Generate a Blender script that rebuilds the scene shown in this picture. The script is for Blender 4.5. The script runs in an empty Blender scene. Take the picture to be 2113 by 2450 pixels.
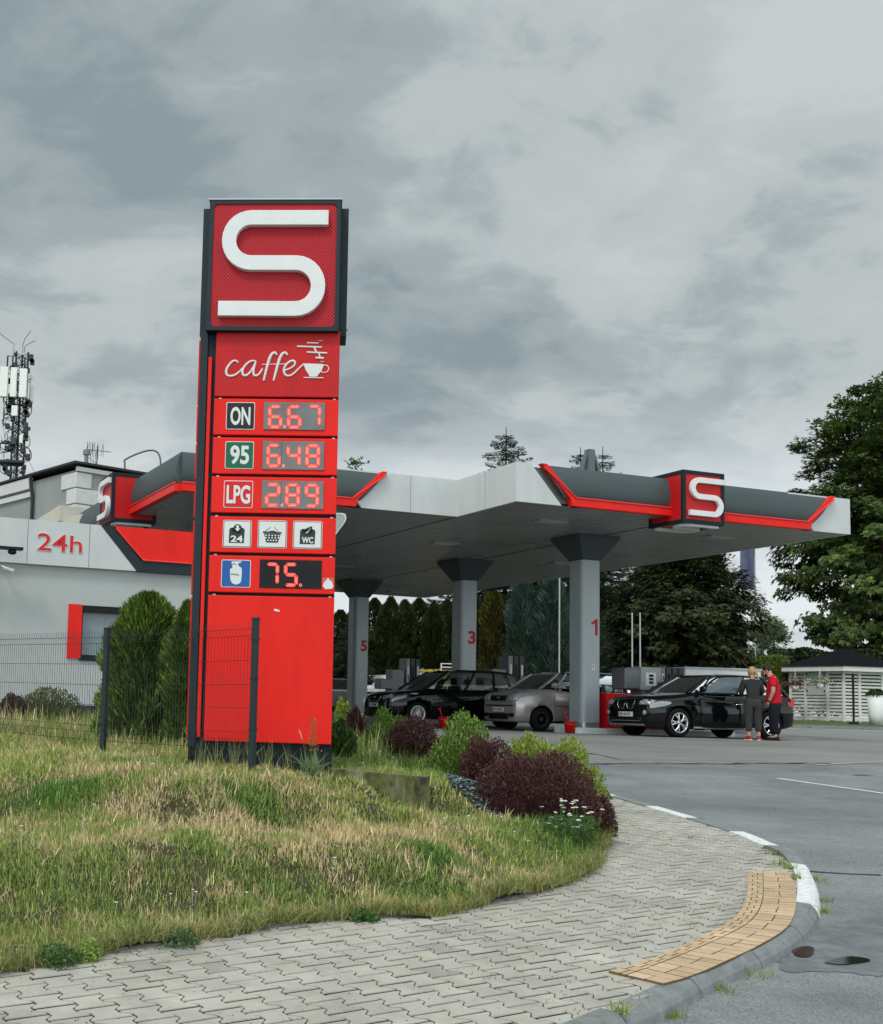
import bpy, bmesh, math, random
import numpy as np
from mathutils import Vector, Matrix, Euler
from mathutils import noise as mnoise
random.seed(7); rng = np.random.default_rng(11)
R = math.radians
scene = bpy.context.scene
COL = scene.collection

# ---------------------------------------------------------------- camera
F_PX, PCX, PCY, PITCH, ROLL = 2909.0, 553.5, 1418.0, R(5.38), R(1.697)
PW, PH = 2113.0, 2450.0
EYE = Vector((0, 0, 1.65))
fw = Vector((0, math.cos(PITCH), math.sin(PITCH))); rt0 = Vector((1, 0, 0)); up0 = rt0.cross(fw)
rt = rt0 * math.cos(ROLL) + up0 * math.sin(ROLL); up = up0 * math.cos(ROLL) - rt0 * math.sin(ROLL)
cam = bpy.data.cameras.new("camera"); camo = bpy.data.objects.new("camera", cam); COL.objects.link(camo)
M3 = Matrix((rt, up, -fw)).transposed()
camo.matrix_world = Matrix.Translation(EYE) @ M3.to_4x4()
cam.sensor_fit = 'HORIZONTAL'; cam.sensor_width = 36; cam.lens = F_PX / PW * 36
cam.shift_x = (PW / 2 - PCX) / PW; cam.shift_y = (PCY - PH / 2) / PW
cam.clip_start = .1; cam.clip_end = 2000
scene.camera = camo

# ---------------------------------------------------------------- sky, sun, exposure
SUN_EL, SUN_AZ = R(52), R(215)      # soft sun high behind the camera, to the left
world = bpy.data.worlds.new("World"); scene.world = world; world.use_nodes = True
nt = world.node_tree; nt.nodes.clear()
def nn(t, **k):
    n = nt.nodes.new(t)
    for a, b in k.items(): setattr(n, a, b)
    return n
out = nn('ShaderNodeOutputWorld'); bg = nn('ShaderNodeBackground'); nt.links.new(bg.outputs[0], out.inputs[0])
sky = nn('ShaderNodeTexSky', sky_type='NISHITA', sun_disc=False, sun_elevation=SUN_EL, sun_rotation=SUN_AZ)
bg.inputs[1].default_value = .1
tc = nn('ShaderNodeTexCoord'); sp = nn('ShaderNodeSeparateXYZ'); nt.links.new(tc.outputs['Generated'], sp.inputs[0])
def mth(op, a, b=None, c=None):
    n = nn('ShaderNodeMath', operation=op)
    for i, x in enumerate((a, b, c)):
        if x is None: continue
        if isinstance(x, (int, float)): n.inputs[i].default_value = x
        else: nt.links.new(x, n.inputs[i])
    return n.outputs[0]
def rmp(f, stops, interp='EASE'):
    n = nn('ShaderNodeValToRGB'); n.color_ramp.interpolation = interp
    e = n.color_ramp.elements
    while len(e) < len(stops): e.new(.5)
    for i, (p, c) in enumerate(stops): e[i].position = p; e[i].color = (*c, 1)
    nt.links.new(f, n.inputs[0]); return n.outputs[0]
zc = mth('MAXIMUM', sp.outputs[2], 0.0); zd = mth('ADD', zc, .34)
cu = mth('DIVIDE', sp.outputs[0], zd); cv = mth('DIVIDE', sp.outputs[1], zd)
cb = nn('ShaderNodeCombineXYZ'); nt.links.new(cu, cb.inputs[0]); nt.links.new(cv, cb.inputs[1])
def nz(scale, det, rough, dist, off, vec=None, sx=1, sy=1):
    mp = nn('ShaderNodeMapping'); mp.inputs['Location'].default_value = off; mp.inputs['Scale'].default_value = (sx, sy, 1)
    nt.links.new(vec or cb.outputs[0], mp.inputs[0])
    n = nn('ShaderNodeTexNoise'); n.inputs['Scale'].default_value = scale; n.inputs['Detail'].default_value = det
    n.inputs['Roughness'].default_value = rough; n.inputs['Distortion'].default_value = dist
    nt.links.new(mp.outputs[0], n.inputs['Vector']); return n.outputs[0]
n1 = nz(1.7, 10, .56, .3, (5.2, 2.96, 0), sx=1.0, sy=1.15)
n2 = nz(6.5, 8, .6, .5, (9.4, 0.1, 0), sx=1.0, sy=1.25)
n3 = nz(.9, 3, .5, .2, (-0.8, 7.3, 0))
mix = mth('ADD', mth('MULTIPLY', n1, .46), mth('ADD', mth('MULTIPLY', n2, .16), mth('MULTIPLY', n3, .38)))
cl = rmp(mix, [(0.42, (.235, .29, .315)), (0.475, (.325, .38, .395)), (0.52, (.45, .495, .50)), (0.58, (.52, .56, .57))])
# brighter, thinner cloud low over the horizon, and a brighter sky where the sun stands behind the camera
lowf = rmp(zc, [(0.0, (1, 1, 1)), (.14, (.85, .85, .85)), (.26, (0, 0, 0))])
low = nn('ShaderNodeMix', data_type='RGBA'); lm = mth('MULTIPLY', lowf, rmp(n1, [(.40, (.55, .55, .55)), (.54, (1, 1, 1))]))
nt.links.new(lm, low.inputs[0]); nt.links.new(cl, low.inputs[6]); low.inputs[7].default_value = (.74, .79, .81, 1)
bk = rmp(mth('MULTIPLY_ADD', sp.outputs[1], -.5, .5), [(.28, (1, 1, 1)), (.8, (1.0, 1.0, 1.0))])
bf = nn('ShaderNodeMapRange'); nt.links.new(sp.outputs[1], bf.inputs[0]); bf.inputs[1].default_value = .25; bf.inputs[2].default_value = -.8
bf.inputs[3].default_value = 1.0; bf.inputs[4].default_value = 2.3
tp = nn('ShaderNodeMapRange'); nt.links.new(sp.outputs[2], tp.inputs[0]); tp.inputs[1].default_value = .5; tp.inputs[2].default_value = .95
tp.inputs[3].default_value = 1.0; tp.inputs[4].default_value = 1.7
gain = mth('MULTIPLY', mth('MULTIPLY', bf.outputs[0], tp.outputs[0]), 11.2)
vm = nn('ShaderNodeVectorMath', operation='SCALE'); nt.links.new(low.outputs[2], vm.inputs[0]); nt.links.new(gain, vm.inputs[3])
fin = nn('ShaderNodeMix', data_type='RGBA'); fin.inputs[0].default_value = .965
nt.links.new(sky.outputs[0], fin.inputs[6]); nt.links.new(vm.outputs[0], fin.inputs[7]); nt.links.new(fin.outputs[2], bg.inputs[0])
sl = bpy.data.lights.new("sun", 'SUN'); sl.energy = 1.5; sl.angle = R(12); sl.color = (1, .96, .9)
so = bpy.data.objects.new("sun", sl); COL.objects.link(so)
so.rotation_euler = Euler((math.pi / 2 - SUN_EL, 0, math.pi - SUN_AZ + 0), 'XYZ')
sdir = Vector((math.sin(SUN_AZ) * math.cos(SUN_EL), math.cos(SUN_AZ) * math.cos(SUN_EL), math.sin(SUN_EL)))
so.rotation_euler = sdir.to_track_quat('Z', 'Y').to_euler()
vs = scene.view_settings
scene.display_settings.display_device = 'sRGB'; vs.view_transform = 'Standard'; vs.look = 'None'; vs.exposure = 0; vs.gamma = 1

# ---------------------------------------------------------------- measuring helpers
def ray(x, y): return fw + rt * ((x - PCX) / F_PX) - up * ((y - PCY) / F_PX)
def atY(x, y, Y):
    d = ray(x, y); return EYE + d * (Y / d.y)
def zh(Y): return float(np.interp(Y, [6, 28, 32, 46, 58, 400], [0, 1.24, 1.25, 1.5, 1.85, 2.2]))
def gnd(x, y, f=zh):
    d = ray(x, y); t = 4
    while t < 200:
        p = EYE + d * t
        if p.z <= f(p.y): return p
        t += .02
    return EYE + d * 60
class Plane:                       # a vertical plane through p0 with horizontal direction ang
    def __init__(s, p0, ang, z0=0):
        s.p0 = Vector(p0); s.d = Vector((math.cos(ang), math.sin(ang), 0)); s.n = Vector((-math.sin(ang), math.cos(ang), 0)); s.z0 = z0; s.ang = ang
    def uz(s, x, y, off=0):        # off > 0 = towards the viewer
        r = ray(x, y); p = s.p0 - s.n * off
        t = (p - EYE).dot(s.n) / r.dot(s.n); q = EYE + r * t
        return (q - s.p0).dot(s.d), q.z - s.z0
TH = R(20.05)

# ---------------------------------------------------------------- materials
MATS = {}
def pm(name, rgb, rough=.6, metal=0, var=0, vscale=8, bump=0, bscale=60, spec=.32, emit=None, estr=0, coat=0, stretch=None):
    if name in MATS: return MATS[name]
    m = bpy.data.materials.new(name); m.use_nodes = True; t = m.node_tree; b = t.nodes['Principled BSDF']
    b.inputs['Base Color'].default_value = (*rgb, 1); b.inputs['Roughness'].default_value = rough; b.inputs['Metallic'].default_value = metal
    b.inputs['Specular IOR Level'].default_value = spec; b.inputs['Coat Weight'].default_value = coat; b.inputs['Coat Roughness'].default_value = .05
    if emit: b.inputs['Emission Color'].default_value = (*emit, 1); b.inputs['Emission Strength'].default_value = estr
    if var or bump:
        c = t.nodes.new('ShaderNodeTexCoord'); mp = t.nodes.new('ShaderNodeMapping'); t.links.new(c.outputs['Object'], mp.inputs[0])
        if stretch: mp.inputs['Scale'].default_value = stretch
    if var:
        n = t.nodes.new('ShaderNodeTexNoise'); n.inputs['Scale'].default_value = vscale; n.inputs['Detail'].default_value = 8; n.inputs['Roughness'].default_value = .65
        t.links.new(mp.outputs[0], n.inputs['Vector'])
        r = t.nodes.new('ShaderNodeMapRange'); r.inputs[1].default_value = .3; r.inputs[2].default_value = .7; r.inputs[3].default_value = 1 - var; r.inputs[4].default_value = 1 + var
        t.links.new(n.outputs[0], r.inputs[0])
        v = t.nodes.new('ShaderNodeVectorMath'); v.operation = 'SCALE'; v.inputs[0].default_value = rgb; t.links.new(r.outputs[0], v.inputs[3])
        t.links.new(v.outputs[0], b.inputs['Base Color'])
        r2 = t.nodes.new('ShaderNodeMapRange'); r2.inputs[1].default_value = .3; r2.inputs[2].default_value = .7; r2.inputs[3].default_value = rough; r2.inputs[4].default_value = min(1, rough * 1.25)
        t.links.new(n.outputs[0], r2.inputs[0]); t.links.new(r2.outputs[0], b.inputs['Roughness'])
    if bump:
        n = t.nodes.new('ShaderNodeTexNoise'); n.inputs['Scale'].default_value = bscale; n.inputs['Detail'].default_value = 5
        t.links.new(mp.outputs[0], n.inputs['Vector'])
        bp = t.nodes.new('ShaderNodeBump'); bp.inputs['Strength'].default_value = bump; bp.inputs['Distance'].default_value = .01
        t.links.new(n.outputs[0], bp.inputs['Height']); t.links.new(bp.outputs[0], b.inputs['Normal'])
    MATS[name] = m; return m
def attr_mat(name, rough=.6, transl=.35, spec=.25, bump=0):
    if name in MATS: return MATS[name]
    m = bpy.data.materials.new(name); m.use_nodes = True; t = m.node_tree; b = t.nodes['Principled BSDF']
    a = t.nodes.new('ShaderNodeAttribute'); a.attribute_name = 'tint'
    t.links.new(a.outputs['Color'], b.inputs['Base Color']); b.inputs['Roughness'].default_value = rough; b.inputs['Specular IOR Level'].default_value = spec
    if transl:
        tr = t.nodes.new('ShaderNodeBsdfTranslucent'); mx = t.nodes.new('ShaderNodeMixShader'); mx.inputs[0].default_value = transl
        t.links.new(a.outputs['Color'], tr.inputs[0]); t.links.new(b.outputs[0], mx.inputs[1]); t.links.new(tr.outputs[0], mx.inputs[2])
        t.links.new(mx.outputs[0], t.nodes['Material Output'].inputs[0])
    if bump:
        c = t.nodes.new('ShaderNodeTexCoord'); n = t.nodes.new('ShaderNodeTexNoise'); n.inputs['Scale'].default_value = 90; n.inputs['Detail'].default_value = 6
        t.links.new(c.outputs['Object'], n.inputs['Vector']); bp = t.nodes.new('ShaderNodeBump'); bp.inputs['Strength'].default_value = bump; bp.inputs['Distance'].default_value = .006
        t.links.new(n.outputs[0], bp.inputs['Height']); t.links.new(bp.outputs[0], b.inputs['Normal'])
        n2_ = t.nodes.new('ShaderNodeTexNoise'); n2_.inputs['Scale'].default_value = 2.3; n2_.inputs['Detail'].default_value = 9; n2_.inputs['Roughness'].default_value = .7
        t.links.new(c.outputs['Object'], n2_.inputs['Vector'])
        r = t.nodes.new('ShaderNodeMapRange'); r.inputs[1].default_value = .3; r.inputs[2].default_value = .7; r.inputs[3].default_value = .72; r.inputs[4].default_value = 1.12
        t.links.new(n2_.outputs[0], r.inputs[0]); v = t.nodes.new('ShaderNodeVectorMath'); v.operation = 'SCALE'
        n3_ = t.nodes.new('ShaderNodeTexNoise'); n3_.inputs['Scale'].default_value = 260; t.links.new(c.outputs['Object'], n3_.inputs['Vector'])
        r3 = t.nodes.new('ShaderNodeMapRange'); r3.inputs[1].default_value = .3; r3.inputs[2].default_value = .7; r3.inputs[3].default_value = .78; r3.inputs[4].default_value = 1.2
        t.links.new(n3_.outputs[0], r3.inputs[0]); mu = t.nodes.new('ShaderNodeMath'); mu.operation = 'MULTIPLY'
        t.links.new(r.outputs[0], mu.inputs[0]); t.links.new(r3.outputs[0], mu.inputs[1])
        t.links.new(a.outputs['Color'], v.inputs[0]); t.links.new(mu.outputs[0], v.inputs[3]); t.links.new(v.outputs[0], b.inputs['Base Color'])
    MATS[name] = m; return m
RED = pm('red_panel', (.76, .016, .010), .38, var=.10, vscale=4, spec=.2, stretch=(1, 1, .22))
REDM = pm('red_sheet', (.50, .010, .012), .38, var=.14, vscale=4, stretch=(1, 1, .3), spec=.25)
REDD = pm('red_perforated', (.48, .022, .030), .5, spec=.2)
ANTH = pm('anthracite_metal', (.017, .029, .036), .42, var=.12, vscale=3, spec=.22)
ANTHD = pm('dark_anthracite', (.009, .017, .023), .45, var=.1, spec=.2)
LGREY = pm('light_grey_panel', (.54, .565, .56), .38, var=.07, vscale=2.5, stretch=(1, 1, .25))
SOFF = pm('soffit_metal', (.33, .335, .335), .26, metal=.25, var=.08, vscale=.6)
COVE = pm('dark_grey_curved_sheet', (.060, .082, .086), .45, var=.06, vscale=1, spec=.25)
COLM = pm('column_sheet', (.36, .40, .42), .38, metal=.2, var=.09, vscale=2.5, stretch=(1, 1, .2))
WHITE = pm('white_acrylic', (.70, .72, .71), .35, var=.04, vscale=5)
WPAINT = pm('white_paint', (.72, .73, .71), .5, var=.06, vscale=6)
BLACK = pm('black_plastic', (.010, .011, .013), .5, spec=.2)
STEEL = pm('brushed_steel', (.45, .46, .46), .35, metal=.8)
GLASSD = pm('dark_glass', (.012, .016, .018), .06, spec=.6)
RUB = pm('tyre_rubber', (.008, .008, .009), .8, spec=.12)

# ---------------------------------------------------------------- mesh helpers
class MB:
    def __init__(s): s.v = []; s.f = []; s.m = []; s.sm = []
    def add(s, vs, fs, mi=0, smooth=False):
        o = len(s.v); s.v += [tuple(v) for v in vs]
        for f in fs: s.f.append([i + o for i in f]); s.m.append(mi); s.sm.append(smooth)
        return s
    def box(s, x0, x1, y0, y1, z0, z1, mi=0, mat=None):
        v = [Vector(p) for p in ((x0, y0, z0), (x1, y0, z0), (x1, y1, z0), (x0, y1, z0), (x0, y0, z1), (x1, y0, z1), (x1, y1, z1), (x0, y1, z1))]
        if mat: v = [mat @ p for p in v]
        return s.add(v, [(3, 2, 1, 0), (4, 5, 6, 7), (0, 1, 5, 4), (1, 2, 6, 5), (2, 3, 7, 6), (3, 0, 4, 7)], mi)
    def prism_y(s, pts, yf, yb, mi=0):      # outline (x,z) seen from -y, extruded from yf (front) to yb
        n = len(pts); a = sum(pts[i][0] * pts[(i + 1) % n][1] - pts[(i + 1) % n][0] * pts[i][1] for i in range(n))
        if a < 0: pts = pts[::-1]
        v = [(x, yf, z) for x, z in pts] + [(x, yb, z) for x, z in pts]
        return s.add(v, [list(range(n)), list(range(2 * n - 1, n - 1, -1))] + [(i, i + n, (i + 1) % n + n, (i + 1) % n) for i in range(n)], mi)
    def prism_z(s, pts, z0, z1, mi=0, smooth=False):
        n = len(pts); a = sum(pts[i][0] * pts[(i + 1) % n][1] - pts[(i + 1) % n][0] * pts[i][1] for i in range(n))
        if a < 0: pts = pts[::-1]
        v = [(x, y, z0) for x, y in pts] + [(x, y, z1) for x, y in pts]
        s.add(v, [list(range(n - 1, -1, -1)), list(range(n, 2 * n))], mi); o = len(s.v) - 2 * n
        for i in range(n): s.f.append([o + i, o + (i + 1) % n, o + (i + 1) % n + n, o + i + n]); s.m.append(mi); s.sm.append(smooth)
        return s
    def tube(s, path, r, n=8, mi=0, closed=False, smooth=True):
        path = [Vector(p) for p in path]; rs = r if isinstance(r, (list, tuple)) else [r] * len(path); vs = []; N = len(path); ref = None
        for i, p in enumerate(path):
            a = path[i - 1] if (i or closed) else p; b = path[(i + 1) % N] if (i < N - 1 or closed) else p
            t = (b - a).normalized()
            if ref is None: ref = t.orthogonal().normalized()
            ref = (ref - t * ref.dot(t)).normalized(); q = t.cross(ref)
            for k in range(n):
                an = 2 * math.pi * k / n; vs.append(p + (ref * math.cos(an) + q * math.sin(an)) * rs[i])
        fs = []
        for i in range(N if closed else N - 1):
            for k in range(n):
                j = (i + 1) % N; fs.append((i * n + k, i * n + (k + 1) % n, j * n + (k + 1) % n, j * n + k))
        s.add(vs, fs, mi, smooth)
        if not closed: s.add(vs[:n], [list(range(n - 1, -1, -1))], mi); s.add(vs[-n:], [list(range(n))], mi)
        return s
    def lathe(s, prof, n=24, mi=0, c=(0, 0, 0), axis='Z', smooth=True):
        vs = []
        for r, h in prof:
            for k in range(n):
                a = 2 * math.pi * k / n; x, y = r * math.cos(a), r * math.sin(a)
                p = (x, y, h) if axis == 'Z' else (x, h, y)
                vs.append((p[0] + c[0], p[1] + c[1], p[2] + c[2]))
        fs = []
        for i in range(len(prof) - 1):
            for k in range(n):
                q = (i * n + k, i * n + (k + 1) % n, (i + 1) * n + (k + 1) % n, (i + 1) * n + k)
                fs.append(q if axis == 'Z' else q[::-1])
        return s.add(vs, fs, mi, smooth)
    def ball(s, c, r, n=12, mi=0):
        rx, ry, rz = r if isinstance(r, (tuple, list)) else (r, r, r); vs = []; fs = []; m = n // 2
        for i in range(m + 1):
            for k in range(n):
                a = 2 * math.pi * k / n; t = math.pi * i / m
                vs.append((c[0] + rx * math.sin(t) * math.cos(a), c[1] + ry * math.sin(t) * math.sin(a), c[2] - rz * math.cos(t)))
        for i in range(m):
            for k in range(n): fs.append((i * n + k, i * n + (k + 1) % n, (i + 1) * n + (k + 1) % n, (i + 1) * n + k))
        return s.add(vs, fs, mi, True)
    def merge(s, o, mat=None, mi=None):
        vs = [mat @ Vector(v) for v in o.v] if mat else o.v; b = len(s.v); s.v += [tuple(v) for v in vs]
        for f, m, sm in zip(o.f, o.m, o.sm): s.f.append([i + b for i in f]); s.m.append(m if mi is None else mi); s.sm.append(sm)
        return s
    def build(s, name, mat, parent=None, loc=None, bevel=0):
        me = bpy.data.meshes.new(name); me.from_pydata(s.v, [], s.f)
        for m in (mat if isinstance(mat, (list, tuple)) else [mat]): me.materials.append(m)
        me.polygons.foreach_set('material_index', s.m); me.polygons.foreach_set('use_smooth', s.sm); me.update()
        o = bpy.data.objects.new(name, me); COL.objects.link(o)
        if parent: o.parent = parent
        if loc is not None: o.location = loc
        if bevel:
            b = o.modifiers.new('bevel', 'BEVEL'); b.width = bevel; b.segments = 2; b.limit_method = 'ANGLE'
        return o
def tag(o, label, cat, group=None, kind=None):
    if label: o['label'] = label
    if cat: o['category'] = cat
    if group: o['group'] = group
    if kind: o['kind'] = kind
    return o
def thing(name, loc, rz, label, cat, group=None):
    o = bpy.data.objects.new(name, None); COL.objects.link(o); o.location = loc; o.rotation_euler = (0, 0, rz); o.empty_display_size = .3
    return tag(o, label, cat, group)
def np_obj(name, V, Fq, mat, tint=None, parent=None, smooth=False, loc=None):
    me = bpy.data.meshes.new(name); k = Fq.shape[1]
    me.vertices.add(len(V)); me.vertices.foreach_set('co', np.asarray(V, np.float32).ravel())
    me.loops.add(Fq.size); me.loops.foreach_set('vertex_index', Fq.astype(np.int32).ravel())
    me.polygons.add(len(Fq)); me.polygons.foreach_set('loop_start', np.arange(0, Fq.size, k, dtype=np.int32))
    if smooth: me.polygons.foreach_set('use_smooth', np.ones(len(Fq), bool))
    me.update(calc_edges=True)
    if tint is not None:
        a = me.attributes.new('tint', 'FLOAT_COLOR', 'FACE'); c = np.ones((len(Fq), 4), np.float32); c[:, :3] = tint; a.data.foreach_set('color', c.ravel())
    me.materials.append(mat); o = bpy.data.objects.new(name, me); COL.objects.link(o)
    if parent: o.parent = parent
    if loc is not None: o.location = loc
    return o
DEPS = None
def eval_mesh(o):
    dg = bpy.context.evaluated_depsgraph_get(); return bpy.data.meshes.new_from_object(o.evaluated_get(dg))
def text_mb(s, w, h, x0, z0, depth, bold=0.0, mi=0, shear=0, spacing=1, y=0):
    """letters as solid meshes in the x/z plane facing -y, fitted to width w and height h with lower left corner x0,z0"""
    cu_ = bpy.data.curves.new('t', 'FONT'); cu_.body = s; cu_.size = 1; cu_.offset = bold; cu_.shear = shear; cu_.space_character = spacing; cu_.resolution_u = 4
    o = bpy.data.objects.new('t', cu_); COL.objects.link(o); bpy.context.view_layer.update()
    me = eval_mesh(o); COL.objects.unlink(o); bpy.data.objects.remove(o)
    xs = [v.co.x for v in me.vertices]; ys = [v.co.y for v in me.vertices]
    sx = w / (max(xs) - min(xs)); sy = h / (max(ys) - min(ys)); mx, my = min(xs), min(ys)
    b = MB(); n = len(me.vertices)
    vf = [((v.co.x - mx) * sx + x0, y - depth, (v.co.y - my) * sy + z0) for v in me.vertices]; vb = [(a, y + .001, c) for a, _, c in vf]
    fs = [list(p.vertices) for p in me.polygons]; cnt = {}
    for f in fs:
        for i in range(len(f)):
            e = (f[i], f[(i + 1) % len(f)]); cnt[e] = 1
    side = [(a, a + n, b_ + n, b_) for (a, b_) in cnt if (b_, a) not in cnt]
    b.add(vf + vb, fs + side, mi); bpy.data.meshes.remove(me); return b
def rrect(x0, x1, z0, z1, r, n=5):
    pts = []
    for cx_, cz_, a0 in ((x1 - r, z0 + r, -90), (x1 - r, z1 - r, 0), (x0 + r, z1 - r, 90), (x0 + r, z0 + r, 180)):
        for k in range(n + 1):
            a = R(a0 + 90 * k / n); pts.append((cx_ + r * math.cos(a), cz_ + r * math.sin(a)))
    return pts
def ring_y(mb, outer, inner, yf, yb, mi=0):   # frame between two outlines with equal point counts
    n = len(outer); v = [(x, yf, z) for x, z in outer] + [(x, yf, z) for x, z in inner] + [(x, yb, z) for x, z in outer] + [(x, yb, z) for x, z in inner]; fs = []
    for i in range(n):
        j = (i + 1) % n; fs += [(i, j, n + j, n + i), (2 * n + i, 3 * n + i, 3 * n + j, 2 * n + j), (i, 2 * n + i, 2 * n + j, j), (n + i, n + j, 3 * n + j, 3 * n + i)]
    return mb.add(v, fs, mi)
def s_shape(x0, x1, z0, z1):
    """outline of the ribbon-like S, fitted into the rectangle"""
    P = [(1378, 319), (630, 319)]; n = 14
    for k in range(1, n): a = R(-90 - 180 * k / n); P.append((630 + 215 * math.cos(a), 534 + 215 * math.sin(a)))
    P += [(630, 750), (1075, 750)]
    for k in range(1, n): a = R(-90 + 180 * k / n); P.append((1075 + 217 * math.cos(a), 967 + 217 * math.sin(a)))
    P += [(1075, 1184), (328, 1184)]; L_, R_ = [], []
    for i, p in enumerate(P):
        a = P[max(i - 1, 0)]; b = P[min(i + 1, len(P) - 1)]; dx, dy = b[0] - a[0], b[1] - a[1]; l = math.hypot(dx, dy); nx, ny = -dy / l * 69.5, dx / l * 69.5
        L_.append((p[0] + nx, p[1] + ny)); R_.append((p[0] - nx, p[1] - ny))
    o = L_ + R_[::-1]
    return [(x0 + (x - 328) / 1050 * (x1 - x0), z1 - (y - 250) / 1004 * (z1 - z0)) for x, y in o]
# ================================================================ GROUND
def sstep(a, b, x): t = np.clip((x - a) / (b - a), 0, 1); return t * t * (3 - 2 * t)
def zroad(Y): return zh(Y) - .10 * float(1 - sstep(11.3, 12.6, np.array(Y)))
ZX = np.array([6, 28, 32, 46, 58, 400.]); ZZ = np.array([0, 1.24, 1.25, 1.5, 1.85, 2.2])
def sheet(name, fx, xs, ys, mat, dz=0, keep=None):
    X, Y = np.meshgrid(xs, ys); Z = fx(X, Y) + dz; V = np.stack([X, Y, Z], -1).reshape(-1, 3); w = len(xs)
    i, j = np.meshgrid(np.arange(len(xs) - 1), np.arange(len(ys) - 1)); a = (j * w + i).ravel(); Fq = np.stack([a, a + 1, a + w + 1, a + w], 1)
    if keep is not None:
        c = V[Fq].mean(1); Fq = Fq[keep(c[:, 0], c[:, 1])]
        used, inv = np.unique(Fq, return_inverse=True); V = V[used]; Fq = inv.reshape(-1, 4)
    return np_obj(name, V, Fq, mat, smooth=True)
def inpoly(px, py, poly):
    px = np.asarray(px); py = np.asarray(py); c = np.zeros(px.shape, bool); n = len(poly)
    for i in range(n):
        x1, y1 = poly[i]; x2, y2 = poly[(i + 1) % n]
        if y1 == y2: continue
        t = ((y1 > py) != (y2 > py)) & (px < (x2 - x1) * (py - y1) / (y2 - y1) + x1); c ^= t
    return c
def asphalt_mat():
    m = bpy.data.materials.new('asphalt'); m.use_nodes = True; t = m.node_tree; b = t.nodes['Principled BSDF']; N = t.nodes.new; L = t.links.new
    c = N('ShaderNodeTexCoord')
    def noi(s, d, sc=(1, 1, 1), r=.6):
        mp = N('ShaderNodeMapping'); mp.inputs['Scale'].default_value = sc; L(c.outputs['Object'], mp.inputs[0]); n = N('ShaderNodeTexNoise'); n.inputs['Scale'].default_value = s; n.inputs['Detail'].default_value = d; n.inputs['Roughness'].default_value = r; L(mp.outputs[0], n.inputs['Vector']); return n.outputs[0]
    def mr(x, a, b_, c_, d): r = N('ShaderNodeMapRange'); r.inputs[1].default_value = a; r.inputs[2].default_value = b_; r.inputs[3].default_value = c_; r.inputs[4].default_value = d; L(x, r.inputs[0]); return r.outputs[0]
    def mu(x, y): k = N('ShaderNodeMath'); k.operation = 'MULTIPLY'; L(x, k.inputs[0]); L(y, k.inputs[1]); return k.outputs[0]
    big = mr(noi(.55, 7, (1, 1, 1)), .35, .65, .72, 1.18); streak = mr(noi(.9, 5, (.25, 1.6, 1)), .35, .7, .86, 1.1)
    v = N('ShaderNodeTexVoronoi'); v.inputs['Scale'].default_value = 95; L(c.outputs['Object'], v.inputs[0])
    grain = mr(v.outputs['Color'], 0, 1, .55, 1.5); g2 = mr(noi(420, 2), .3, .7, .6, 1.4)
    f = mu(mu(big, streak), mu(grain, g2)); s = N('ShaderNodeVectorMath'); s.operation = 'SCALE'; s.inputs[0].default_value = (.185, .200, .203); L(f, s.inputs[3]); L(s.outputs[0], b.inputs['Base Color'])
    L(mr(noi(.8, 6), .35, .65, .48, .85), b.inputs['Roughness'])
    bp = N('ShaderNodeBump'); bp.inputs['Strength'].default_value = .7; bp.inputs['Distance'].default_value = .006; L(v.outputs['Distance'], bp.inputs['Height']); L(bp.outputs[0], b.inputs['Normal'])
    return m
ASPH = asphalt_mat()
FORE = pm('forecourt_concrete', (.20, .205, .195), .6, var=.22, vscale=1.1, bump=.35, bscale=70, stretch=(.35, 1.2, 1))
SOIL = pm('soil', (.045, .040, .022), .95, var=.35, vscale=5, bump=.8, bscale=30)
TURF = pm('turf', (.07, .09, .025), .9, var=.4, vscale=2.5, bump=.8, bscale=40)
fz = lambda X, Y: np.interp(Y, ZX, ZZ)
fr = lambda X, Y: np.interp(Y, ZX, ZZ) - .10 * (1 - sstep(11.3, 12.6, Y))
xs_f = np.concatenate([np.linspace(-400, -60, 12), np.linspace(-50, 80, 60), np.linspace(95, 400, 12)])
o = sheet('ground', lambda X, Y: np.interp(Y, ZX, ZZ) - .35, xs_f, np.concatenate([np.linspace(-60, 60, 60), np.linspace(70, 700, 20)]), TURF); tag(o, None, None, kind='structure')

fb = gnd(1400, 1828).y
fore_poly = [(-30, 23.5), (3, 20.0), (gnd(1400, 1828).x, gnd(1400, 1828).y), (gnd(1700, 1826).x, gnd(1700, 1826).y), (gnd(2113, 1829).x, gnd(2113, 1829).y), (30, 19.3), (30, 45.9), (-30, 45.9)]
o = sheet('forecourt', fz, np.linspace(-20, 30, 126), np.linspace(19, 45.8, 135), FORE, dz=.005, keep=lambda x, y: inpoly(x, y, fore_poly)); tag(o, None, None, kind='structure')
# far side: a raised planted strip behind a kerb, grass rising behind the forecourt
vr = lambda X, Y: np.interp(Y, [46.3, 46.5, 50, 58, 90], [1.50, 1.64, 1.70, 1.85, 1.95])
o = sheet('verge', vr, np.linspace(-40, 90, 131), np.array([46.35, 46.5, 47, 48, 50, 53, 56, 60, 66, 74, 84, 90]), TURF); tag(o, None, None, kind='structure')

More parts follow.
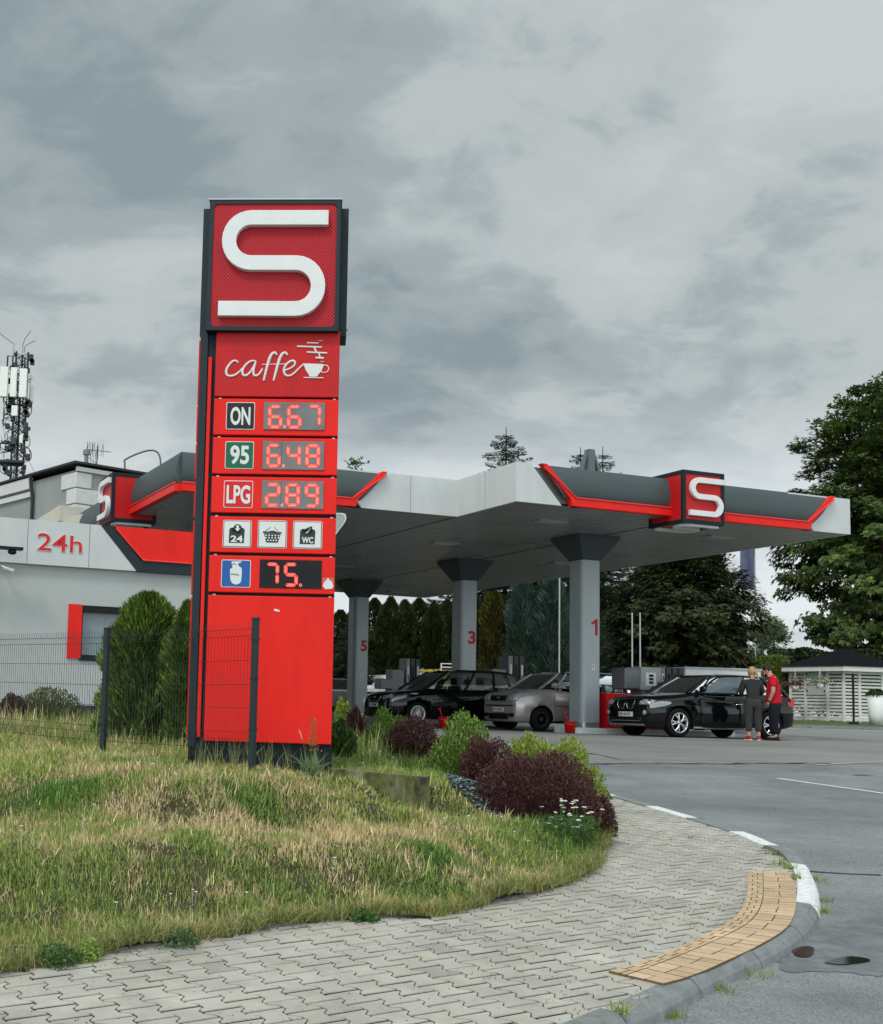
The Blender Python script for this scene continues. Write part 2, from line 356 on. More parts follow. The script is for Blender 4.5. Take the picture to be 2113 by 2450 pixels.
edge_px = [(0, 2332), (165, 2303), (313, 2271), (465, 2253), (662, 2218), (800, 2200), (1053, 2195), (1204, 2154), (1330, 2127), (1426, 2081), (1431, 2051)]
EDGE = [(-9, .8), (-4.5, 4.5)] + [tuple(gnd(*p)[:2]) for p in edge_px] + [(4.1, 13.1), (4.62, 14.6), (4.98, 16.2), (5.12, 17.2), (5.0, 18.4)]
ker_px = [(1573, 2450), (1655, 2405), (1696, 2378), (1778, 2337), (1823, 2319), (1882, 2289), (1937, 2246), (1957, 2214), (1962, 2164), (1955, 2128), (1932, 2075), (1864, 2028), (1800, 1998), (1687, 1964), (1559, 1927), (1509, 1913), (1430, 1895)]
KER = [tuple(gnd(x, y, zroad)[:2]) for x, y in ker_px]
def smooth_line(P, step, it=2):
    P = [Vector((a, b)) for a, b in P]
    for _ in range(it):
        Q = [P[0]]
        for a, b in zip(P[:-1], P[1:]): Q += [a * .75 + b * .25, a * .25 + b * .75]
        P = Q + [P[-1]]
    out_ = [P[0]]; acc = 0
    for a, b in zip(P[:-1], P[1:]):
        l = (b - a).length; 
        if l == 0: continue
        d = step - acc
        while d <= l: out_.append(a + (b - a) * (d / l)); d += step
        acc = l - (d - step)
    return out_
KL = smooth_line([(-8, -1.2), (-3, 2.3), (.6, 5.15)] + KER, .25)
# ---- kerb stones along the road
KERBM = pm('kerb_concrete', (.20, .215, .215), .8, var=.25, vscale=9, bump=.5, bscale=90)
KERBW = pm('kerb_white_paint', (.66, .68, .67), .6, var=.30, vscale=22, bump=.4, bscale=60)
kb = MB(); prof = [(.02, -.12), (.008, .0), (-.006, .045), (-.03, .076), (-.062, .097), (-.165, .104), (-.17, -.05)]
def nrm(i, Lp): a = Lp[max(i - 1, 0)]; b = Lp[min(i + 1, len(Lp) - 1)]; d = (b - a).normalized(); return Vector((d.y, -d.x))   # right-hand side = road
wp = [Vector(gnd(*p)[:2]) for p in ((1915, 2085), (1930, 2125), (1822, 2012), (1760, 1990), (1600, 1940), (1440, 1897))]
def white_at(p):
    y = p.y
    return (10.15 < y < 11.75) or (12.85 < y < 13.5) or (14.3 < y < 15.6) or (y > 16.3)
for i0 in range(0, len(KL) - 1, 4):
    seg = KL[i0:i0 + 5]
    if len(seg) < 2: break
    w_ = white_at(sum(seg, Vector((0, 0))) / len(seg)); vs_ = []; n = len(prof)
    for k, p in enumerate(seg):
        nr = nrm(i0 + k, KL); d = Vector((-nr.y, nr.x)); sh = .011 if k == 0 else (-.011 if k == len(seg) - 1 else 0)
        up_ = 1 if p.y < 11.8 else (.0 if p.y > 12.8 else (12.8 - p.y)); zb = zroad(p.y)
        jit = .003 * math.sin(i0 * 7.1)
        for a, h in prof:
            q = p + nr * (a + .0) + d * sh; zt = (zh(p.y) + .011 - .104 + h + jit) if h > .08 else zb + h
            if up_ < 1 and h > 0: zt = zb + min(h, .012 + .09 * up_)
            vs_.append((q.x, q.y, zt))
    fs_ = [(k * n + j, k * n + j + 1, (k + 1) * n + j + 1, (k + 1) * n + j) for k in range(len(seg) - 1) for j in range(n - 1)]
    fs_ += [list(range(n))[::-1], [(len(seg) - 1) * n + j for j in range(n)]]
    kb.add(vs_, fs_, 1 if w_ else 0)
o = kb.build('kerb', [KERBM, KERBW]); tag(o, None, None, kind='structure')
# ---- footpath of interlocking concrete pavers
KIN = [p - nrm(i, KL) * -.0 + Vector((nrm(i, KL).x, nrm(i, KL).y)) * -.165 for i, p in enumerate(KL)]
xr_ = np.concatenate([np.linspace(-30, -9, 22), np.arange(-8.5, 7.5, .12), np.linspace(8, 70, 63)]); yr_ = np.concatenate([np.linspace(-6, 4, 11), np.arange(4.2, 19.5, .12), np.linspace(20, 47, 28)])
def froad(X, Y):
    k = inpoly(X.ravel(), Y.ravel(), [tuple(p) for p in KIN] + EDGE[::-1]).reshape(X.shape); return fr(X, Y) - .06 * k
o = sheet('road', froad, xr_, yr_, ASPH); tag(o, None, None, kind='structure')
path_poly = [tuple(p + nrm(i, KL) * .095) for i, p in enumerate(KIN)] + [(a - .10, b + .16) for a, b in EDGE[::-1]]
KLA = np.array([tuple(p) for p in KL]); KND = np.array([tuple(nrm(i, KL)) for i in range(len(KL))])
def pull(q):
    d = KLA - np.array([q.x, q.y]); i = int((d ** 2).sum(1).argmin()); sd = float(-(d[i] * KND[i]).sum())
    return Vector((q.x - KND[i][0] * (sd + .10), q.y - KND[i][1] * (sd + .10))) if sd > -.10 else q
bed = [tuple(p) for p in KIN] + [(a - .15, b + .1) for a, b in EDGE[::-1]]
BEDM = pm('paver_joint_sand', (.045, .045, .035), .95, var=.3, vscale=12)
o = sheet('path_bed', fz, np.arange(-9, 7, .15), np.arange(0, 19, .15), BEDM, dz=-.014, keep=lambda x, y: inpoly(x, y, bed)); tag(o, None, None, kind='structure')
ja = R(30.5); e1 = Vector((math.cos(ja), math.sin(ja))); e2 = Vector((-math.sin(ja), math.cos(ja)))
pu, pvv = .196, .212; g = .0040; gv = .0085; am = .024
zz = [(0, 0), (.13, 0.0), (.18, .12), (.25, .5), (.32, .88), (.37, 1), (.5, 1)]
def zig(v):                                     # sideways shift of the wavy joint for v in [0,1)
    v %= 1; w_ = v if v < .5 else 1 - v
    return am * (2 * np.interp(w_, [a for a, _ in zz], [b for _, b in zz]) - 1)
tv = [0, .13, .18, .25, .32, .37, .5, .63, .68, .75, .82, .87, 1]
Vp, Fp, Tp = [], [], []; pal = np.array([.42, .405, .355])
for iu in range(-70, 70):
    for iv in range(-70, 90):
        off = .5 if iu % 2 else 0; u0 = iu * pu; v0 = (iv + off) * pvv; c = e1 * (u0 + pu / 2) + e2 * (v0 + pvv / 2) + Vector((0, 10))
        if not (-5.2 < c.x < 6.3 and 4.5 < c.y < 18.5): continue
        if not inpoly(np.array([c.x]), np.array([c.y]), path_poly)[0]: continue
        Lf = []; Rt = []
        for t_ in tv:                            # wide ends at v=0 and v=1, waist in the middle
            s_ = zig(t_ + 0.0); Lf.append((u0 + s_ + g, v0 + t_ * pvv + (gv if t_ == 0 else (-gv if t_ == 1 else 0)))); Rt.append((u0 + pu - s_ - g, Lf[-1][1]))
        pts = Rt + Lf[::-1]; n = len(pts); base = len(Vp); tz = random.uniform(-.0018, .0018); tx, ty = random.uniform(-.008, .008), random.uniform(-.008, .008)
        cu_, cv_ = u0 + pu / 2, v0 + pvv / 2
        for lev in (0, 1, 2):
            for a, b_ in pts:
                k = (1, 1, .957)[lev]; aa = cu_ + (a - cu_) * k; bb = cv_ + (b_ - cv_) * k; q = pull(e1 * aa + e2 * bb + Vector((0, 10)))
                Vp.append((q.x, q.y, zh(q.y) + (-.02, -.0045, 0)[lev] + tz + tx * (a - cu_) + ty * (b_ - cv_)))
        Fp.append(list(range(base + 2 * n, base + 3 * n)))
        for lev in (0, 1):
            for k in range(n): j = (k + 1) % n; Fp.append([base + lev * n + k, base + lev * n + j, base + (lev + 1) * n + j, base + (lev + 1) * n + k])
        v_ = random.gauss(1, .032) * (1 + .10 * mnoise.noise(Vector((c.x * .9, c.y * .9, 1)))); h_ = random.uniform(-.008, .012)
        if random.random() < .02: v_ *= .82
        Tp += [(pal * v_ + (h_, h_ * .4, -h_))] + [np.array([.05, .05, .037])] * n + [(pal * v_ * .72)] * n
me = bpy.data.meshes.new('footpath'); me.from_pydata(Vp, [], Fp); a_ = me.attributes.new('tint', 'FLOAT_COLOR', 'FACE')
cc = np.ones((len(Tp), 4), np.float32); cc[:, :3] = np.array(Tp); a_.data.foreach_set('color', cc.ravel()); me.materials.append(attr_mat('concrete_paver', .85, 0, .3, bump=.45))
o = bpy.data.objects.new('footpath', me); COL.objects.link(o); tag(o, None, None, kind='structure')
# ---- yellow tactile strip
z6 = lambda P: [Vector(gnd(1300 + x / 2.198, 1750 + y / 2.198)[:2]) for x, y in P]
tin = z6([(1075, 745), (1072, 860), (1052, 935), (1000, 1000), (880, 1065), (700, 1155), (500, 1235), (330, 1275)])
tmd = z6([(1155, 745), (1160, 870), (1140, 950), (1080, 1025), (930, 1100), (740, 1185), (570, 1250), (430, 1295)])
tou = z6([(1290, 745), (1335, 830), (1332, 960), (1290, 1050), (1130, 1145), (960, 1225), (800, 1300), (625, 1345)])
def resamp(P, n):
    P = smooth_line([tuple(p) for p in P], .02, 2); return [P[int(i * (len(P) - 1) / n)] for i in range(n + 1)]
nb = 40; A_, B_, C_ = resamp(tin, nb), resamp(tmd, nb), resamp(tou, nb); tb = MB(); tint = []
def brick(a, b, c, d):
    m_ = (a + b + c + d) / 4; q = [m_ + (p - m_) * 1 for p in (a, b, c, d)]
    sh = []
    for i, p in enumerate(q):
        pr, nx = q[i - 1], q[(i + 1) % 4]; sh.append(p + (pr - p).normalized() * .004 + (nx - p).normalized() * .004)
    z = random.uniform(.0015, .0035); vs_ = [(p.x, p.y, zh(p.y) + z + .0125) for p in sh] + [(p.x, p.y, zh(p.y) - .01) for p in sh]
    tb.add(vs_, [(0, 1, 2, 3), (0, 4, 5, 1), (1, 5, 6, 2), (2, 6, 7, 3), (3, 7, 4, 0)]); f = random.gauss(1, .07)
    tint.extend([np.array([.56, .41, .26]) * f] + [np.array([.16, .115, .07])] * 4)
for i in range(nb):
    a1_, a2_ = A_[i].lerp(B_[i], .33 + .33 * (i % 2)), A_[i + 1].lerp(B_[i + 1], .33 + .33 * (i % 2)); brick(A_[i], A_[i + 1], a2_, a1_); brick(a1_, a2_, B_[i + 1], B_[i]); s_ = .5 if (i // 2) % 2 else .48
    M1, M2 = B_[i].lerp(C_[i], s_), B_[i + 1].lerp(C_[i + 1], s_)
    if i % 3 != 2: brick(B_[i], B_[i + 1], M2, M1); brick(M1, M2, C_[i + 1], C_[i])
    else: brick(B_[i], B_[i + 1], C_[i + 1], C_[i])
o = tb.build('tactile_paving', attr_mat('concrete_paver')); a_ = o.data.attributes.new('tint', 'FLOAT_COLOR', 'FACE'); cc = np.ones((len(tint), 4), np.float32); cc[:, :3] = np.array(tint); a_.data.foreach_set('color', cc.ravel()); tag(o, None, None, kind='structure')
for p in o.data.polygons:
    if p.normal.z < -.5: p.flip()
# ---- painted lines, cracks, puddles
def ribbon(name, pts, w, mat, dz, f=zroad, wob=0):
    P = smooth_line(pts, .35, 1) if len(pts) > 2 else [Vector(pts[0]).lerp(Vector(pts[1]), k / 8) for k in range(9)]; b = MB(); vs_ = []
    for i, p in enumerate(P):
        nr = nrm(i, P); ww = w * (1 + wob * mnoise.noise(Vector((p.x * 3, p.y * 3, 2))))
        for s_ in (-.5, .5): q = p + nr * ww * s_ + (nr * wob * .1 * mnoise.noise(Vector((p.x * 2, p.y * 2, 5)))); vs_.append((q.x, q.y, f(q.y) + dz))
    b.add(vs_, [(2 * i, 2 * i + 1, 2 * i + 3, 2 * i + 2) for i in range(len(P) - 1)]); o = b.build(name, mat)
    for p in o.data.polygons:
        if p.normal.z < 0: p.flip()
    return tag(o, None, None, kind='structure')
ROADP = pm('road_paint', (.62, .63, .61), .7, var=.2, vscale=9)
g2 = lambda x, y: tuple(gnd(x, y, zroad)[:2])
ribbon('road_marking', [g2(1862, 1863), g2(2250, 1918)], .10, ROADP, .005)
ribbon('road_marking', [g2(1952, 1832), g2(2200, 1817)], .10, pm('worn_paint', (.33, .32, .29), .8, var=.3, vscale=5), .010)
ribbon('road_marking', [g2(1876, 1767), g2(1948, 1768)], .22, ROADP, .010)
ribbon('road_marking', [g2(1650, 1760), g2(1800, 1762)], .15, ROADP, .011)
for a, b in (((1873, 1741), (1912, 1743)), ((1985, 1745), (2140, 1748))):
    ribbon('road_marking', [tuple(atY(*a, 44.2)[:2]), tuple(atY(*b, 44.2)[:2])], .35, ROADP, .013)
CRK = pm('crack_filler', (.03, .032, .034), .8)
ribbon('road_crack', [g2(1935, 2089), g2(2000, 2094), g2(2060, 2090), g2(2130, 2100)], .035, CRK, .004, wob=1.2)
ribbon('road_crack', [g2(1400, 1829), g2(1560, 1828), g2(1760, 1829), g2(1990, 1826)], .05, CRK, .012, wob=1.5)
ribbon('road_crack', [g2(1340, 1796), g2(1430, 1806), g2(1500, 1822)], .06, CRK, .011, wob=1.5)
ribbon('road_crack', [g2(2040, 1855), g2(2095, 1857)], .05, CRK, .011, wob=1.5)
WATER = pm('puddle_water', (.012, .016, .012), .07, spec=.5, var=.4, vscale=9)
DAMP = pm('damp_asphalt', (.145, .155, .158), .40, var=.35, vscale=6, bump=.5, bscale=110)
def damp(name, P, sd, mat=DAMP, dz=.004):
    W_ = [Vector(g2(*p)) for p in P]; c = sum(W_, Vector((0, 0))) / len(W_); L_ = smooth_line([tuple(p) for p in W_ + [W_[0]]], .05, 2); pts = [c + (p - c) * (1 + .16 * mnoise.noise(Vector((p.x * 5, p.y * 5, sd))) + .07 * mnoise.noise(Vector((p.x * 17, p.y * 17, sd)))) for p in L_]
    n = len(pts); vs_ = [(p.x, p.y, zroad(p.y) + dz) for p in pts]; rings = [pts] + [[c + (p - c) * k for p in pts] for k in (.66, .33)]; V = []; Fq = []
    for rg in rings: V += [(p.x, p.y, zroad(p.y) + dz) for p in rg]
    V.append((c.x, c.y, zroad(c.y) + dz))
    for r_ in range(2):
        for i in range(n): j = (i + 1) % n; Fq.append((r_ * n + i, r_ * n + j, (r_ + 1) * n + j, (r_ + 1) * n + i))
    for i in range(n): Fq.append((2 * n + i, 2 * n + (i + 1) % n, 3 * n))
    b = MB(); b.add(V, Fq); o = b.build(name, mat)
    for p in o.data.polygons:
        if p.normal.z < 0: p.flip()
    return tag(o, None, None, kind='structure')
damp('damp_patch', [(1930, 2225), (2010, 2205), (2113, 2190), (2140, 2240), (2135, 2330), (2060, 2335), (1960, 2325), (1880, 2330), (1850, 2310), (1905, 2275)], 2.0)
damp('puddle', [(1896, 2276), (1915, 2268), (1945, 2269), (1952, 2280), (1938, 2294), (1914, 2296), (1900, 2288)], 3.0, WATER, .012)
damp('puddle', [(1968, 2308), (2000, 2298), (2035, 2292), (2070, 2296), (2088, 2303), (2050, 2309), (2005, 2313)], 4.0, WATER, .012)
# ---- lawn bank
SMP = np.array([(-3, 6, .03), (-1.28, 7.3, .07), (-.17, 8.2, .13), (.81, 8.9, .17), (1.59, 9.1, .18), (2.75, 10.25, .25), (3.36, 11.2, .31), (3.6, 12, .36), (4.1, 13.2, .44), (4.6, 14.6, .52), (5.1, 17, .65), (5, 18.5, .75),
 (-3, 13, 1.0), (-1.36, 13.4, 1.10), (-5, 15, 1.15), (.2, 11.6, 1.05), (.0, 12.1, 1.06), (-.6, 12.3, 1.06), (.9, 12.1, 1.04), (1.2, 12.0, 1.0), (-2.9, 15.3, 1.2), (-3, 17, 1.25), (2.0, 11.9, .60), (1.6, 11.85, .70), (1.2, 11.8, .83), (2.1, 12.5, .95), (1.7, 12.6, 1.05), (2.25, 13, .98), (3, 12.2, .6), (3.2, 13.5, .76), (2.2, 14.4, 1.12), (1.2, 14, 1.18),
 (3.6, 15, .9), (4.4, 16.5, .8), (0, 16, 1.22), (2, 17, 1.15), (0, 24, 1.25), (-4, 24, 1.3), (-9, 22, 1.3), (-8, 17, 1.25), (3, 20, .95), (-9, 8, .8), (-6, 8, .5), (-4.5, 4.7, .03), (-2, 10, .55), (-.5, 10, .6), (.8, 10.4, .58), (-9, 1, 0), (1.6, 11.0, .58), (-9, 13, 1.1)])
def zlawn(X, Y):
    X = np.asarray(X, float); Y = np.asarray(Y, float); d2 = (X[..., None] - SMP[:, 0]) ** 2 + (Y[..., None] - SMP[:, 1]) ** 2 + .05
    w_ = 1 / d2 ** 2.1; z = (w_ * SMP[:, 2]).sum(-1) / w_.sum(-1)
    bump = .010 * np.sin(X * 2.3 + 1.1 * np.sin(Y * 1.3)) * np.sin(Y * 2.1 + .7) + .012 * np.sin(X * 5.1 + Y * 3.7)
    return np.maximum(z + bump, np.interp(Y, ZX, ZZ) - .004)
LAWN = EDGE + [(3.6, 21), (3.0, 22.5), (-13, 24), (-16, 10), (-12, 2)]
o = sheet('lawn', zlawn, np.arange(-16, 5.3, .12), np.arange(.8, 25, .12), SOIL, keep=lambda x, y: inpoly(x, y, LAWN)); tag(o, None, None, kind='structure')
# grass under the building side stays above the road sheet
eb = MB(); EL = smooth_line(EDGE[:14], .5, 1)
for i in range(len(EL) - 1):
    a, b = EL[i], EL[i + 1]; d = (b - a).normalized(); nr = Vector((-d.y, d.x)); a2 = a + d * .006; b2 = b - d * .006; h = .012 + .008 * math.sin(i * 2.7)
    q = [a2, b2, b2 + nr * .07, a2 + nr * .07]; eb.add([(p.x, p.y, zh(p.y) - .05) for p in q] + [(p.x, p.y, zh(p.y) + h) for p in q], [(4, 5, 6, 7), (0, 1, 5, 4), (1, 2, 6, 5), (2, 3, 7, 6), (3, 0, 4, 7)])
tag(eb.build('path_edging', pm('edging_stone', (.16, .165, .16), .9, var=.3, vscale=14, bump=.5)), None, None, kind='structure')

# ---------------------------------------------------------------- grass blades
def blades(P, h, w, tint, lean=.45, bend=.5, seed=1):
    """one bent tapering blade per row of P"""
    r = np.random.default_rng(seed); n = len(P); a = r.uniform(0, 2 * np.pi, n); l = np.abs(r.normal(0, lean, n)); dx, dy = np.cos(a) * l, np.sin(a) * l
    pa = r.uniform(0, np.pi, n); sx, sy = np.cos(pa) * w / 2, np.sin(pa) * w / 2; V = np.zeros((n, 6, 3))
    for k, (t, ww) in enumerate(((0, 1), (.5, .8), (1, .12))):
        ox = dx * h * (t + bend * t * t) * .7; oy = dy * h * (t + bend * t * t) * .7; oz = h * (t - .25 * np.minimum(l, 1.2) * t * t)
        c = P + np.stack([ox, oy, oz], 1); s_ = np.stack([sx * ww, sy * ww, np.zeros(n)], 1); V[:, 2 * k] = c - s_; V[:, 2 * k + 1] = c + s_
    b0 = np.arange(n)[:, None] * 6; Fq = np.concatenate([b0 + np.array([0, 1, 3, 2]), b0 + np.array([2, 3, 5, 4])], 0)
    return V.reshape(-1, 3), Fq, np.concatenate([tint, tint * 1.06], 0)
GRASSM = attr_mat('grass_blade', .65, .28, .2)
def scatter(poly, n, seed):
    r = np.random.default_rng(seed); xs = [p[0] for p in poly]; ys = [p[1] for p in poly]; X = r.uniform(min(xs), max(xs), n); Y = r.uniform(min(ys), max(ys), n); k = inpoly(X, Y, poly); return X[k], Y[k]
def fbm(X, Y, s, o_=0):
    return np.array([mnoise.fractal(Vector((x * s, y * s, o_)), .8, 2.1, 4) for x, y in zip(X, Y)])
GX = np.arange(-7, 6, .06); GY = np.arange(4, 20, .06)
GG = np.array([[mnoise.fractal(Vector((x * 1.9, y * 2.8, 3.3)), .75, 2.1, 5) for x in GX] for y in GY])
GH = np.array([[mnoise.fractal(Vector((x * 2.3, y * 3.1, 9.3)), .85, 2.1, 3) for x in GX] for y in GY])
def look(G, X, Y): return G[np.clip(((Y - 4) / .06).astype(int), 0, len(GY) - 1), np.clip(((X + 7) / .06).astype(int), 0, len(GX) - 1)]
def g_lawn(px, py):
    d = ray(px, py); t = 5
    while t < 40:
        p = EYE + d * t
        if p.z <= float(zlawn(np.array([p.x]), np.array([p.y]))[0]): return p
        t += .03
    return p
DRY = [(640, 1990, 2.2, .30, 1), (860, 1995, 1.0, .22, 1.0), (1000, 2060, .8, .3, .9), (560, 1955, .9, .22, .8), (560, 1850, 1.1, .3, .8), (400, 2000, .8, .3, .7), (60, 1900, 1.3, .35, .8), (300, 1900, .8, .3, .5), (1130, 2040, .5, .3, .6), (200, 2000, .8, .3, .4), (950, 2110, .5, .2, .5), (1220, 2020, .4, .3, .6), (560, 2130, .5, .25, .3), (820, 2130, .4, .3, .5)]
LUSH = [(500, 2010, .45, .18, .6), (600, 1930, .45, .16, .8), (140, 1890, .5, .15, .75), (1040, 2050, .25, .12, 1), (100, 2100, .8, .3, .25), (400, 2200, .8, .25, .25), (1000, 2130, .6, .2, .5), (90, 1930, .6, .2, .7), (330, 1830, .5, .25, .7), (1080, 1850, 1, .6, .9), (1350, 2050, .5, .5, .7), (700, 2150, 1.2, .15, .35)]
DRYW = [(g_lawn(a, b), rx, ry, k) for a, b, rx, ry, k in DRY]; LUSHW = [(g_lawn(a, b), rx, ry, k) for a, b, rx, ry, k in LUSH]
def field(W, X, Y): return sum(k * np.exp(-((X - p.x) / rx) ** 2 - ((Y - p.y) / (ry * 1.6)) ** 2) for p, rx, ry, k in W)
vis = [(-3.2, 5.2)] + EDGE[2:13] + [(4.2, 13.3), (4.5, 14.5), (3.6, 15.5), (1, 15.5), (-4.0, 16.5), (-5.0, 14)]
vis = [(-4.5, 4.4)] + vis[1:]
BEDP = [(2.25, 12.35), (2.6, 11.95), (3.45, 12.3), (3.5, 13), (4.1, 14), (3.2, 14.5), (2.3, 13.2)]
PYP = [(-.45, 12.35), (1.2, 12.2), (1.2, 12.9), (-.45, 13)]
def mk_grass(n, seed, poly, hs, name):
    X, Y = scatter(poly, n, seed); k = ~inpoly(X, Y, BEDP) & ~inpoly(X, Y, PYP); X, Y = X[k], Y[k]; r = np.random.default_rng(seed + 50)
    g_ = look(GG, X, Y); gh = look(GH, X, Y); dry = np.clip(.13 + g_ * 1.15 + field(DRYW, X, Y) * .34 - field(LUSHW, X, Y) * .9, .03, .92)
    thin = r.random(len(X)) < np.clip(1.02 + gh * .9 + field(LUSHW, X, Y) * .3, .22, 1); X, Y, dry, gh = X[thin], Y[thin], dry[thin], gh[thin]
    isd = r.random(len(X)) < dry; n = len(X)
    green = np.array([.17, .26, .055]); olive = np.array([.40, .42, .14]); tan = np.array([.62, .51, .29]); lush = np.array([.12, .23, .05])
    f = r.random(n)[:, None]; col = np.where(isd[:, None], tan * (.55 + .7 * f), green * (1 - f) + olive * f)
    lu = np.clip(field(LUSHW, X, Y), 0, 1)[:, None]; col = np.where(isd[:, None], col, col * (1 - lu) + lush * (.7 + .7 * f) * lu); col *= 1.13 * r.lognormal(-.03, .30, n)[:, None].clip(.4, 1.9)
    near = np.clip(1 - np.hypot(X - .35, (Y - 12.1) * 1.5) / 1.6, 0, 1); h = hs * r.lognormal(0, .40, n) * (1 + .45 * gh) * (1 - .45 * near) * np.where(isd, 1.12, .95) * (1 + .35 * lu[:, 0]); w_ = r.uniform(.0035, .008, n) * (1 + .12 * (Y - 7).clip(0, 8))
    P = np.stack([X, Y, zlawn(X, Y) - .01], 1); V, Fq, T = blades(P, h, w_ * 1.0, col, .38, .55, seed + 9); o = np_obj(name, V, Fq, GRASSM, T); return o
o = mk_grass(720000, 5, vis, .046, 'grass'); tag(o, None, None, kind='stuff')
far_l = [(-4.5, 14.2), (-3.0, 15.3), (1.0, 13.2), (2.5, 14.6), (3.3, 18), (2, 22), (-11, 23.5), (-13, 18)]
o = mk_grass(160000, 15, far_l, .13, 'grass'); o.name = 'far_grass'; tag(o, None, None, kind='stuff')

# dead thatch lying flat and small broad-leaved mats between the blades
rT = np.random.default_rng(77); X, Y = scatter(vis, 90000, 78); k = ~inpoly(X, Y, BEDP) & ~inpoly(X, Y, PYP); X, Y = X[k], Y[k]; n = len(X); D = np.stack([rT.normal(size=n), rT.normal(size=n), rT.normal(.12, .2, n)], 1); D /= np.linalg.norm(D, axis=1)[:, None]; S = np.cross(D, [0, 0, 1.]); S /= np.linalg.norm(S, axis=1)[:, None]
L_ = rT.uniform(.015, .055, n); C = np.stack([X, Y, zlawn(X, Y) + .006 + rT.random(n) * .012], 1); a = D * L_[:, None] * .5; b_ = S * (rT.uniform(.0015, .004, n))[:, None]; V = np.stack([C - a, C + b_, C + a, C - b_], 1).reshape(-1, 3)
T = np.array([.50, .40, .23])[None] * rT.lognormal(0, .35, n)[:, None]; kk = rT.random(n) < .3; T[kk] = np.array([.22, .15, .09]) * rT.lognormal(0, .3, kk.sum())[:, None]; tag(np_obj('thatch', V, np.arange(n * 4).reshape(n, 4), GRASSM, T.clip(0, 1)), None, None, kind='stuff')
X, Y = scatter(vis, 420000, 79); lu = field(LUSHW, X, Y) * .9 + look(GH, X, Y) * .9 - .35; k = (rT.random(len(X)) < lu) & ~inpoly(X, Y, BEDP) & ~inpoly(X, Y, PYP); X, Y = X[k], Y[k]; n = len(X); N_ = rT.normal(0, .5, (n, 3)); N_[:, 2] = 1; N_ /= np.linalg.norm(N_, axis=1)[:, None]; D = np.cross(N_, rT.normal(size=(n, 3))); D /= np.linalg.norm(D, axis=1)[:, None]; S = np.cross(N_, D)
L_ = rT.uniform(.008, .02, n); C = np.stack([X, Y, zlawn(X, Y) + .008 + rT.random(n) ** 1.5 * .045], 1); V = np.stack([C - D * L_[:, None], C + S * L_[:, None] * .6, C + D * L_[:, None], C - S * L_[:, None] * .6], 1).reshape(-1, 3)
T = np.array([.085, .175, .035])[None] * rT.lognormal(0, .28, n)[:, None]; tag(np_obj('clover', V, np.arange(n * 4).reshape(n, 4), GRASSM, T.clip(0, 1)), None, None, kind='stuff')
# ================================================================ PRICE SIGN PYLON
PA = R(-4.307)
pb_ = atY(630, 1812, 12.4); PZ0 = 1.13
PYL = Plane((pb_.x, pb_.y, 0), PA, PZ0)
def z1(x, y, off=0): return PYL.uz(440 + x / 3.984, 440 + y / 3.984, off)
def z2(x, y, off=0): return PYL.uz(440 + x / 3.984, 920 + y / 3.984, off)
def z5(x, y, off=0): return PYL.uz(440 + x / 4.061, 1400 + y / 4.061, off)
pyl = thing('price_sign_pylon', (pb_.x, pb_.y, PZ0), PA, 'tall red fuel price pylon with a big white S box on top', 'price sign')
xl = (z1(300, 1700)[0] + z2(270, 1000)[0] + z5(215, 900)[0]) / 3; xr = (z1(1480, 1700)[0] + z2(1455, 1000)[0] + z5(1450, 900)[0]) / 3
W = xr - xl
ztop = z1(0, 1400)[1]
# core: plan outline (x, y); the left side is deeper and bevelled, backs onto the rear face panels
plan = [(xl - .10, .03), (xr + .0, .03), (xr + .0, .40), (xl - .165, .40), (xl - .165, .12)]
b = MB(); b.prism_z(plan, .0, ztop + .05); b.build('core', ANTHD, pyl, bevel=.004)
b = MB(); b.prism_z([(xl - .075, .028), (xr + .012, .028), (xr + .012, .42), (xl - .175, .42), (xl - .175, .15)], -.25, z5(0, 1530)[1] - .01); b.build('plinth', ANTHD, pyl, bevel=.005)
b = MB(); zb_ = z5(0, 1470)[1]; b.box(xl - .076, xl - .040, -.012, .12, zb_, z1(0, 1650)[1]); b.build('red_strip', RED, pyl, bevel=.003)
b = MB(); b.box(xl - .168, xl - .088, .0, .14, z5(0, 1560)[1], ztop); b.build('side_post', ANTH, pyl, bevel=.004)
rows = [('caffe', z1(850, 1412)[1], z1(850, 2037)[1]), ('row_a', z2(870, 146)[1], z2(870, 491)[1]), ('row_b', z2(870, 516)[1], z2(870, 862)[1]), ('row_c', z2(860, 889)[1], z2(860, 1233)[1]),
        ('icons', z2(850, 1269)[1], z2(850, 1611)[1]), ('gas', z2(845, 1641)[1], z2(845, 1991)[1]), ('lower', z5(850, 112)[1], z5(820, 1530)[1])]
PAN = {}
labs = {'caffe': 'red panel with caffe lettering and a steaming cup', 'row_a': 'price row ON 6.67', 'row_b': 'price row 95 6.48', 'row_c': 'price row LPG 2.89', 'icons': 'row of three square service symbols', 'gas': 'price row with blue gas bottle badge and 75', 'lower': 'large blank red bottom panel'}
for i, (k, zt, zb) in enumerate(rows):
    b = MB(); b.box(xl, xr, -.035 - .0007 * i, .03, zb, zt); p = b.build('front_panel', REDM if k == 'caffe' else RED, pyl, bevel=.006); p['label'] = labs[k]; PAN[k] = p
    b = MB(); b.box(xl - .215, xl - .165, .30, .44, zb, zt); b.build('rear_panel', RED, pyl, bevel=.004)
    if k != 'caffe':
        for sx in (.05, .97):
            b = MB(); b.box(xl + W * sx - .02, xl + W * sx + .01, -.012, .02, zt + .004, zt + .014); b.build('clip', STEEL, pyl)
def sub(mb, name, mat, par, **k): return mb.build(name, mat, par, **k)
FY = -.036
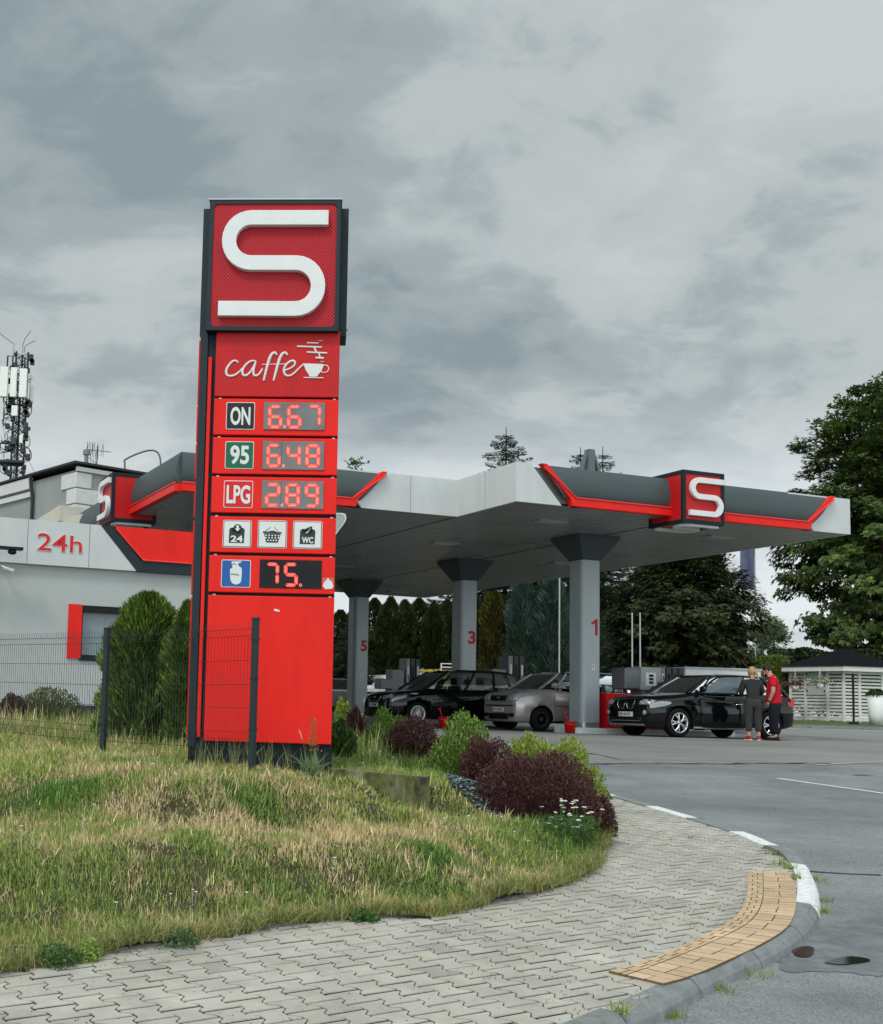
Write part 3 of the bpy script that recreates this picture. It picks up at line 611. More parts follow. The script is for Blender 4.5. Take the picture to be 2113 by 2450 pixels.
def badge(par, fx, x0, y0, x1, y1, mats, y=FY):
    (a, t), (c, d) = fx(x0, y0), fx(x1, y1); outer = rrect(a, c, d, t, .018); inner = rrect(a + .007, c - .007, d + .007, t - .007, .014); m = MB()
    m.prism_y(outer, y - .006, y + .002, 0); m.prism_y(inner, y - .008, y - .0055, 1); return m, (a, c, d, t)
WB = pm('badge_white', (.68, .70, .68), .4); BK = pm('badge_black', (.012, .012, .015), .35); GR = pm('badge_green', (.004, .12, .06), .35); BL = pm('badge_blue', (.012, .10, .36), .35)
RB = pm('badge_red', (.62, .008, .012), .35); DK = pm('symbol_dark', (.028, .04, .045), .5)
for k, txt, (x0, y0, x1, y1), mt, tr in (('row_a', 'ON', (410, 177, 674, 438), BK, (450, 222, 634, 398)), ('row_b', '95', (400, 549, 664, 812), GR, (447, 588, 622, 772)), ('row_c', 'LPG', (387, 921, 656, 1184), RB, (413, 965, 632, 1145))):
    m, _ = badge(PAN[k], z2, x0, y0, x1, y1, None); m.build('badge', [WB, mt], PAN[k])
    a, t = z2(tr[0], tr[1]); c, d = z2(tr[2], tr[3]); text_mb(txt, c - a, t - d, a, d, .003, bold=.028, y=FY - .009).build('lettering', WB, PAN[k])
# displays with red diode digits
LCDG = pm('display_sky_grey', (.115, .125, .12), .22, var=.25, vscale=4, spec=.8); LCDD = pm('display_glass_black', (.010, .011, .013), .2, var=.3, vscale=5, spec=.15)  # grey of the upper displays has the sky reflection put into its colour
LED = pm('red_diodes', (.6, .04, .03), .4, emit=(1.0, .05, .03), estr=.95); LEDC = pm('bright_diodes', (.9, .3, .25), .4, emit=(1.0, .16, .11), estr=1.25)
SEG = {'0': 'abcdef', '1': 'bc', '2': 'abged', '3': 'abgcd', '4': 'fgbc', '5': 'afgcd', '6': 'afgedc', '7': 'abc', '8': 'abcdefg', '9': 'abcdfg'}
def digit(mb, ch, x, z, w, h, y):
    P = {'a': ((0, 1), (1, 1)), 'b': ((1, 1), (1, .5)), 'c': ((1, .5), (1, 0)), 'd': ((0, 0), (1, 0)), 'e': ((0, .5), (0, 0)), 'f': ((0, 1), (0, .5)), 'g': ((0, .5), (1, .5))}
    th = w * .13
    for s_ in SEG[ch]:
        (ax, az), (bx, bz) = P[s_]; A = Vector((x + ax * w, z + az * h)); B = Vector((x + bx * w, z + bz * h)); d = (B - A).normalized(); n = Vector((-d.y, d.x)); L0 = (B - A).length; m0 = w * .17; nd = 4
        A2 = A + d * m0; B2 = B - d * m0
        for side in (-1, 1):                       # two outlining bars and slanted diode pairs between them
            q = [A2 + n * side * th - n * .004, B2 + n * side * th - n * .004, B2 + n * side * th + n * .004, A2 + n * side * th + n * .004]
            mb.add([(p.x, y, p.y) for p in q], [(0, 1, 2, 3)], 0)
        for tip, c in ((A + d * m0 * .25, A2), (B - d * m0 * .25, B2)):
            for side in (-1, 1):
                e = c + n * side * th; dd = (tip - e).normalized(); nn_ = Vector((-dd.y, dd.x)) * .0035; mb.add([(p.x, y, p.y) for p in (e - nn_, tip - nn_, tip + nn_, e + nn_)], [(0, 1, 2, 3)], 0)
        for k in range(nd + 1):
            c = A2.lerp(B2, (k + .5) / (nd + 1)); s1 = c - n * th * .72 - d * .006; s2 = c + n * th * .72 + d * .006; mb.add([(p.x, y, p.y) for p in (s1 - d * .0035, s2 - d * .0035, s2 + d * .0035, s1 + d * .0035)], [(0, 1, 2, 3)], 1)
def display(k, x0, y0, x1, y1, mat, digs, dots):
    (a, t), (c, d) = z2(x0, y0), z2(x1, y1); m = MB(); m.box(a, c, FY - .012, FY + .001, d, t); o = m.build('display', mat, PAN[k], bevel=.002)
    for ch, u0, u1, v0, v1 in digs:
        (p, q), (r_, s_) = z2(u0, v0), z2(u1, v1); mb = MB(); digit(mb, ch, p, s_, r_ - p, q - s_, FY - .0165); mb.build('diode_digit', [LED, LEDC], o)
    mb = MB()
    for u, v in dots:
        p, q = z2(u, v)
        for kk in range(5): an = kk * 2 * math.pi / 5; mb.prism_y([(p + .012 * math.cos(an) + .006 * math.cos(j), q + .012 * math.sin(an) + .006 * math.sin(j)) for j in (0, 1.57, 3.14, 4.71)], FY - .0165, FY - .013, 1)
    mb.build('diode_point', [LED, LEDC], o)
    for p in mb.f[:0]: pass
display('row_a', 766, 178, 1342, 445, LCDG, [('6', 822, 922, 222, 415), ('6', 1003, 1104, 222, 418), ('7', 1195, 1290, 220, 405)], [(960, 412)])
display('row_b', 757, 546, 1334, 825, LCDG, [('6', 808, 908, 590, 785), ('4', 996, 1098, 592, 782), ('8', 1178, 1280, 592, 790)], [(950, 785)])
display('row_c', 749, 922, 1328, 1197, LCDG, [('2', 795, 903, 962, 1160), ('8', 985, 1088, 965, 1160), ('9', 1170, 1270, 968, 1165)], [(938, 1158)])
display('gas', 728, 1671, 1310, 1952, LCDD, [('7', 795, 890, 1718, 1905), ('5', 973, 1070, 1720, 1918)], [(1112, 1917)])
# crack line across the two middle displays
for k, x, y0, y1 in (('row_b', 935, 560, 800), ('row_c', 930, 930, 1170)):
    a, t = z2(x, y0); c, d = z2(x - 4, y1); m = MB(); m.box(a - .0015, a + .0015, FY - .0135, FY - .0125, d, t); m.build('display_joint', BLACK, PAN[k])
# symbol badges
for k_, (x0, y0, x1, y1) in enumerate(((378, 1296, 643, 1562), (710, 1298, 980, 1568), (1044, 1304, 1316, 1575))):
    (a, t), (c, d) = z2(x0, y0), z2(x1, y1); m = MB(); m.prism_y(rrect(a, c, d, t, .022), FY - .006, FY + .001, 0); m.prism_y(rrect(a + .006, c - .006, d + .006, t - .006, .018), FY - .0075, FY - .0055, 1)
    m.prism_y(rrect(a + .013, c - .013, d + .013, t - .013, .014), FY - .009, FY - .0070, 0); bo = m.build('badge', [WB, DK], PAN['icons'])
    yy = FY - .0115; s_ = MB(); ux = (c - a) / (x1 - x0); Z = lambda x, y: (a + (x - x0) * ux, t - (y - y0) * ux)
    if k_ != 1:
        dx = 0 if k_ == 0 else 672; dy = 0 if k_ == 0 else 14
        pts = [Z(436 + dx, 1508 + dy), Z(575 + dx, 1508 + dy), Z(580 + dx, 1385 + dy), Z(570 + dx, 1372 + dy), Z(558 + dx, 1372 + dy)]
        for kk in range(9): an = R(-10 + 200 * kk / 8); pts.append(Z(508 + dx + 54 * math.cos(an), 1375 + dy + 50 * math.sin(an)))
        pts += [Z(458 + dx, 1372 + dy), Z(446 + dx, 1372 + dy), Z(438 + dx, 1385 + dy)]
        s_.prism_y(pts, yy, yy + .003)
        if k_ == 0:
            s_.prism_y([Z(514 + 38 * math.cos(R(q)), 1372 + 38 * math.sin(R(q))) for q in range(0, 360, 20)], yy, yy + .003)
            s_.build('symbol', DK, bo); w_ = MB(); w_.prism_y([Z(502, 1346), Z(526, 1346), Z(526, 1374), Z(540, 1374), Z(514, 1402), Z(488, 1374), Z(502, 1374)], yy - .002, yy + .001); w_.build('arrow', WB, bo)
            tx = ('24', 452, 564, 1440, 1500)
        else:
            s_.prism_y([Z(x, y) for x, y in ((1222, 1352), (1219, 1385), (1205, 1410), (1180, 1428), (1158, 1432), (1148, 1420), (1150, 1398), (1165, 1376), (1190, 1363))], yy, yy + .003); s_.build('symbol', DK, bo)
            w_ = MB(); w_.prism_y([Z(x, y) for x, y in ((1160, 1420), (1185, 1400), (1208, 1366), (1190, 1404), (1170, 1424))], yy - .002, yy + .001); w_.build('leaf_vein', WB, bo); tx = ('WC', 1128, 1234, 1456, 1514)
        p, q = Z(tx[1], tx[4]); r_, s2 = Z(tx[2], tx[3]); text_mb(tx[0], r_ - p, s2 - q, p, q, .002, bold=.03, y=yy - .001).build('lettering', WB, bo)
    else:
        s_.prism_y([Z(x, y) for x, y in ((768, 1422), (922, 1422), (898, 1506), (790, 1506))], yy, yy + .003); s_.prism_y([Z(x, y) for x, y in ((757, 1403), (933, 1409), (930, 1421), (757, 1418))], yy - .0005, yy + .002)
        for A, B in (((780, 1402), (828, 1360)), ((905, 1405), (860, 1360))):
            s_.tube([(*Z(*A), 0)[:1] + (yy + .001, Z(*A)[1]), (Z(*B)[0], yy + .001, Z(*B)[1])], .0022, 6)
        s_.prism_y([Z(x, y) for x, y in ((800, 1408), (830, 1396), (862, 1396), (890, 1408))], yy, yy + .003); s_.build('symbol', DK, bo); w_ = MB()
        for j, (n_, yv) in enumerate(((5, 1440), (5, 1462), (4, 1486))):
            for i in range(n_): cx_ = 845 + (i - (n_ - 1) / 2) * (29 if j < 2 else 26) + (0 if j != 1 else -1); w_.prism_y([Z(cx_ + 8 * math.cos(R(q)), yv + 8 * math.sin(R(q))) for q in range(0, 360, 45)], yy - .002, yy + .001)
        w_.build('basket_holes', WB, bo)
# gas bottle badge
m, (a, c, d, t) = badge(PAN['gas'], z2, 363, 1673, 635, 1940, None); bo = m.build('badge', [WB, BL], PAN['gas']); G_ = MB(); yy = FY - .0105
gp = [(458, 1692), (548, 1690), (548, 1704), (526, 1706), (520, 1722), (528, 1738), (552, 1752), (556, 1780), (554, 1820), (548, 1880), (535, 1900), (496, 1912), (462, 1896), (448, 1870), (442, 1800), (444, 1765), (470, 1745), (462, 1730), (460, 1712)]
G_.prism_y([z2(*p) for p in gp], yy, yy + .003); g_o = G_.build('bottle_symbol', WB, bo)
D_ = MB()
for P in (((446, 1800), (515, 1812)), ((446, 1818), (535, 1824))): D_.tube([(z2(*P[0])[0], yy - .0005, z2(*P[0])[1]), (z2(*P[1])[0], yy - .0005, z2(*P[1])[1])], .0009, 4)
for cx_, cy_ in ((480, 1712), (498, 1722), (470, 1722)): D_.prism_y([z2(cx_ + 7 * math.cos(R(q)), cy_ + 6 * math.sin(R(q))) for q in range(0, 360, 60)], yy - .001, yy + .001)
for i in range(5): D_.prism_y([z2(455 + i * 15, 1806 + i * 2), z2(463 + i * 15, 1806 + i * 2), z2(463 + i * 15, 1818 + i * 2), z2(455 + i * 15, 1818 + i * 2)], yy - .001, yy + .001)
D_.build('printed_marks', DK, bo)
# small worn sticker at the right of the gas row
m = MB(); (a, t), (c, d) = z2(1322, 1845), z2(1428, 1958); m.prism_y([(a, t), (c, t), (c, t - (t - d) * .45), (a, t - (t - d) * .45)], FY - .004, FY); st = m.build('sticker', pm('pink_sticker', (.6, .12, .13), .5), PAN['gas'])
m = MB(); m.prism_y([z2(*p) for p in ((1360, 1870), (1372, 1846), (1390, 1870), (1412, 1885), (1426, 1925), (1412, 1950), (1350, 1955), (1322, 1925), (1335, 1890))], FY - .006, FY - .003); m.build('sticker_print', WB, st)
m = MB(); m.prism_y([z5(x, y) for x, y in ((875, 238), (890, 233), (930, 246), (934, 256), (922, 262), (880, 252))], FY - .004, FY); m.build('scratch_mark', WB, PAN['lower'])
# caffe lettering and cup, drawn as raised strokes
strokes = [([(518, 1715), (505, 1698), (470, 1700), (432, 1738), (406, 1790), (415, 1832), (450, 1842), (495, 1828), (540, 1792), (560, 1768)], 1),
 ([(688, 1702), (650, 1697), (602, 1725), (566, 1775), (562, 1820), (588, 1838), (628, 1812), (666, 1755), (688, 1702)], 1), ([(690, 1700), (668, 1780), (668, 1828), (692, 1838), (722, 1818), (752, 1770)], 1),
 ([(886, 1642), (872, 1620), (846, 1628), (822, 1665), (800, 1735), (778, 1820), (762, 1886)], 1.25), ([(988, 1642), (970, 1620), (942, 1630), (918, 1668), (896, 1735), (874, 1820), (856, 1886)], 1.25), ([(745, 1731), (975, 1727)], .6),
 ([(957, 1790), (1020, 1765), (1055, 1735), (1058, 1705), (1035, 1696), (998, 1712), (965, 1750), (955, 1798), (972, 1832), (1012, 1838), (1058, 1808), (1108, 1758), (1150, 1724)], .95)]
def spline(P, n=6):
    P = [Vector(p) for p in P]; o_ = []
    for i in range(len(P) - 1):
        p0, p1, p2, p3 = P[max(i - 1, 0)], P[i], P[i + 1], P[min(i + 2, len(P) - 1)]
        for k in range(n): t_ = k / n; o_.append(.5 * ((2 * p1) + (p2 - p0) * t_ + (2 * p0 - 5 * p1 + 4 * p2 - p3) * t_ ** 2 + (3 * p1 - p0 - 3 * p2 + p3) * t_ ** 3))
    return o_ + [P[-1]]
m = MB()
for i, (P, w_) in enumerate(strokes):
    S_ = spline(P) if len(P) > 2 else [Vector(p) for p in P]; path = [(z1(p.x, p.y)[0], FY - .002, z1(p.x, p.y)[1]) for p in S_]
    k = len(path); m.tube(path, [.0125 * w_ * (.68 + .38 * math.sin(math.pi * min(1, max(0, j / (k - 1))))) for j in range(k)], 8)
m.build('lettering', WB, PAN['caffe'])
m = MB(); m.prism_y([z1(*p) for p in ((1135, 1722), (1330, 1728), (1326, 1760), (1308, 1800), (1282, 1826), (1268, 1848), (1200, 1848), (1190, 1826), (1165, 1790), (1150, 1752))], FY - .009, FY)
m.tube([(z1(x, y)[0], FY - .004, z1(x, y)[1]) for x, y in spline([(1322, 1752), (1345, 1738), (1372, 1748), (1380, 1775), (1362, 1804), (1325, 1808), (1308, 1800)], 4)], .0055, 6)
m.tube([(z1(x, y)[0], FY - .005, z1(x, y)[1]) for x, y in ((1142, 1857), (1328, 1860))], .0065, 6)
for A, B, r_ in (((1285, 1504), (1322, 1504), .004), ((1172, 1525), (1282, 1528), .008), ((1080, 1560), (1315, 1568), .010), ((1172, 1615), (1366, 1624), .010), ((1255, 1668), (1334, 1672), .011), ((1300, 1703), (1336, 1704), .004), ((1245, 1572), (1262, 1612), .010), ((1288, 1628), (1298, 1664), .009)):
    m.tube([(z1(*A)[0], FY - .003, z1(*A)[1]), (z1(*B)[0], FY - .003, z1(*B)[1])], r_, 8)
m.build('cup_emblem', WB, PAN['caffe'])
# ---- big logo box on top
OFF = .12
bx = [z1(238, 152, OFF), z1(1502, 152, OFF), z1(1472, 1402, OFF), z1(222, 1390, OFF)]
bl = (bx[0][0] + bx[3][0]) / 2; br = (bx[1][0] + bx[2][0]) / 2; bt = bx[0][1]; bb = (bx[2][1] + bx[3][1]) / 2
yo = -OFF
lb = MB(); lb.box(bl, br, yo + .03, .44, bb, bt); box = lb.build('logo_box', ANTHD, pyl, bevel=.004)
m = MB(); m.box(bl - .085, br + .085, .075, .40, bb + .0, bt - .012); m.build('box_flank', ANTH, box, bevel=.004)
m = MB(); outer = rrect(bl, br, bb, bt, .004); fi = .042; inner = rrect(bl + fi, br - fi, bb + fi, bt - fi * 1.0, .05); ring_y(m, outer, inner, yo, yo + .04); m.build('box_frame', ANTH, box)
m = MB(); m.box(bl + fi - .01, br - fi + .01, yo + .014, yo + .028, bb + fi - .01, bt - fi + .01); pf = m.build('perforated_panel', [REDD], box)
t_ = REDD.node_tree; N = t_.nodes.new; c_ = N('ShaderNodeTexCoord'); mp = N('ShaderNodeMapping'); mp.inputs['Rotation'].default_value = (0, R(45), 0); t_.links.new(c_.outputs['Object'], mp.inputs[0])
ms = N('ShaderNodeVectorMath'); ms.operation = 'SCALE'; ms.inputs[3].default_value = 1 / .0262; t_.links.new(mp.outputs[0], ms.inputs[0]); fr_ = N('ShaderNodeVectorMath'); fr_.operation = 'FRACTION'; t_.links.new(ms.outputs[0], fr_.inputs[0])
sb = N('ShaderNodeVectorMath'); sb.operation = 'SUBTRACT'; sb.inputs[1].default_value = (.5, .5, .5); t_.links.new(fr_.outputs[0], sb.inputs[0]); sx_ = N('ShaderNodeSeparateXYZ'); t_.links.new(sb.outputs[0], sx_.inputs[0])
cm = N('ShaderNodeCombineXYZ'); t_.links.new(sx_.outputs[0], cm.inputs[0]); t_.links.new(sx_.outputs[2], cm.inputs[1]); ln = N('ShaderNodeVectorMath'); ln.operation = 'LENGTH'; t_.links.new(cm.outputs[0], ln.inputs[0])
mr_ = N('ShaderNodeMapRange'); mr_.inputs[1].default_value = .23; mr_.inputs[2].default_value = .33; t_.links.new(ln.outputs[1], mr_.inputs[0])
mxx = N('ShaderNodeMix'); mxx.data_type = 'RGBA'; t_.links.new(mr_.outputs[0], mxx.inputs[0]); mxx.inputs[6].default_value = (.07, .004, .006, 1); mxx.inputs[7].default_value = (.50, .018, .028, 1)
t_.links.new(mxx.outputs[2], t_.nodes['Principled BSDF'].inputs['Base Color'])
m = MB(); a = z1(330, 1255, OFF + .05); c = z1(1376, 250, OFF + .05); m.prism_y(s_shape((a[0] + z1(346, 535, OFF + .05)[0] - .0) / 2 - .004, (c[0] + z1(1362, 960, OFF + .05)[0]) / 2 + .004, a[1], c[1]), yo - .055, yo + .02, 0)
m.build('letter_s', WHITE, box, bevel=.003)
m = MB(); m.box(bl - .01, br + .012, yo - .008, .45, bt + .001, bt + .013); m.build('cap_flashing', STEEL, box)
m = MB(); m.box(br + .086, br + .098, .2, .26, bb + .12, bb + .27); m.build('side_bracket', STEEL, box)
# reddish shield peeping out behind the pylon at the right (leaf-shaped grey panel)

# ================================================================ WIRE MESH FENCE
FM = pm('fence_paint', (.018, .028, .034), .45)
fp = [atY(603, 1814, 11.5), atY(246, 1791, 13.4)]; d_ = (fp[1] - fp[0]); d_.z = 0; fp += [fp[1] + d_, fp[1] + d_ * 2]
fz_ = [1.12, 1.10, 1.13, 1.16]
fence = thing('mesh_fence', (fp[0].x, fp[0].y, 1.12), 0, 'dark grey welded wire mesh fence on square posts running left from the red pylon', 'fence')
L0 = Vector((fp[0].x, fp[0].y, 1.12))
for i, p in enumerate(fp):
    q = Vector((p.x, p.y, fz_[i])) - L0; ang = math.atan2(d_.y, d_.x); Mx = Matrix.Translation(q) @ Matrix.Rotation(ang + R(12), 4, 'Z')
    b = MB(); b.box(-.030, .030, -.025, .025, -.15, 1.36, mat=Mx); b.box(-.034, .034, -.029, .029, 1.36, 1.385, mat=Mx); po = b.build('fence_post', FM, fence, bevel=.004)
    for zc in (.32, .80, 1.17):
        b = MB(); b.box(-.036, .036, -.031, .031, zc, zc + .016, mat=Mx); b.ball(Mx @ Vector((.02, -.036, zc + .008)), .007, 8); b.build('clamp', STEEL if 0 else FM, po)
for i in range(len(fp) - 1):
    A = fp[i]; B = fp[i + 1]; dd = (B - A); dd.z = 0; Ln = dd.length; dd.normalize(); nr = Vector((dd.y, -dd.x, 0))
    if nr.y > 0: nr = -nr
    b = MB(); n_ = int((Ln - .06) / .05)
    prof_ = [(0, 0), (.10, 0), (.135, .035), (.17, 0), (1.08, 0), (1.115, .035), (1.15, 0), (1.215, 0)]
    for k in range(n_ + 1):
        s0 = .05 + k * .05; base = Vector((A.x, A.y, 0)).lerp(Vector((B.x, B.y, 0)), s0 / Ln); zb = (fz_[i] * (1 - s0 / Ln) + fz_[i + 1] * s0 / Ln) + .13
        b.tube([base + nr * o_ + Vector((0, 0, zb + h)) - L0 for h, o_ in prof_], .0026, 4)
    for h, o_ in ((.01, 0), (.10, 0), (.17, 0), (.40, 0), (.62, 0), (.85, 0), (1.08, 0), (1.15, 0)):
        pa = Vector((A.x, A.y, fz_[i] + .13 + h)) + nr * (o_ + .004) - L0; pb = Vector((B.x, B.y, fz_[i + 1] + .13 + h)) + nr * (o_ + .004) - L0; b.tube([pa, pb], .003, 4)
    b.build('mesh_panel', FM, fence)
# ================================================================ FUEL CANOPY (local frame: x along the front, y to the back)
P0 = (6.12, 26.06); GZ = 1.24; SH = 6.28 - GZ; FH = .87
cano = thing('fuel_canopy', (P0[0], P0[1], GZ), TH, 'grey forecourt canopy with red trimmed dark fascia on square numbered columns', 'canopy')
AX0, AX1, BY0, BY1 = -6.86, 9.48, 2.47, 20.9
CP = Plane((P0[0], P0[1], 0), TH, GZ)
def cpl(b, x, y):        # pixel on the vertical plane at local y = b
    return CP.uz(x, y, -b)
# roof slab and ribbed soffit
outl = [(0.06, .06), (AX1 - .06, .06), (AX1 - .06, BY1 - .06), (AX0 + .06, BY1 - .06), (AX0 + .06, BY0 + .06), (.06, BY0 + .06)]
b = MB(); b.prism_z(outl, SH + .06, SH + FH - .06); b.build('roof', pm('roof_sheet', (.12, .13, .13), .7), cano)
b = MB(); per = .23; y = .04
while y < BY1 - .04:
    x0 = .04 if y < BY0 + .02 else AX0 + .04; x1 = AX1 - .04
    for (ya, yb, za, zb) in ((y, y + .16, 0, 0), (y + .16, y + .165, 0, .05), (y + .165, y + .225, .05, .05), (y + .225, y + per, .05, 0)):
        b.add([(x0, ya, SH + .006 + za), (x0, yb, SH + .006 + zb), (x1, yb, SH + .006 + zb), (x1, ya, SH + .006 + za)], [(0, 1, 2, 3)])
    y += per
sof = b.build('soffit', SOFF, cano)
b = MB()
for xx in (-3.4, .0, 4.7): b.box(xx - .012, xx + .012, (.06 if xx > 0 else BY0 + .06), BY1 - .06, SH - .003, SH + .004)
b.build('soffit_joint', BLACK, cano)
def wallseg(u0, u1, pts, mi=0): pass
def fascia(ox, oy, ang, L, spec, name):
    """u runs along the face, outward is local -y; spec = list of ('white'|'cove', u0, u1, slant0, slant1)"""
    Mx = Matrix.Translation((ox, oy, 0)) @ Matrix.Rotation(ang, 4, 'Z'); H = FH; z = SH
    for kind, u0, u1, s0, s1 in spec:     # s0/s1: extra length at the top (+) or bottom for slanted ends
        if kind == 'white':
            b = MB(); b.prism_y([(u0, z), (u1, z), (u1 - s1, z + H), (u0 + s0, z + H)], -.012, .06); q = MB(); q.merge(b, Mx); po = q.build('fascia_panel', LGREY, cano)
            n = max(1, int((u1 - u0) / 1.1))
            for k in range(1, n):
                uu = u0 + (u1 - u0 - max(s1, 0)) * k / n; jt = MB(); jt.box(uu - .006, uu + .006, -.0135, 0, z + .002, z + H - .002); q = MB(); q.merge(jt, Mx); q.build('panel_joint', pm('joint_grey', (.18, .19, .19), .7), po)  # thin grey strip along each panel joint
        else:
            pr = [(.02, .16), (.075, .26), (.10, .38), (.105, .50), (.085, .64), (.045, .77), (-.005, H - .002)]; vs_ = []; n = len(pr); steps = 2
            for (o_, h) in pr:
                f_ = h / H; vs_ += [(u0 + s0 * f_, -o_, z + h), (u1 - s1 * f_, -o_, z + h)]
            b = MB(); b.add(vs_, [(2 * i, 2 * i + 1, 2 * i + 3, 2 * i + 2) for i in range(n - 1)], 0, True); m = len(vs_); 
            b.add(vs_[::2] + [(u0, .0, z + .16), (u0 + s0, .0, z + H)], [list(range(n)) + [n + 1, n]], 0); b.add(vs_[1::2] + [(u1, .0, z + .16), (u1 - s1, .0, z + H)], [(list(range(n)) + [n + 1, n])[::-1]], 0)
            q = MB(); q.merge(b, Mx); po = q.build('curved_fascia', COVE, cano)
            jt = MB(); k = u0 + 2.0
            while k < u1 - 1: jt.box(k - .003, k + .003, -.107, -.1, z + .36, z + .55); k += 1.4
            # red trim: bottom band with a raised nose, slanted ends
            t = MB(); t.prism_y([(u0 - .0, z - .012), (u1, z - .012), (u1, z + .165), (u0, z + .165)], -.135, .03)
            for (ub, ut) in ((u0, u0 + s0), (u1, u1 - s1)):
                if ub == ut: continue
                sg = 1 if ut > ub else -1; wv = .17 * -sg
                t.prism_y([(ub + wv * 1.2, z - .012), (ub, z - .012), (ub + .05 * sg, z + .16), (ut, z + H + .004), (ut + wv * .85, z + H + .004), (ub + wv * 1.2 + sg * .17, z + .25)], -.128, .03)
            q = MB(); q.merge(t, Mx); q.build('red_trim', RED, po, bevel=.012)
            t = MB(); e0 = (u0 + (s0 * .92 if s0 else 0), z + H * .90); k0 = (u0 + (.10 if s0 else 0), z + .178); k1 = (u1 - (.10 if s1 else 0), z + .178); e1_ = (u1 - (s1 * .92 if s1 else 0), z + H * .90)
            path = ([(e0[0], -.135, e0[1])] if s0 else []) + [(k0[0], -.14, k0[1]), (k1[0], -.14, k1[1])] + ([(e1_[0], -.135, e1_[1])] if s1 else [])
            t.tube(path, .018, 8); q = MB(); q.merge(t, Mx); q.build('trim_highlight', pm('highlight_red', (.80, .05, .05), .25), po)  # added bead in lighter red, imitates skylight caught by the trim ledge
UB = None
# box position on the right front face
fx0, _ = CP.uz(1604, 1240, .10); 
bxl = CP.uz(1635, 1200, .55)[0]; bxr = CP.uz(1734, 1200, .55)[0]; bxt = (CP.uz(1635, 1124, .55)[1] + CP.uz(1734, 1133, .55)[1]) / 2; bxb = (CP.uz(1635, 1251, .55)[1] + CP.uz(1734, 1257, .55)[1]) / 2
fascia(0, 0, 0, 9.48, [('white', 0, 1.05, 0, .82), ('cove', 1.22, AX1 - 1.22, -.80 + .0, -.80)], 'front') if 0 else None
def mirror_spec(): pass
# slants: the dark field is wider at the top than at the bottom
fascia(0, 0, 0, 9.48, [('white', 0, 1.16, 0, .80), ('cove', 1.36, 8.12, -.80, -.80), ('white', 8.32, 9.48, -.80, 0)], 'front')
wl = 2.5
fascia(AX0, BY0, 0, -AX0, [('cove', .0, -AX0 - wl - .2, 0, -.80), ('white', -AX0 - wl, -AX0, -.80, 0)], 'inner front')
fascia(0, BY0, R(-90), BY0, [('white', .0, BY0, 0, 0)], 'return')
fascia(AX0, BY1, R(-90), BY1 - BY0, [('cove', 0, BY1 - BY0, 0, 0)], 'left side')
fascia(AX1, 0, R(90), BY1, [('white', 0, BY1, 0, 0)], 'right side')
fascia(AX1, BY1, R(180), AX1 - AX0, [('white', 0, AX1 - AX0, 0, 0)], 'back')
# ---- cube signs with an S on every visible face
def cube_sign(x0, x1, y0, y1, z0, z1_, faces, dy=.0):
    b = MB(); b.box(x0 + .02, x1 - .02, y0 + .02, y1 - .02, z0 + .02, z1_ - .02); o = b.build('cube_sign', REDM, cano)
    b = MB(); e = .085
    for X in (x0, x1 - e):
        for Y in (y0, y1 - e): b.box(X, X + e, Y, Y + e, z0, z1_)
    for Z in (z0, z1_ - e):
        b.box(x0 + e, x1 - e, y0, y0 + e, Z, Z + e); b.box(x0 + e, x1 - e, y1 - e, y1, Z, Z + e); b.box(x0, x0 + e, y0 + e, y1 - e, Z, Z + e); b.box(x1 - e, x1, y0 + e, y1 - e, Z, Z + e)
    b.build('cube_frame', ANTHD, o, bevel=.004)
    w = x1 - x0; h = z1_ - z0
    if 'front' in faces:
        m = MB(); m.prism_y(s_shape(x0 + w * .13, x1 - w * .06, z0 + h * .14, z1_ - h * .13), y0 - .07, y0 + .01); m.build('letter_s', WHITE, o, bevel=.004)
    if 'left' in faces:      # faces -x
        m = MB(); m.prism_y(s_shape(-(y1 - y0) * .93, -(y1 - y0) * .07, z0 + h * .10, z1_ - h * .10), -.09, .01); q = MB(); q.merge(m, Matrix.Translation((x0, y0, 0)) @ Matrix.Rotation(R(-90), 4, 'Z')); q.build('letter_s', WHITE, o, bevel=.004)
    m = MB(); m.prism_y(s_shape(x0 + w * .08, x1 - w * .08, -(y1 - y0) * .92, -(y1 - y0) * .08), -.05, .01)
    q = MB(); q.merge(m, Matrix.Translation((0, y0, z0)) @ Matrix.Rotation(R(-90) if 0 else R(90), 4, 'X') @ Matrix.Scale(-1, 4, (0, 0, 1)) if 0 else Matrix.Translation((0, y0, z0)) @ Matrix(((1, 0, 0, 0), (0, 0, -1, 0), (0, 1, 0, 0), (0, 0, 0, 1)))); oo = q.build('letter_s', WHITE, o)
    return o
cube_sign(bxl, bxr, -.55, .62, bxb, bxt, ('front',))
cube_sign(AX0 - .60, AX0 + .55, 6.1, 7.25, bxb, bxt, ('left',))
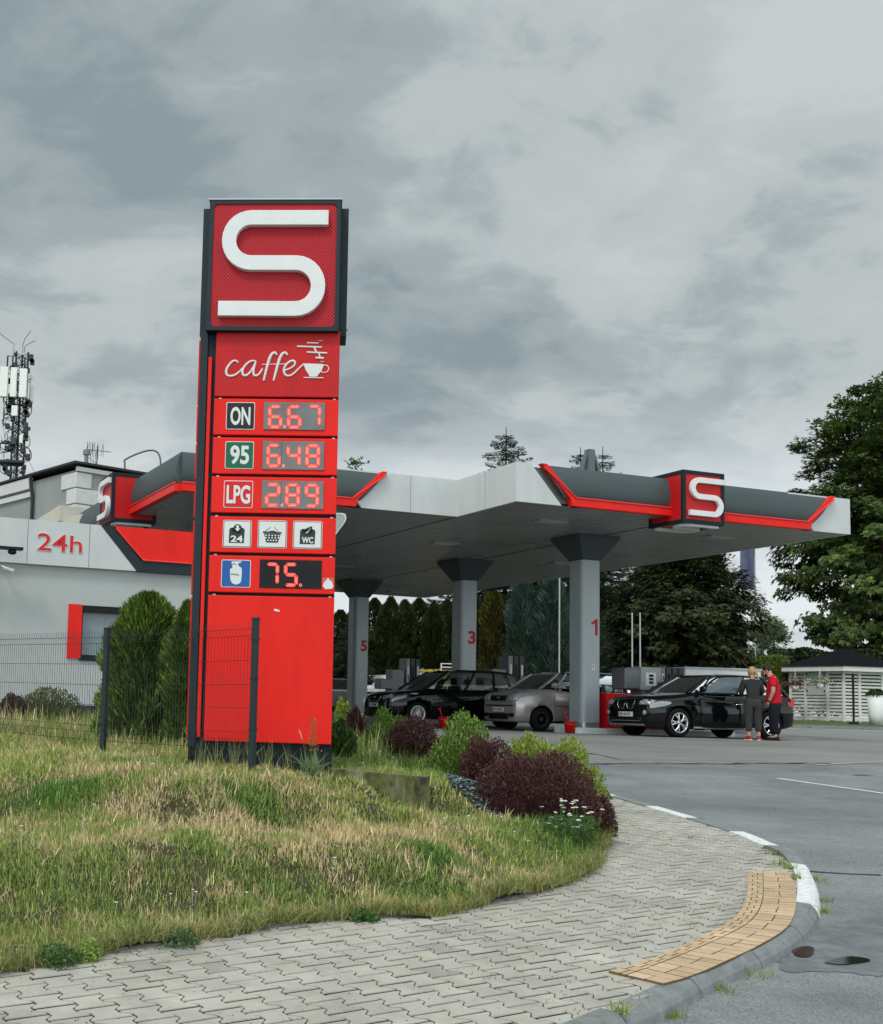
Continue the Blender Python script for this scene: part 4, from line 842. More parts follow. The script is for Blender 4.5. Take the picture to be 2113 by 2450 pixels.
# ---- columns with flared capitals
CW = .27
def column(cx_, cy_, num, npx):
    zb = .17; zt = cpl(cy_ - CW, 0, npx)[1] if 0 else SH - .60
    c = .07; pl = [(-CW + c, -CW), (CW - .02, -CW), (CW, -CW + .02), (CW, CW), (-CW, CW), (-CW, -CW + c)]
    b = MB()
    pl2 = [(-CW, CW), (-CW, -CW + .12)] + [(-CW + .12 - .12 * math.cos(R(a)), -CW + .12 - .12 * math.sin(R(a))) for a in (22, 45, 68)] + [(-CW + .12, -CW), (CW - .03, -CW), (CW, -CW + .03), (CW, CW)]
    b.prism_z([(cx_ + x, cy_ + y) for x, y in pl2], zb + .12, zt); o = b.build('column', COLM, cano)
    b = MB(); b.prism_z([(cx_ + x * 1.01, cy_ + y * 1.01) for x, y in pl2], zb - .02, zb + .12); b.build('column_foot', STEEL, o)
    b = MB(); t_ = .62; lo = [(cx_ + sx * (CW + .01), cy_ + sy * (CW + .01), zt - .01) for sx, sy in ((-1, -1), (1, -1), (1, 1), (-1, 1))]; mi_ = [(cx_ + sx * t_, cy_ + sy * t_, SH - .06) for sx, sy in ((-1, -1), (1, -1), (1, 1), (-1, 1))]; hi = [(x, y, SH + .004) for x, y, z in mi_]
    b.add(lo + mi_ + hi, [(3, 2, 1, 0), (8, 9, 10, 11)] + [(i, (i + 1) % 4, (i + 1) % 4 + 4, i + 4) for i in range(4)] + [(i + 4, (i + 1) % 4 + 4, (i + 1) % 4 + 8, i + 8) for i in range(4)]); b.build('capital', pm('capital_sheet', (.06, .075, .085), .4), o)
    b = MB(); b.box(cx_ + CW, cx_ + CW + .07, cy_ - .12, cy_ + .04, 2.45, 4.0); b.tube([(cx_ + CW + .03, cy_ - .14, 2.3), (cx_ + CW + .03, cy_ - .14, SH - .62)], .018, 6); b.build('cable_duct', ANTH, o)
    hz = .40; nx = {'1': .17, '3': .26, '5': .24}[num]
    if num == '1':
        nb_ = MB(); X, Z = cx_ + .0, 2.51; nb_.prism_y([(X + .11, Z), (X + .19, Z), (X + .19, Z + .42), (X + .13, Z + .42), (X + .07, Z + .36), (X, Z + .33), (X, Z + .26), (X + .11, Z + .30)], cy_ - CW - .004, cy_ - CW); nb_.build('number', pm('number_red', (.45, .01, .02), .5), o)
    else: text_mb(num, nx, hz, cx_ + .0 + (.02 if num == '1' else -.03), 2.66 - .15, .004, bold=(.0 if num == '1' else .035), y=cy_ - CW).build('number', pm('number_red', (.45, .01, .02), .5), o)
    b = MB(); b.box(cx_ + .02, cx_ + .11, cy_ - CW - .003, cy_ - CW, 1.62, 1.76, 0); b.box(cx_ + .05, cx_ + .08, cy_ - CW - .005, cy_ - CW - .002, 1.66, 1.74, 1); b.build('notice', [WB, RB], o)
colpos = {}
for num, px, py, yb in (('1', 1419, 1600, 3.5), ('3', 1125, 1600, 9.45), ('5', 868, 1560, 16.4)):
    u = cpl(yb, px, py)[0]; colpos[num] = (u - .05, yb + CW); column(u - .05, yb + CW, num, 0)
for num, (x, y) in list(colpos.items()): pass
# ---- flat lamps in the soffit
for x, y in ((2.2, 1.9), (2.0, 6.5), (7.4, 19.4), (7.2, 1.9), (-3, 6.5), (2, 13), (7.2, 8.5), (-3, 13)):
    b = MB(); b.box(x - .38, x + .38, y - .16, y + .16, SH - .035, SH + .01, 0); b.box(x - .30, x + .30, y - .11, y + .11, SH - .040, SH - .034, 1); b.build('soffit_lamp', [pm('lamp_housing', (.35, .36, .36), .5), pm('lamp_lens', (.5, .5, .48), .2)], cano)
# steel peak standing on the canopy roof
pk = MB(); a = cpl(4.5, 1412, 1130)[0]; zt = cpl(4.5, 1412, 1076)[1]; w = .80; pk.box(a - .10, a + .10, 4.42, 4.62, SH + FH - .1, zt)
for s_ in (-1, 1): pk.prism_y([(a + s_ * .10, zt - .01), (a + s_ * .10, zt - .17), (a + s_ * (w - .16), SH + FH - .1), (a + s_ * w, SH + FH - .1)], 4.46, 4.58)
pk.build('roof_bracket', pm('bracket_steel', (.11, .14, .15), .5), cano)

# ================================================================ PUMP ISLANDS, PUMPS, CABINETS, BUCKETS
CM = Matrix.Translation((P0[0], P0[1], GZ)) @ Matrix.Rotation(TH, 4, 'Z')
def cw(x, y, z=0): return CM @ Vector((x, y, z))
def zoff(x, y): return zh(cw(x, y).y) - GZ
ISL = pm('island_paint', (.62, .64, .63), .6, var=.12, vscale=5)
ilab = ['white concrete pump island nearest the camera, carrying the column numbered one', 'middle white pump island behind the black estate car', 'farthest white pump island, carrying the column numbered five']
for i, num in enumerate('135'):
    cx_, cy_ = colpos[num]; p = cw(cx_, cy_); b = MB(); L1 = -.62 if num == '1' else -1.0; pts = rrect(L1, 4.4, -.55, .55, .18); b.prism_z(pts, -.1, .15, 0)
    o = b.build('pump_island', ISL, bevel=.02); o.location = (p.x, p.y, zh(p.y)); o.rotation_euler = (0, 0, TH); tag(o, ilab[i], 'pump island', 'pump islands under the canopy')
PB = pm('pump_grey', (.16, .17, .18), .4, metal=.3); PBL = pm('pump_panel', (.33, .35, .35), .4); PBD = pm('pump_dark', (.035, .038, .042), .4)
def pump(x, y, label, head=True, flip=1):
    p = cw(x, y); t = thing('fuel_pump', (p.x, p.y, zh(p.y) + .15), TH, label, 'fuel pump', 'fuel pumps on the islands')
    b = MB(); b.box(-.55, -.05, -.25, .25, 0, 1.55); b.build('body', PB, t, bevel=.02)
    if head:
        b = MB(); b.box(-1.12, -.60, -.27, .27, 1.02, 1.56); b.build('side_box', PB, t, bevel=.03)
        b = MB(); b.box(-.64, .0, -.31, .31, 1.0, 1.60); h = b.build('display_head', PBL, t, bevel=.03)
        b = MB(); b.box(-.50, -.18, -.318, -.309, 1.12, 1.46, 0)
        for k in range(3): b.box(-.40, -.26, -.323, -.316, 1.17 + k * .09, 1.235 + k * .09, 1)
        b.box(-.12, -.05, -.318, -.309, 1.08, 1.22, 1); b.build('display', [WB, BK], h)
    else:
        b = MB(); b.box(-1.0, -.5, -.25, .25, .85, 1.22); b.build('side_box', PB, t, bevel=.03)
    for k in range(4 if head else 3):
        x0 = .0 + k * .20; b = MB(); b.box(x0, x0 + .17, -.26, .26, 0, 1.62 + (0 if head else .35)); c = b.build('hose_column', PBD if k else PB, t, bevel=.02)
        b = MB(); b.box(x0 + .05, x0 + .12, -.272, -.258, .75, 1.45 if head else 1.7, 0); b.build('hose_slot', [WB if k in (0, 2) and not head or k == 0 else BLACK], c)
        b = MB(); b.tube(spline([(x0 + .085, -.27, 1.4), (x0 + .10, -.36, 1.0), (x0 + .12, -.38, .45), (x0 + .09, -.33, .18), (x0 + .04, -.30, .5), (x0 + .06, -.28, .9)], 4), .014, 6); b.tube([(x0 + .06, -.29, .9), (x0 + .06, -.30, 1.1)], .025, 6); b.build('hose', BLACK, c)
    b = MB(); b.box(-.38, -.28, -.258, -.25, .55, .66); b.build('notice', WB, t)
u1 = cpl(colpos['1'][1], 1545, 1640)[0]; u3 = cpl(colpos['3'][1], 1205, 1600)[0]; u5 = cpl(colpos['5'][1], 945, 1620)[0]
pump(u1 + .25, colpos['1'][1], 'grey fuel pump with white price display and four dark hose columns right of column 1')
pump(u3 + .0, colpos['3'][1], 'grey fuel pump with white hose slots just right of column 3', False)
pump(u5 + .3, colpos['5'][1], 'grey fuel pump with hanging hose right of column 5', False)
for num, a0, a1, ztp, lab in (('1', 1452, 1545, 1658, 'long red cabinet beside column 1, behind the black car bonnet'), ('5', 893, 940, 1660, 'low red cabinet beside column 5')):
    cy_ = colpos[num][1]; x0 = cpl(cy_ - .3, a0, 1700)[0]; x1 = cpl(cy_ - .3, a1, 1700)[0] + (.5 if num == '1' else 0); zt = cpl(cy_ - .3, a0, ztp)[1]; p = cw((x0 + x1) / 2, cy_); z0 = zh(p.y) + .15 - GZ
    t = thing('red_cabinet', (p.x, p.y, zh(p.y) + .15), TH, lab, 'cabinet'); w = (x1 - x0) / 2; b = MB(); b.box(-w, w, -.30, .30, 0, zt - z0 + .0); b.build('body', RB, t, bevel=.015)
    b = MB(); b.box(-.1, .25, -.306, -.301, zt - z0 - .24, zt - z0 - .06); n_ = b.build('notice', pm('notice_cream', (.5, .45, .36), .6), t)
    if num == '1': text_mb('A', .06, .07, -.07, zt - z0 - .17, .002, bold=.02, y=-.307).build('notice_print', BK, n_)
def bucket(px, py, label, b_=None, stick=True):
    p = atY(px, py, b_); z = zh(b_); t = thing('squeegee_bucket', (p.x, p.y, z), 0, label, 'bucket', 'red buckets by the pumps'); b = MB(); b.lathe([(0, 0), (.115, 0), (.15, .29), (.158, .30), (.15, .305), (.14, .29), (.11, .02), (0, .02)], 20); b.build('tub', RB, t)
    b = MB(); b.tube([(.02, 0, .03), (-.06, -.02, .33), (-.12, -.03, .50)], .012, 6); b.tube([(-.16, -.03, .50), (-.09, -.03, .53)], .02, 6); b.build('squeegee', RB, t)
    b = MB(); b.tube([(.15 * math.cos(R(a)), .15 * math.sin(R(a)), .28 - .05 * abs(math.sin(R(a)))) for a in range(0, 361, 30)], .004, 5); b.build('handle', STEEL, t)
bucket(1364, 1757, 'red bucket with a squeegee at the front corner of the nearest pump island', 30.6)
bucket(1062, 1748, 'red bucket half hidden in front of the black estate car behind the shrubs', 32.3)
# ================================================================ SHOP BUILDING ON THE LEFT
w0 = atY(100, 1500, 24.0); SHP = Plane((w0.x, w0.y, 0), TH, 1.25)
def s3(x, y, off=0): return SHP.uz(x / 3.2375, 760 + y / 3.2375, off)
def s4_(x, y, off=0): return SHP.uz(x / 3.723, 1380 + y / 3.723, off)
shop = thing('shop_building', (w0.x, w0.y, 1.25), TH, 'low pale grey station shop with a red 24h sign band behind the fence', 'building')
uL = -9.0; uR = SHP.uz(600, 1300)[0]; fb_ = s3(500, 1930)[1]; ft = s3(400, 1583)[1]
win = [s4_(612, 248)[0], s4_(722, 500)[0], s4_(1230, 500)[0]]; wz0 = s4_(720, 732)[1]; wz1 = s4_(720, 252)[1]
STUC = pm('shop_plaster', (.43, .46, .455), .85, var=.05, vscale=2, bump=.25, bscale=150); DPTH = 7.0
b = MB(); wx0 = win[1]; wx1 = win[2]
b.box(uL, wx0, 0, .25, .35, fb_ + .1); b.box(wx1, uR, 0, .25, .35, fb_ + .1); b.box(wx0, wx1, 0, .25, .35, wz0); b.box(wx0, wx1, 0, .25, wz1, fb_ + .1)
b.box(uL, uL + .25, .25, DPTH, .35, fb_ + .1); b.box(uR - .25, uR, .25, DPTH, .35, fb_ + .1); b.box(uL, uR, DPTH, DPTH + .25, .35, fb_ + .1); b.build('wall', STUC, shop)
b = MB(); b.box(uL - .01, uR + .01, -.02, DPTH + .27, -.4, .35); b.build('plinth', pm('plinth_dark', (.02, .024, .035), .7, var=.1), shop)
b = MB(); b.box(uL - .1, uR + .05, .04, DPTH + .3, fb_ + .1, ft - .02); b.build('roof', pm('roof_sheet', (.12, .13, .13), .7), shop)
# sign band: grey cassettes, dark slanted frame, red field
OF = .12
p_ = lambda x, y: s3(x, y, OF)
a0 = p_(780, 1612)[0]; a1 = p_(1060, 1940)[0]; r0 = p_(875, 1628)[0]; r1 = p_(1098, 1890)[0]; rz = p_(1200, 1895)[1]
b = MB(); b.prism_y([(uL, fb_), (a1, fb_), (a0, ft), (uL, ft)], -OF, .03); fa = b.build('fascia_panel', LGREY, shop)
for u in [p_(x, 1700)[0] for x in (215, 695)] + [p_(215, 1700)[0] - 2.17 * k for k in (1, 2, 3)]:
    b = MB(); b.box(u - .006, u + .006, -OF - .002, -OF + .01, fb_, ft); b.build('panel_joint', pm('joint_grey', (.18, .19, .19), .7), fa)
b = MB(); b.prism_y([(a1, fb_ - .004), (uR, fb_ - .004), (uR, rz), (r1, rz), (r0, ft + .003), (a0, ft + .003)], -OF - .012, .02); b.build('dark_frame', ANTH, shop)
b = MB(); b.prism_y([(r1 + .02, rz + .03), (uR, rz + .03), (uR, ft + .001), (r0 + .03, ft + .001)], -OF - .02, .02); b.build('red_field', RED, shop)
b = MB(); b.tube([(r0 + .06, -OF - .035, ft - .05), (r1 + .02, -OF - .035, rz + .02), (uR, -OF - .035, rz + .02)], .02, 8); b.build('trim_highlight', pm('highlight_red', (.80, .05, .05), .25), shop)  # added lighter red bead, the same painted highlight along the field edge
(t0, tz1), (t1, tz0) = p_(288, 1662), p_(636, 1828)
text_mb('24h', t1 - t0, tz1 - tz0, t0, tz0, .012, bold=.014, y=-OF - .004).build('lettering_edge', WB, fa)
text_mb('24h', t1 - t0 - .02, tz1 - tz0 - .02, t0 + .01, tz0 + .01, .016, bold=.004, y=-OF - .004).build('lettering', RB, fa)
# window with a broad red reveal panel
b = MB(); b.box(win[0], win[1], -.035, .01, wz0 + .005, wz1 + .01); b.build('red_reveal', RED, shop)
fr2 = MB()
for (x0, x1, z0, z1_) in ((wx0, wx0 + .05, wz0, wz1), (wx1 - .05, wx1, wz0, wz1), (wx0 + .05, wx1 - .05, wz0, wz0 + .09), (wx0 + .05, wx1 - .05, wz1 - .06, wz1)): fr2.box(x0, x1, .10, .17, z0, z1_)
wf = fr2.build('window_frame', ANTHD, shop, bevel=.004)
b = MB(); b.box(wx0 + .05, wx1 - .05, .13, .14, wz0 + .09, wz1 - .06); b.build('pane', pm('frosted_pane', (.22, .27, .30), .25, var=.1, vscale=1), wf)
b = MB(); b.box(wx0 - .02, wx1 + .02, -.04, .10, wz0 - .03, wz0 + .015); b.build('sill', ANTHD, wf)
b = MB(); b.box(wx0, wx1, .01, .10, wz1 - .13, wz1 - .001); b.build('blind_box', BLACK, wf)
# floodlight arm and security camera
ua, za = s3(170, 1800, .45); b = MB(); b.box(uL + 6, ua, -.62, -.42, za - .02, za + .035); b.tube([(ua - .62, -.52, za - .03), (ua - .9, -.14, za - .10)], .02, 6); lo = b.build('lamp_arm', ANTHD, shop, bevel=.006)
b = MB(); b.ball((ua - .20, -.52, za - .06), (.09, .09, .055), 12); b.build('lamp_head', ANTHD, lo)
uc, zc_ = s3(60, 1955, .2); b = MB(); b.tube([(uc - .10, -.22, zc_ + .04), (uc + .11, -.26, zc_ - .02)], [.035, .04], 12); b.tube([(uc - .12, -.02, zc_ + .10), (uc - .10, -.12, zc_ + .08), (uc - .06, -.20, zc_ + .04)], .014, 6); b.build('security_camera', WPAINT, shop)

# ================================================================ OLDER GREY BUILDING WITH WHITE CORNER STONES
qc = atY(185, 1106, 40); QA = R(90 + 36.9); 
q_ = thing('grey_building', (qc.x, qc.y, 1.45), 0, 'older grey rendered building with white quoins, white cornice and dark eaves behind the shop', 'building')
hz = qc.z - 1.45; dL = Vector((math.cos(QA), math.sin(QA), 0)); dR = Vector((math.sin(QA), -math.cos(QA), 0))
if dR.y < 0: dR = -dR
ML = Matrix(((dR.x, dL.x, 0, 0), (dR.y, dL.y, 0, 0), (0, 0, 1, 0), (0, 0, 0, 1)))    # local: x along right face, y along left face
QW = pm('old_render', (.27, .29, .285), .9, var=.12, vscale=1.5); QC = pm('white_stucco', (.56, .57, .55), .85, var=.08, vscale=5)
LR, LL = 5.2, 20
def qb(*a): b = MB(); b.box(*a, mat=ML); return b
qb(0, LR, 0, LL, -.5, hz - .25).build('wall', QW, q_)
b = qb(-.22, LR, -.22, LL + .3, hz - .07, hz + .0); rf = b.build('roof', pm('eaves_dark', (.03, .03, .032), .6), q_)
b = MB(); b.merge(qb(-.16, -.01, 3.1, LL, hz - .52, hz - .12)); b.merge(qb(-.10, -.01, 3.1, LL, hz - .80, hz - .62)); b.merge(qb(-.05, 1.9, -.12, -.01, hz - .30, hz - .16)); b.build('cornice', QC, q_)
b = MB(); k = 0; z = hz - .34
while z > 0:
    l1, l2 = ((.55, .95), (1.15, .55))[k % 2]
    qb(-.06, l1, -.06, l2, z - .50, z).build('quoin', QC, q_, bevel=.02); z -= .54; k += 1
b = MB(); b.tube([ML @ Vector(p) for p in ((-.22, 2.9, hz - .1), (-.18, 2.9, hz - .4), (-.10, 2.9, hz - .8), (-.10, 2.9, .2))], .06, 8); b.build('downpipe', pm('eaves_dark', (.03, .03, .032), .6), q_)
b = MB()
for i, (yy, zz_) in enumerate(((4.0, 1.9), (6.6, 1.9), (9.2, 1.9), (14.0, 1.9))): b.merge(qb(-.01, .02, yy, yy + .28, hz - zz_ - .32, hz - zz_))
b.build('wall_vent', pm('vent_dark', (.10, .11, .11), .8), q_)
b = MB(); cr = pm('cream_render', (.52, .50, .42), .9, var=.06)
an = thing('cream_annex', tuple(atY(110, 1250, 36.5)[:2]) + (1.4,), QA - R(90), 'cream wall with a sloping top edge seen above the shop roof', 'building')
az = atY(60, 1241, 36.5).z - 1.4; bzr = atY(143, 1222, 36.5).z - 1.4
b.prism_z([(-.1, -3), (3, -3), (3, 3), (-.1, 3)], 0, az - .1); an_b = b.build('wall', cr, an)
x0, x1 = -.9, .55
b = MB(); b.add([(-.2, -1.2, az - .2), (-.2, 1.2, az - .2), (-.2, -1.2, bzr), (3, -1.2, az - .2), (3, 1.2, az - .2), (3, -1.2, bzr)], [(0, 2, 1), (3, 4, 5), (0, 3, 5, 2), (1, 2, 5, 4), (0, 1, 4, 3)]); b.build('gable', cr, an)
def pole_thing(name, mbf, loc, label, cat, mat, **k):
    b = MB(); mbf(b); o = b.build(name, mat); o.location = loc; tag(o, label, cat, **k); return o
THIN = pm('thin_steel', (.10, .11, .115), .5)
pv = atY(206, 1110, 41.5); top = lambda py, Y=41.5, px=206: atY(px, py, Y).z
zr_ = qc.z
pole_thing('roof_vent_pipe', lambda b: (b.tube([(0, 0, -.3), (0, 0, .62)], .07, 10), b.tube([(0, 0, .62), (0, 0, .78)], .12, 10)), (pv.x, pv.y, zr_ - .05), 'short vent pipe on the grey building roof, left of the aerial', 'vent pipe', pm('pipe_grey', (.2, .2, .2), .6))
pt = atY(232, 1100, 42.5)
def aerial(b):
    b.tube([(0, 0, -.3), (0, 0, 1.15)], .022, 6); b.tube([(-.42, 0, 1.02), (.5, 0, .95)], .014, 5)
    for i in range(8): x = -.40 + i * .09; b.tube([(x, -.12, 1.0 - .22 - .05 * (i % 3)), (x + .04 * (-1) ** i, .12, 1.02 + .22)], .012, 4)
    for i in range(4): b.tube([(-.36 + i * .08, 0, 1.3), (-.3 + i * .09, 0, .5)], .013, 4)
    b.tube([(-.4, 0, .8), (0, 0, .5)], .012, 4)
pole_thing('tv_aerial', aerial, (pt.x, pt.y, zr_ - .05), 'spiky television aerial on the roof of the grey building', 'aerial', THIN)
ph = atY(325, 1120, 43.5); zt = atY(325, 1090, 43.5).z - zr_
pole_thing('bent_roof_pipe', lambda b: b.tube(spline([(-.20, 0, -.8), (-.20, 0, zt * .6), (-.18, 0, zt * .85), (.45, 0, zt * 1.15), (.85, 0, zt * 1.2), (1.05, 0, zt * 1.0), (1.1, 0, zt * .5), (1.1, 0, -.8)], 4), .032, 8), (ph.x - .2, ph.y, zr_), 'bent thin pipe hoop on the roof beside the left cube sign', 'pipe', THIN)

# ================================================================ CELL TOWER
TY = 79.0; tb_ = atY(37, 1200, TY); tx, ty = tb_.x, tb_.y
LAT = pm('tower_steel', (.030, .034, .036), .6); ANTM = pm('antenna_cover', (.74, .77, .72), .5, var=.05)
tz = lambda y3: atY(40, 760 + y3 / 3.2375, TY).z - 1.6
txu = lambda x3, y3=500: atY(x3 / 3.2375, 760 + y3 / 3.2375, TY).x
tw = thing('cell_tower', (tx, ty, 1.6), 0, 'dark lattice telecom mast crowded with pale antennas at the far left', 'telecom mast')
TX = lambda x3: txu(x3) - tx; lean = 0
b = MB(); zt = tz(270); Rr = .50; leg = [(Rr * math.cos(R(a)), Rr * math.sin(R(a))) for a in (100, 220, 340)]
for lx, ly in leg: b.tube([(lx, ly, 0), (lx * .9, ly * .9, zt)], .07, 6)
k = 0; z = 6
while z < zt - .5:
    for i in range(3):
        a, c = leg[i], leg[(i + 1) % 3]; b.tube([(*a, z), (*c, z + .55)], .03, 4); b.tube([(*c, z), (*a, z + .55)], .025, 4)
    z += .55
b.build('lattice', LAT, tw)
b = MB()
for i in range(3): b.tube([(-.12 + .1 * i, -.35, 2), (-.12 + .1 * i, -.35, zt - 2)], .035, 5)
b.build('cable_run', LAT, tw)
def ant(x0, x1, y0, y1, dy, mat=ANTM, name='antenna', d=.16):
    X0, X1, Z1, Z0 = TX(x0), TX(x1), tz(y0), tz(y1); b = MB(); b.box(X0, X1, dy - d, dy + d, Z0, Z1); o = b.build(name, mat, tw, bevel=.03)
    c = (X0 + X1) / 2; b = MB(); b.tube([(c, dy + d + .05, Z0 - .4), (c, dy + d + .05, Z1 + .1)], .035, 6); b.tube([(c, dy + d + .05, Z1 - .3), (c * .3, 0, Z1 - .3)], .03, 5); b.tube([(c, dy + d, Z0 + .2), (c * .3, 0, Z0 + .2)], .03, 5)
    b.tube([(c, dy, Z0), (c, dy, Z0 - .2), (c * .7, dy * .6, Z0 - .45), (c * .2, 0, Z0 - .3)], .03, 5); b.build('mount', LAT, o)
for a in ((22, 82, 415, 645, -.9), (86, 94, 430, 640, .2), (100, 148, 415, 640, -.8), (172, 228, 425, 645, -.9), (228, 234, 450, 640, .3), (238, 262, 437, 655, .0), (38, 46, 425, 640, .5), (118, 165, 705, 785, -.75), (25, 45, 715, 800, .0), (186, 198, 715, 800, 0), (0, 14, 935, 990, .2), (18, 38, 935, 985, -.3), (180, 208, 920, 985, -.4), (-40, -10, 935, 1000, 0)): ant(*a)
ant(118, 160, 945, 1000, -.6, pm('box_dark', (.05, .055, .06), .6), 'equipment_box')
for x0, x1, y0, y1 in ((58, 98, 308, 400), (172, 192, 325, 398)):
    b = MB(); X0, X1, Z1, Z0 = TX(x0), TX(x1), tz(y0), tz(y1); b.tube([(X0, -.3, Z0), (X0, -.3, Z1), (X1, -.3, Z1), (X1, -.3, Z0)], .06, 5, closed=True); b.build('mounting_frame', LAT, tw)
b = MB()
for P in (((95, 270), (95, 205), (0, 140), (-30, 120)), ((165, 270), (165, 200), (178, 160), (222, 98)), ((178, 270), (180, 220), (215, 195), (262, 172))): b.tube([(TX(x), 0, tz(y)) for x, y in P], .022, 4)
b.build('whip_aerial', LAT, tw)
b = MB(); zz1 = tz(1130); b.box(TX(25), TX(205), -.7, .7, zz1 - .06, zz1 + .10); b.build('platform', LAT, tw)
b = MB(); b.tube([(TX(205), 0, tz(1010)), (TX(280), 4, tz(1225))], .014, 4); b.tube([(TX(45), 0, tz(860)), (TX(-20), 4, tz(910))], .014, 4); b.build('guy_wire', LAT, tw)
random.seed(3); b = MB()
for i in range(46):
    z = random.uniform(tz(1250), tz(290)); x = random.choice((-1, 1)) * random.uniform(.25, .75); s_ = random.uniform(.06, .16); b.box(x - s_, x + s_, -.5, -.2, z - s_, z + s_ * 1.6)
for i in range(20):
    z = random.uniform(tz(1180), tz(680)); x = random.choice((-1, 1)) * random.uniform(.5, .95); b.tube(spline([(x * .3, -.2, z + .5), (x, -.4, z + .2), (x * 1.1, -.4, z - .4), (x * .4, -.2, z - .7)], 3), .03, 4)
b.build('small_equipment', LAT, tw)
# ================================================================ CARS  (local: +x forward, +y the car's left, z up)
def catmull(P, n): return spline(P, n)
def paint(name, rgb, metal=.3): return pm(name, rgb, .07 if not metal else .25, metal=metal, coat=(.6 if metal else 0), spec=.42)
GLS = None
def car_glass():
    if 'car_glass' in MATS: return MATS['car_glass']
    m = bpy.data.materials.new('car_glass'); m.use_nodes = True; t = m.node_tree; t.nodes.remove(t.nodes['Principled BSDF']); tr = t.nodes.new('ShaderNodeBsdfTransparent'); tr.inputs[0].default_value = (.62, .70, .68, 1)
    gl = t.nodes.new('ShaderNodeBsdfGlossy'); gl.inputs['Roughness'].default_value = .03; fr = t.nodes.new('ShaderNodeFresnel'); fr.inputs[0].default_value = 1.55; mx = t.nodes.new('ShaderNodeMixShader')
    t.links.new(fr.outputs[0], mx.inputs[0]); t.links.new(tr.outputs[0], mx.inputs[1]); t.links.new(gl.outputs[0], mx.inputs[2]); t.links.new(mx.outputs[0], t.nodes['Material Output'].inputs[0]); MATS['car_glass'] = m; return m
CG = car_glass(); PLG = pm('car_trim_black', (.006, .006, .007), .5, spec=.2); CHR = pm('chrome', (.62, .63, .64), .12, metal=1); LENS = pm('headlight_lens', (.27, .30, .31), .08, spec=.9, var=.35, vscale=14); RLENS = pm('tail_light_lens', (.42, .03, .035), .12)
UNDER = pm('underbody', (.004, .004, .0045), .9, spec=.05)
def lerp_tab(tab, x):
    xs = [t[0] for t in tab]; return [float(np.interp(x, xs, [t[k] for t in tab])) for k in range(1, len(tab[0]))]
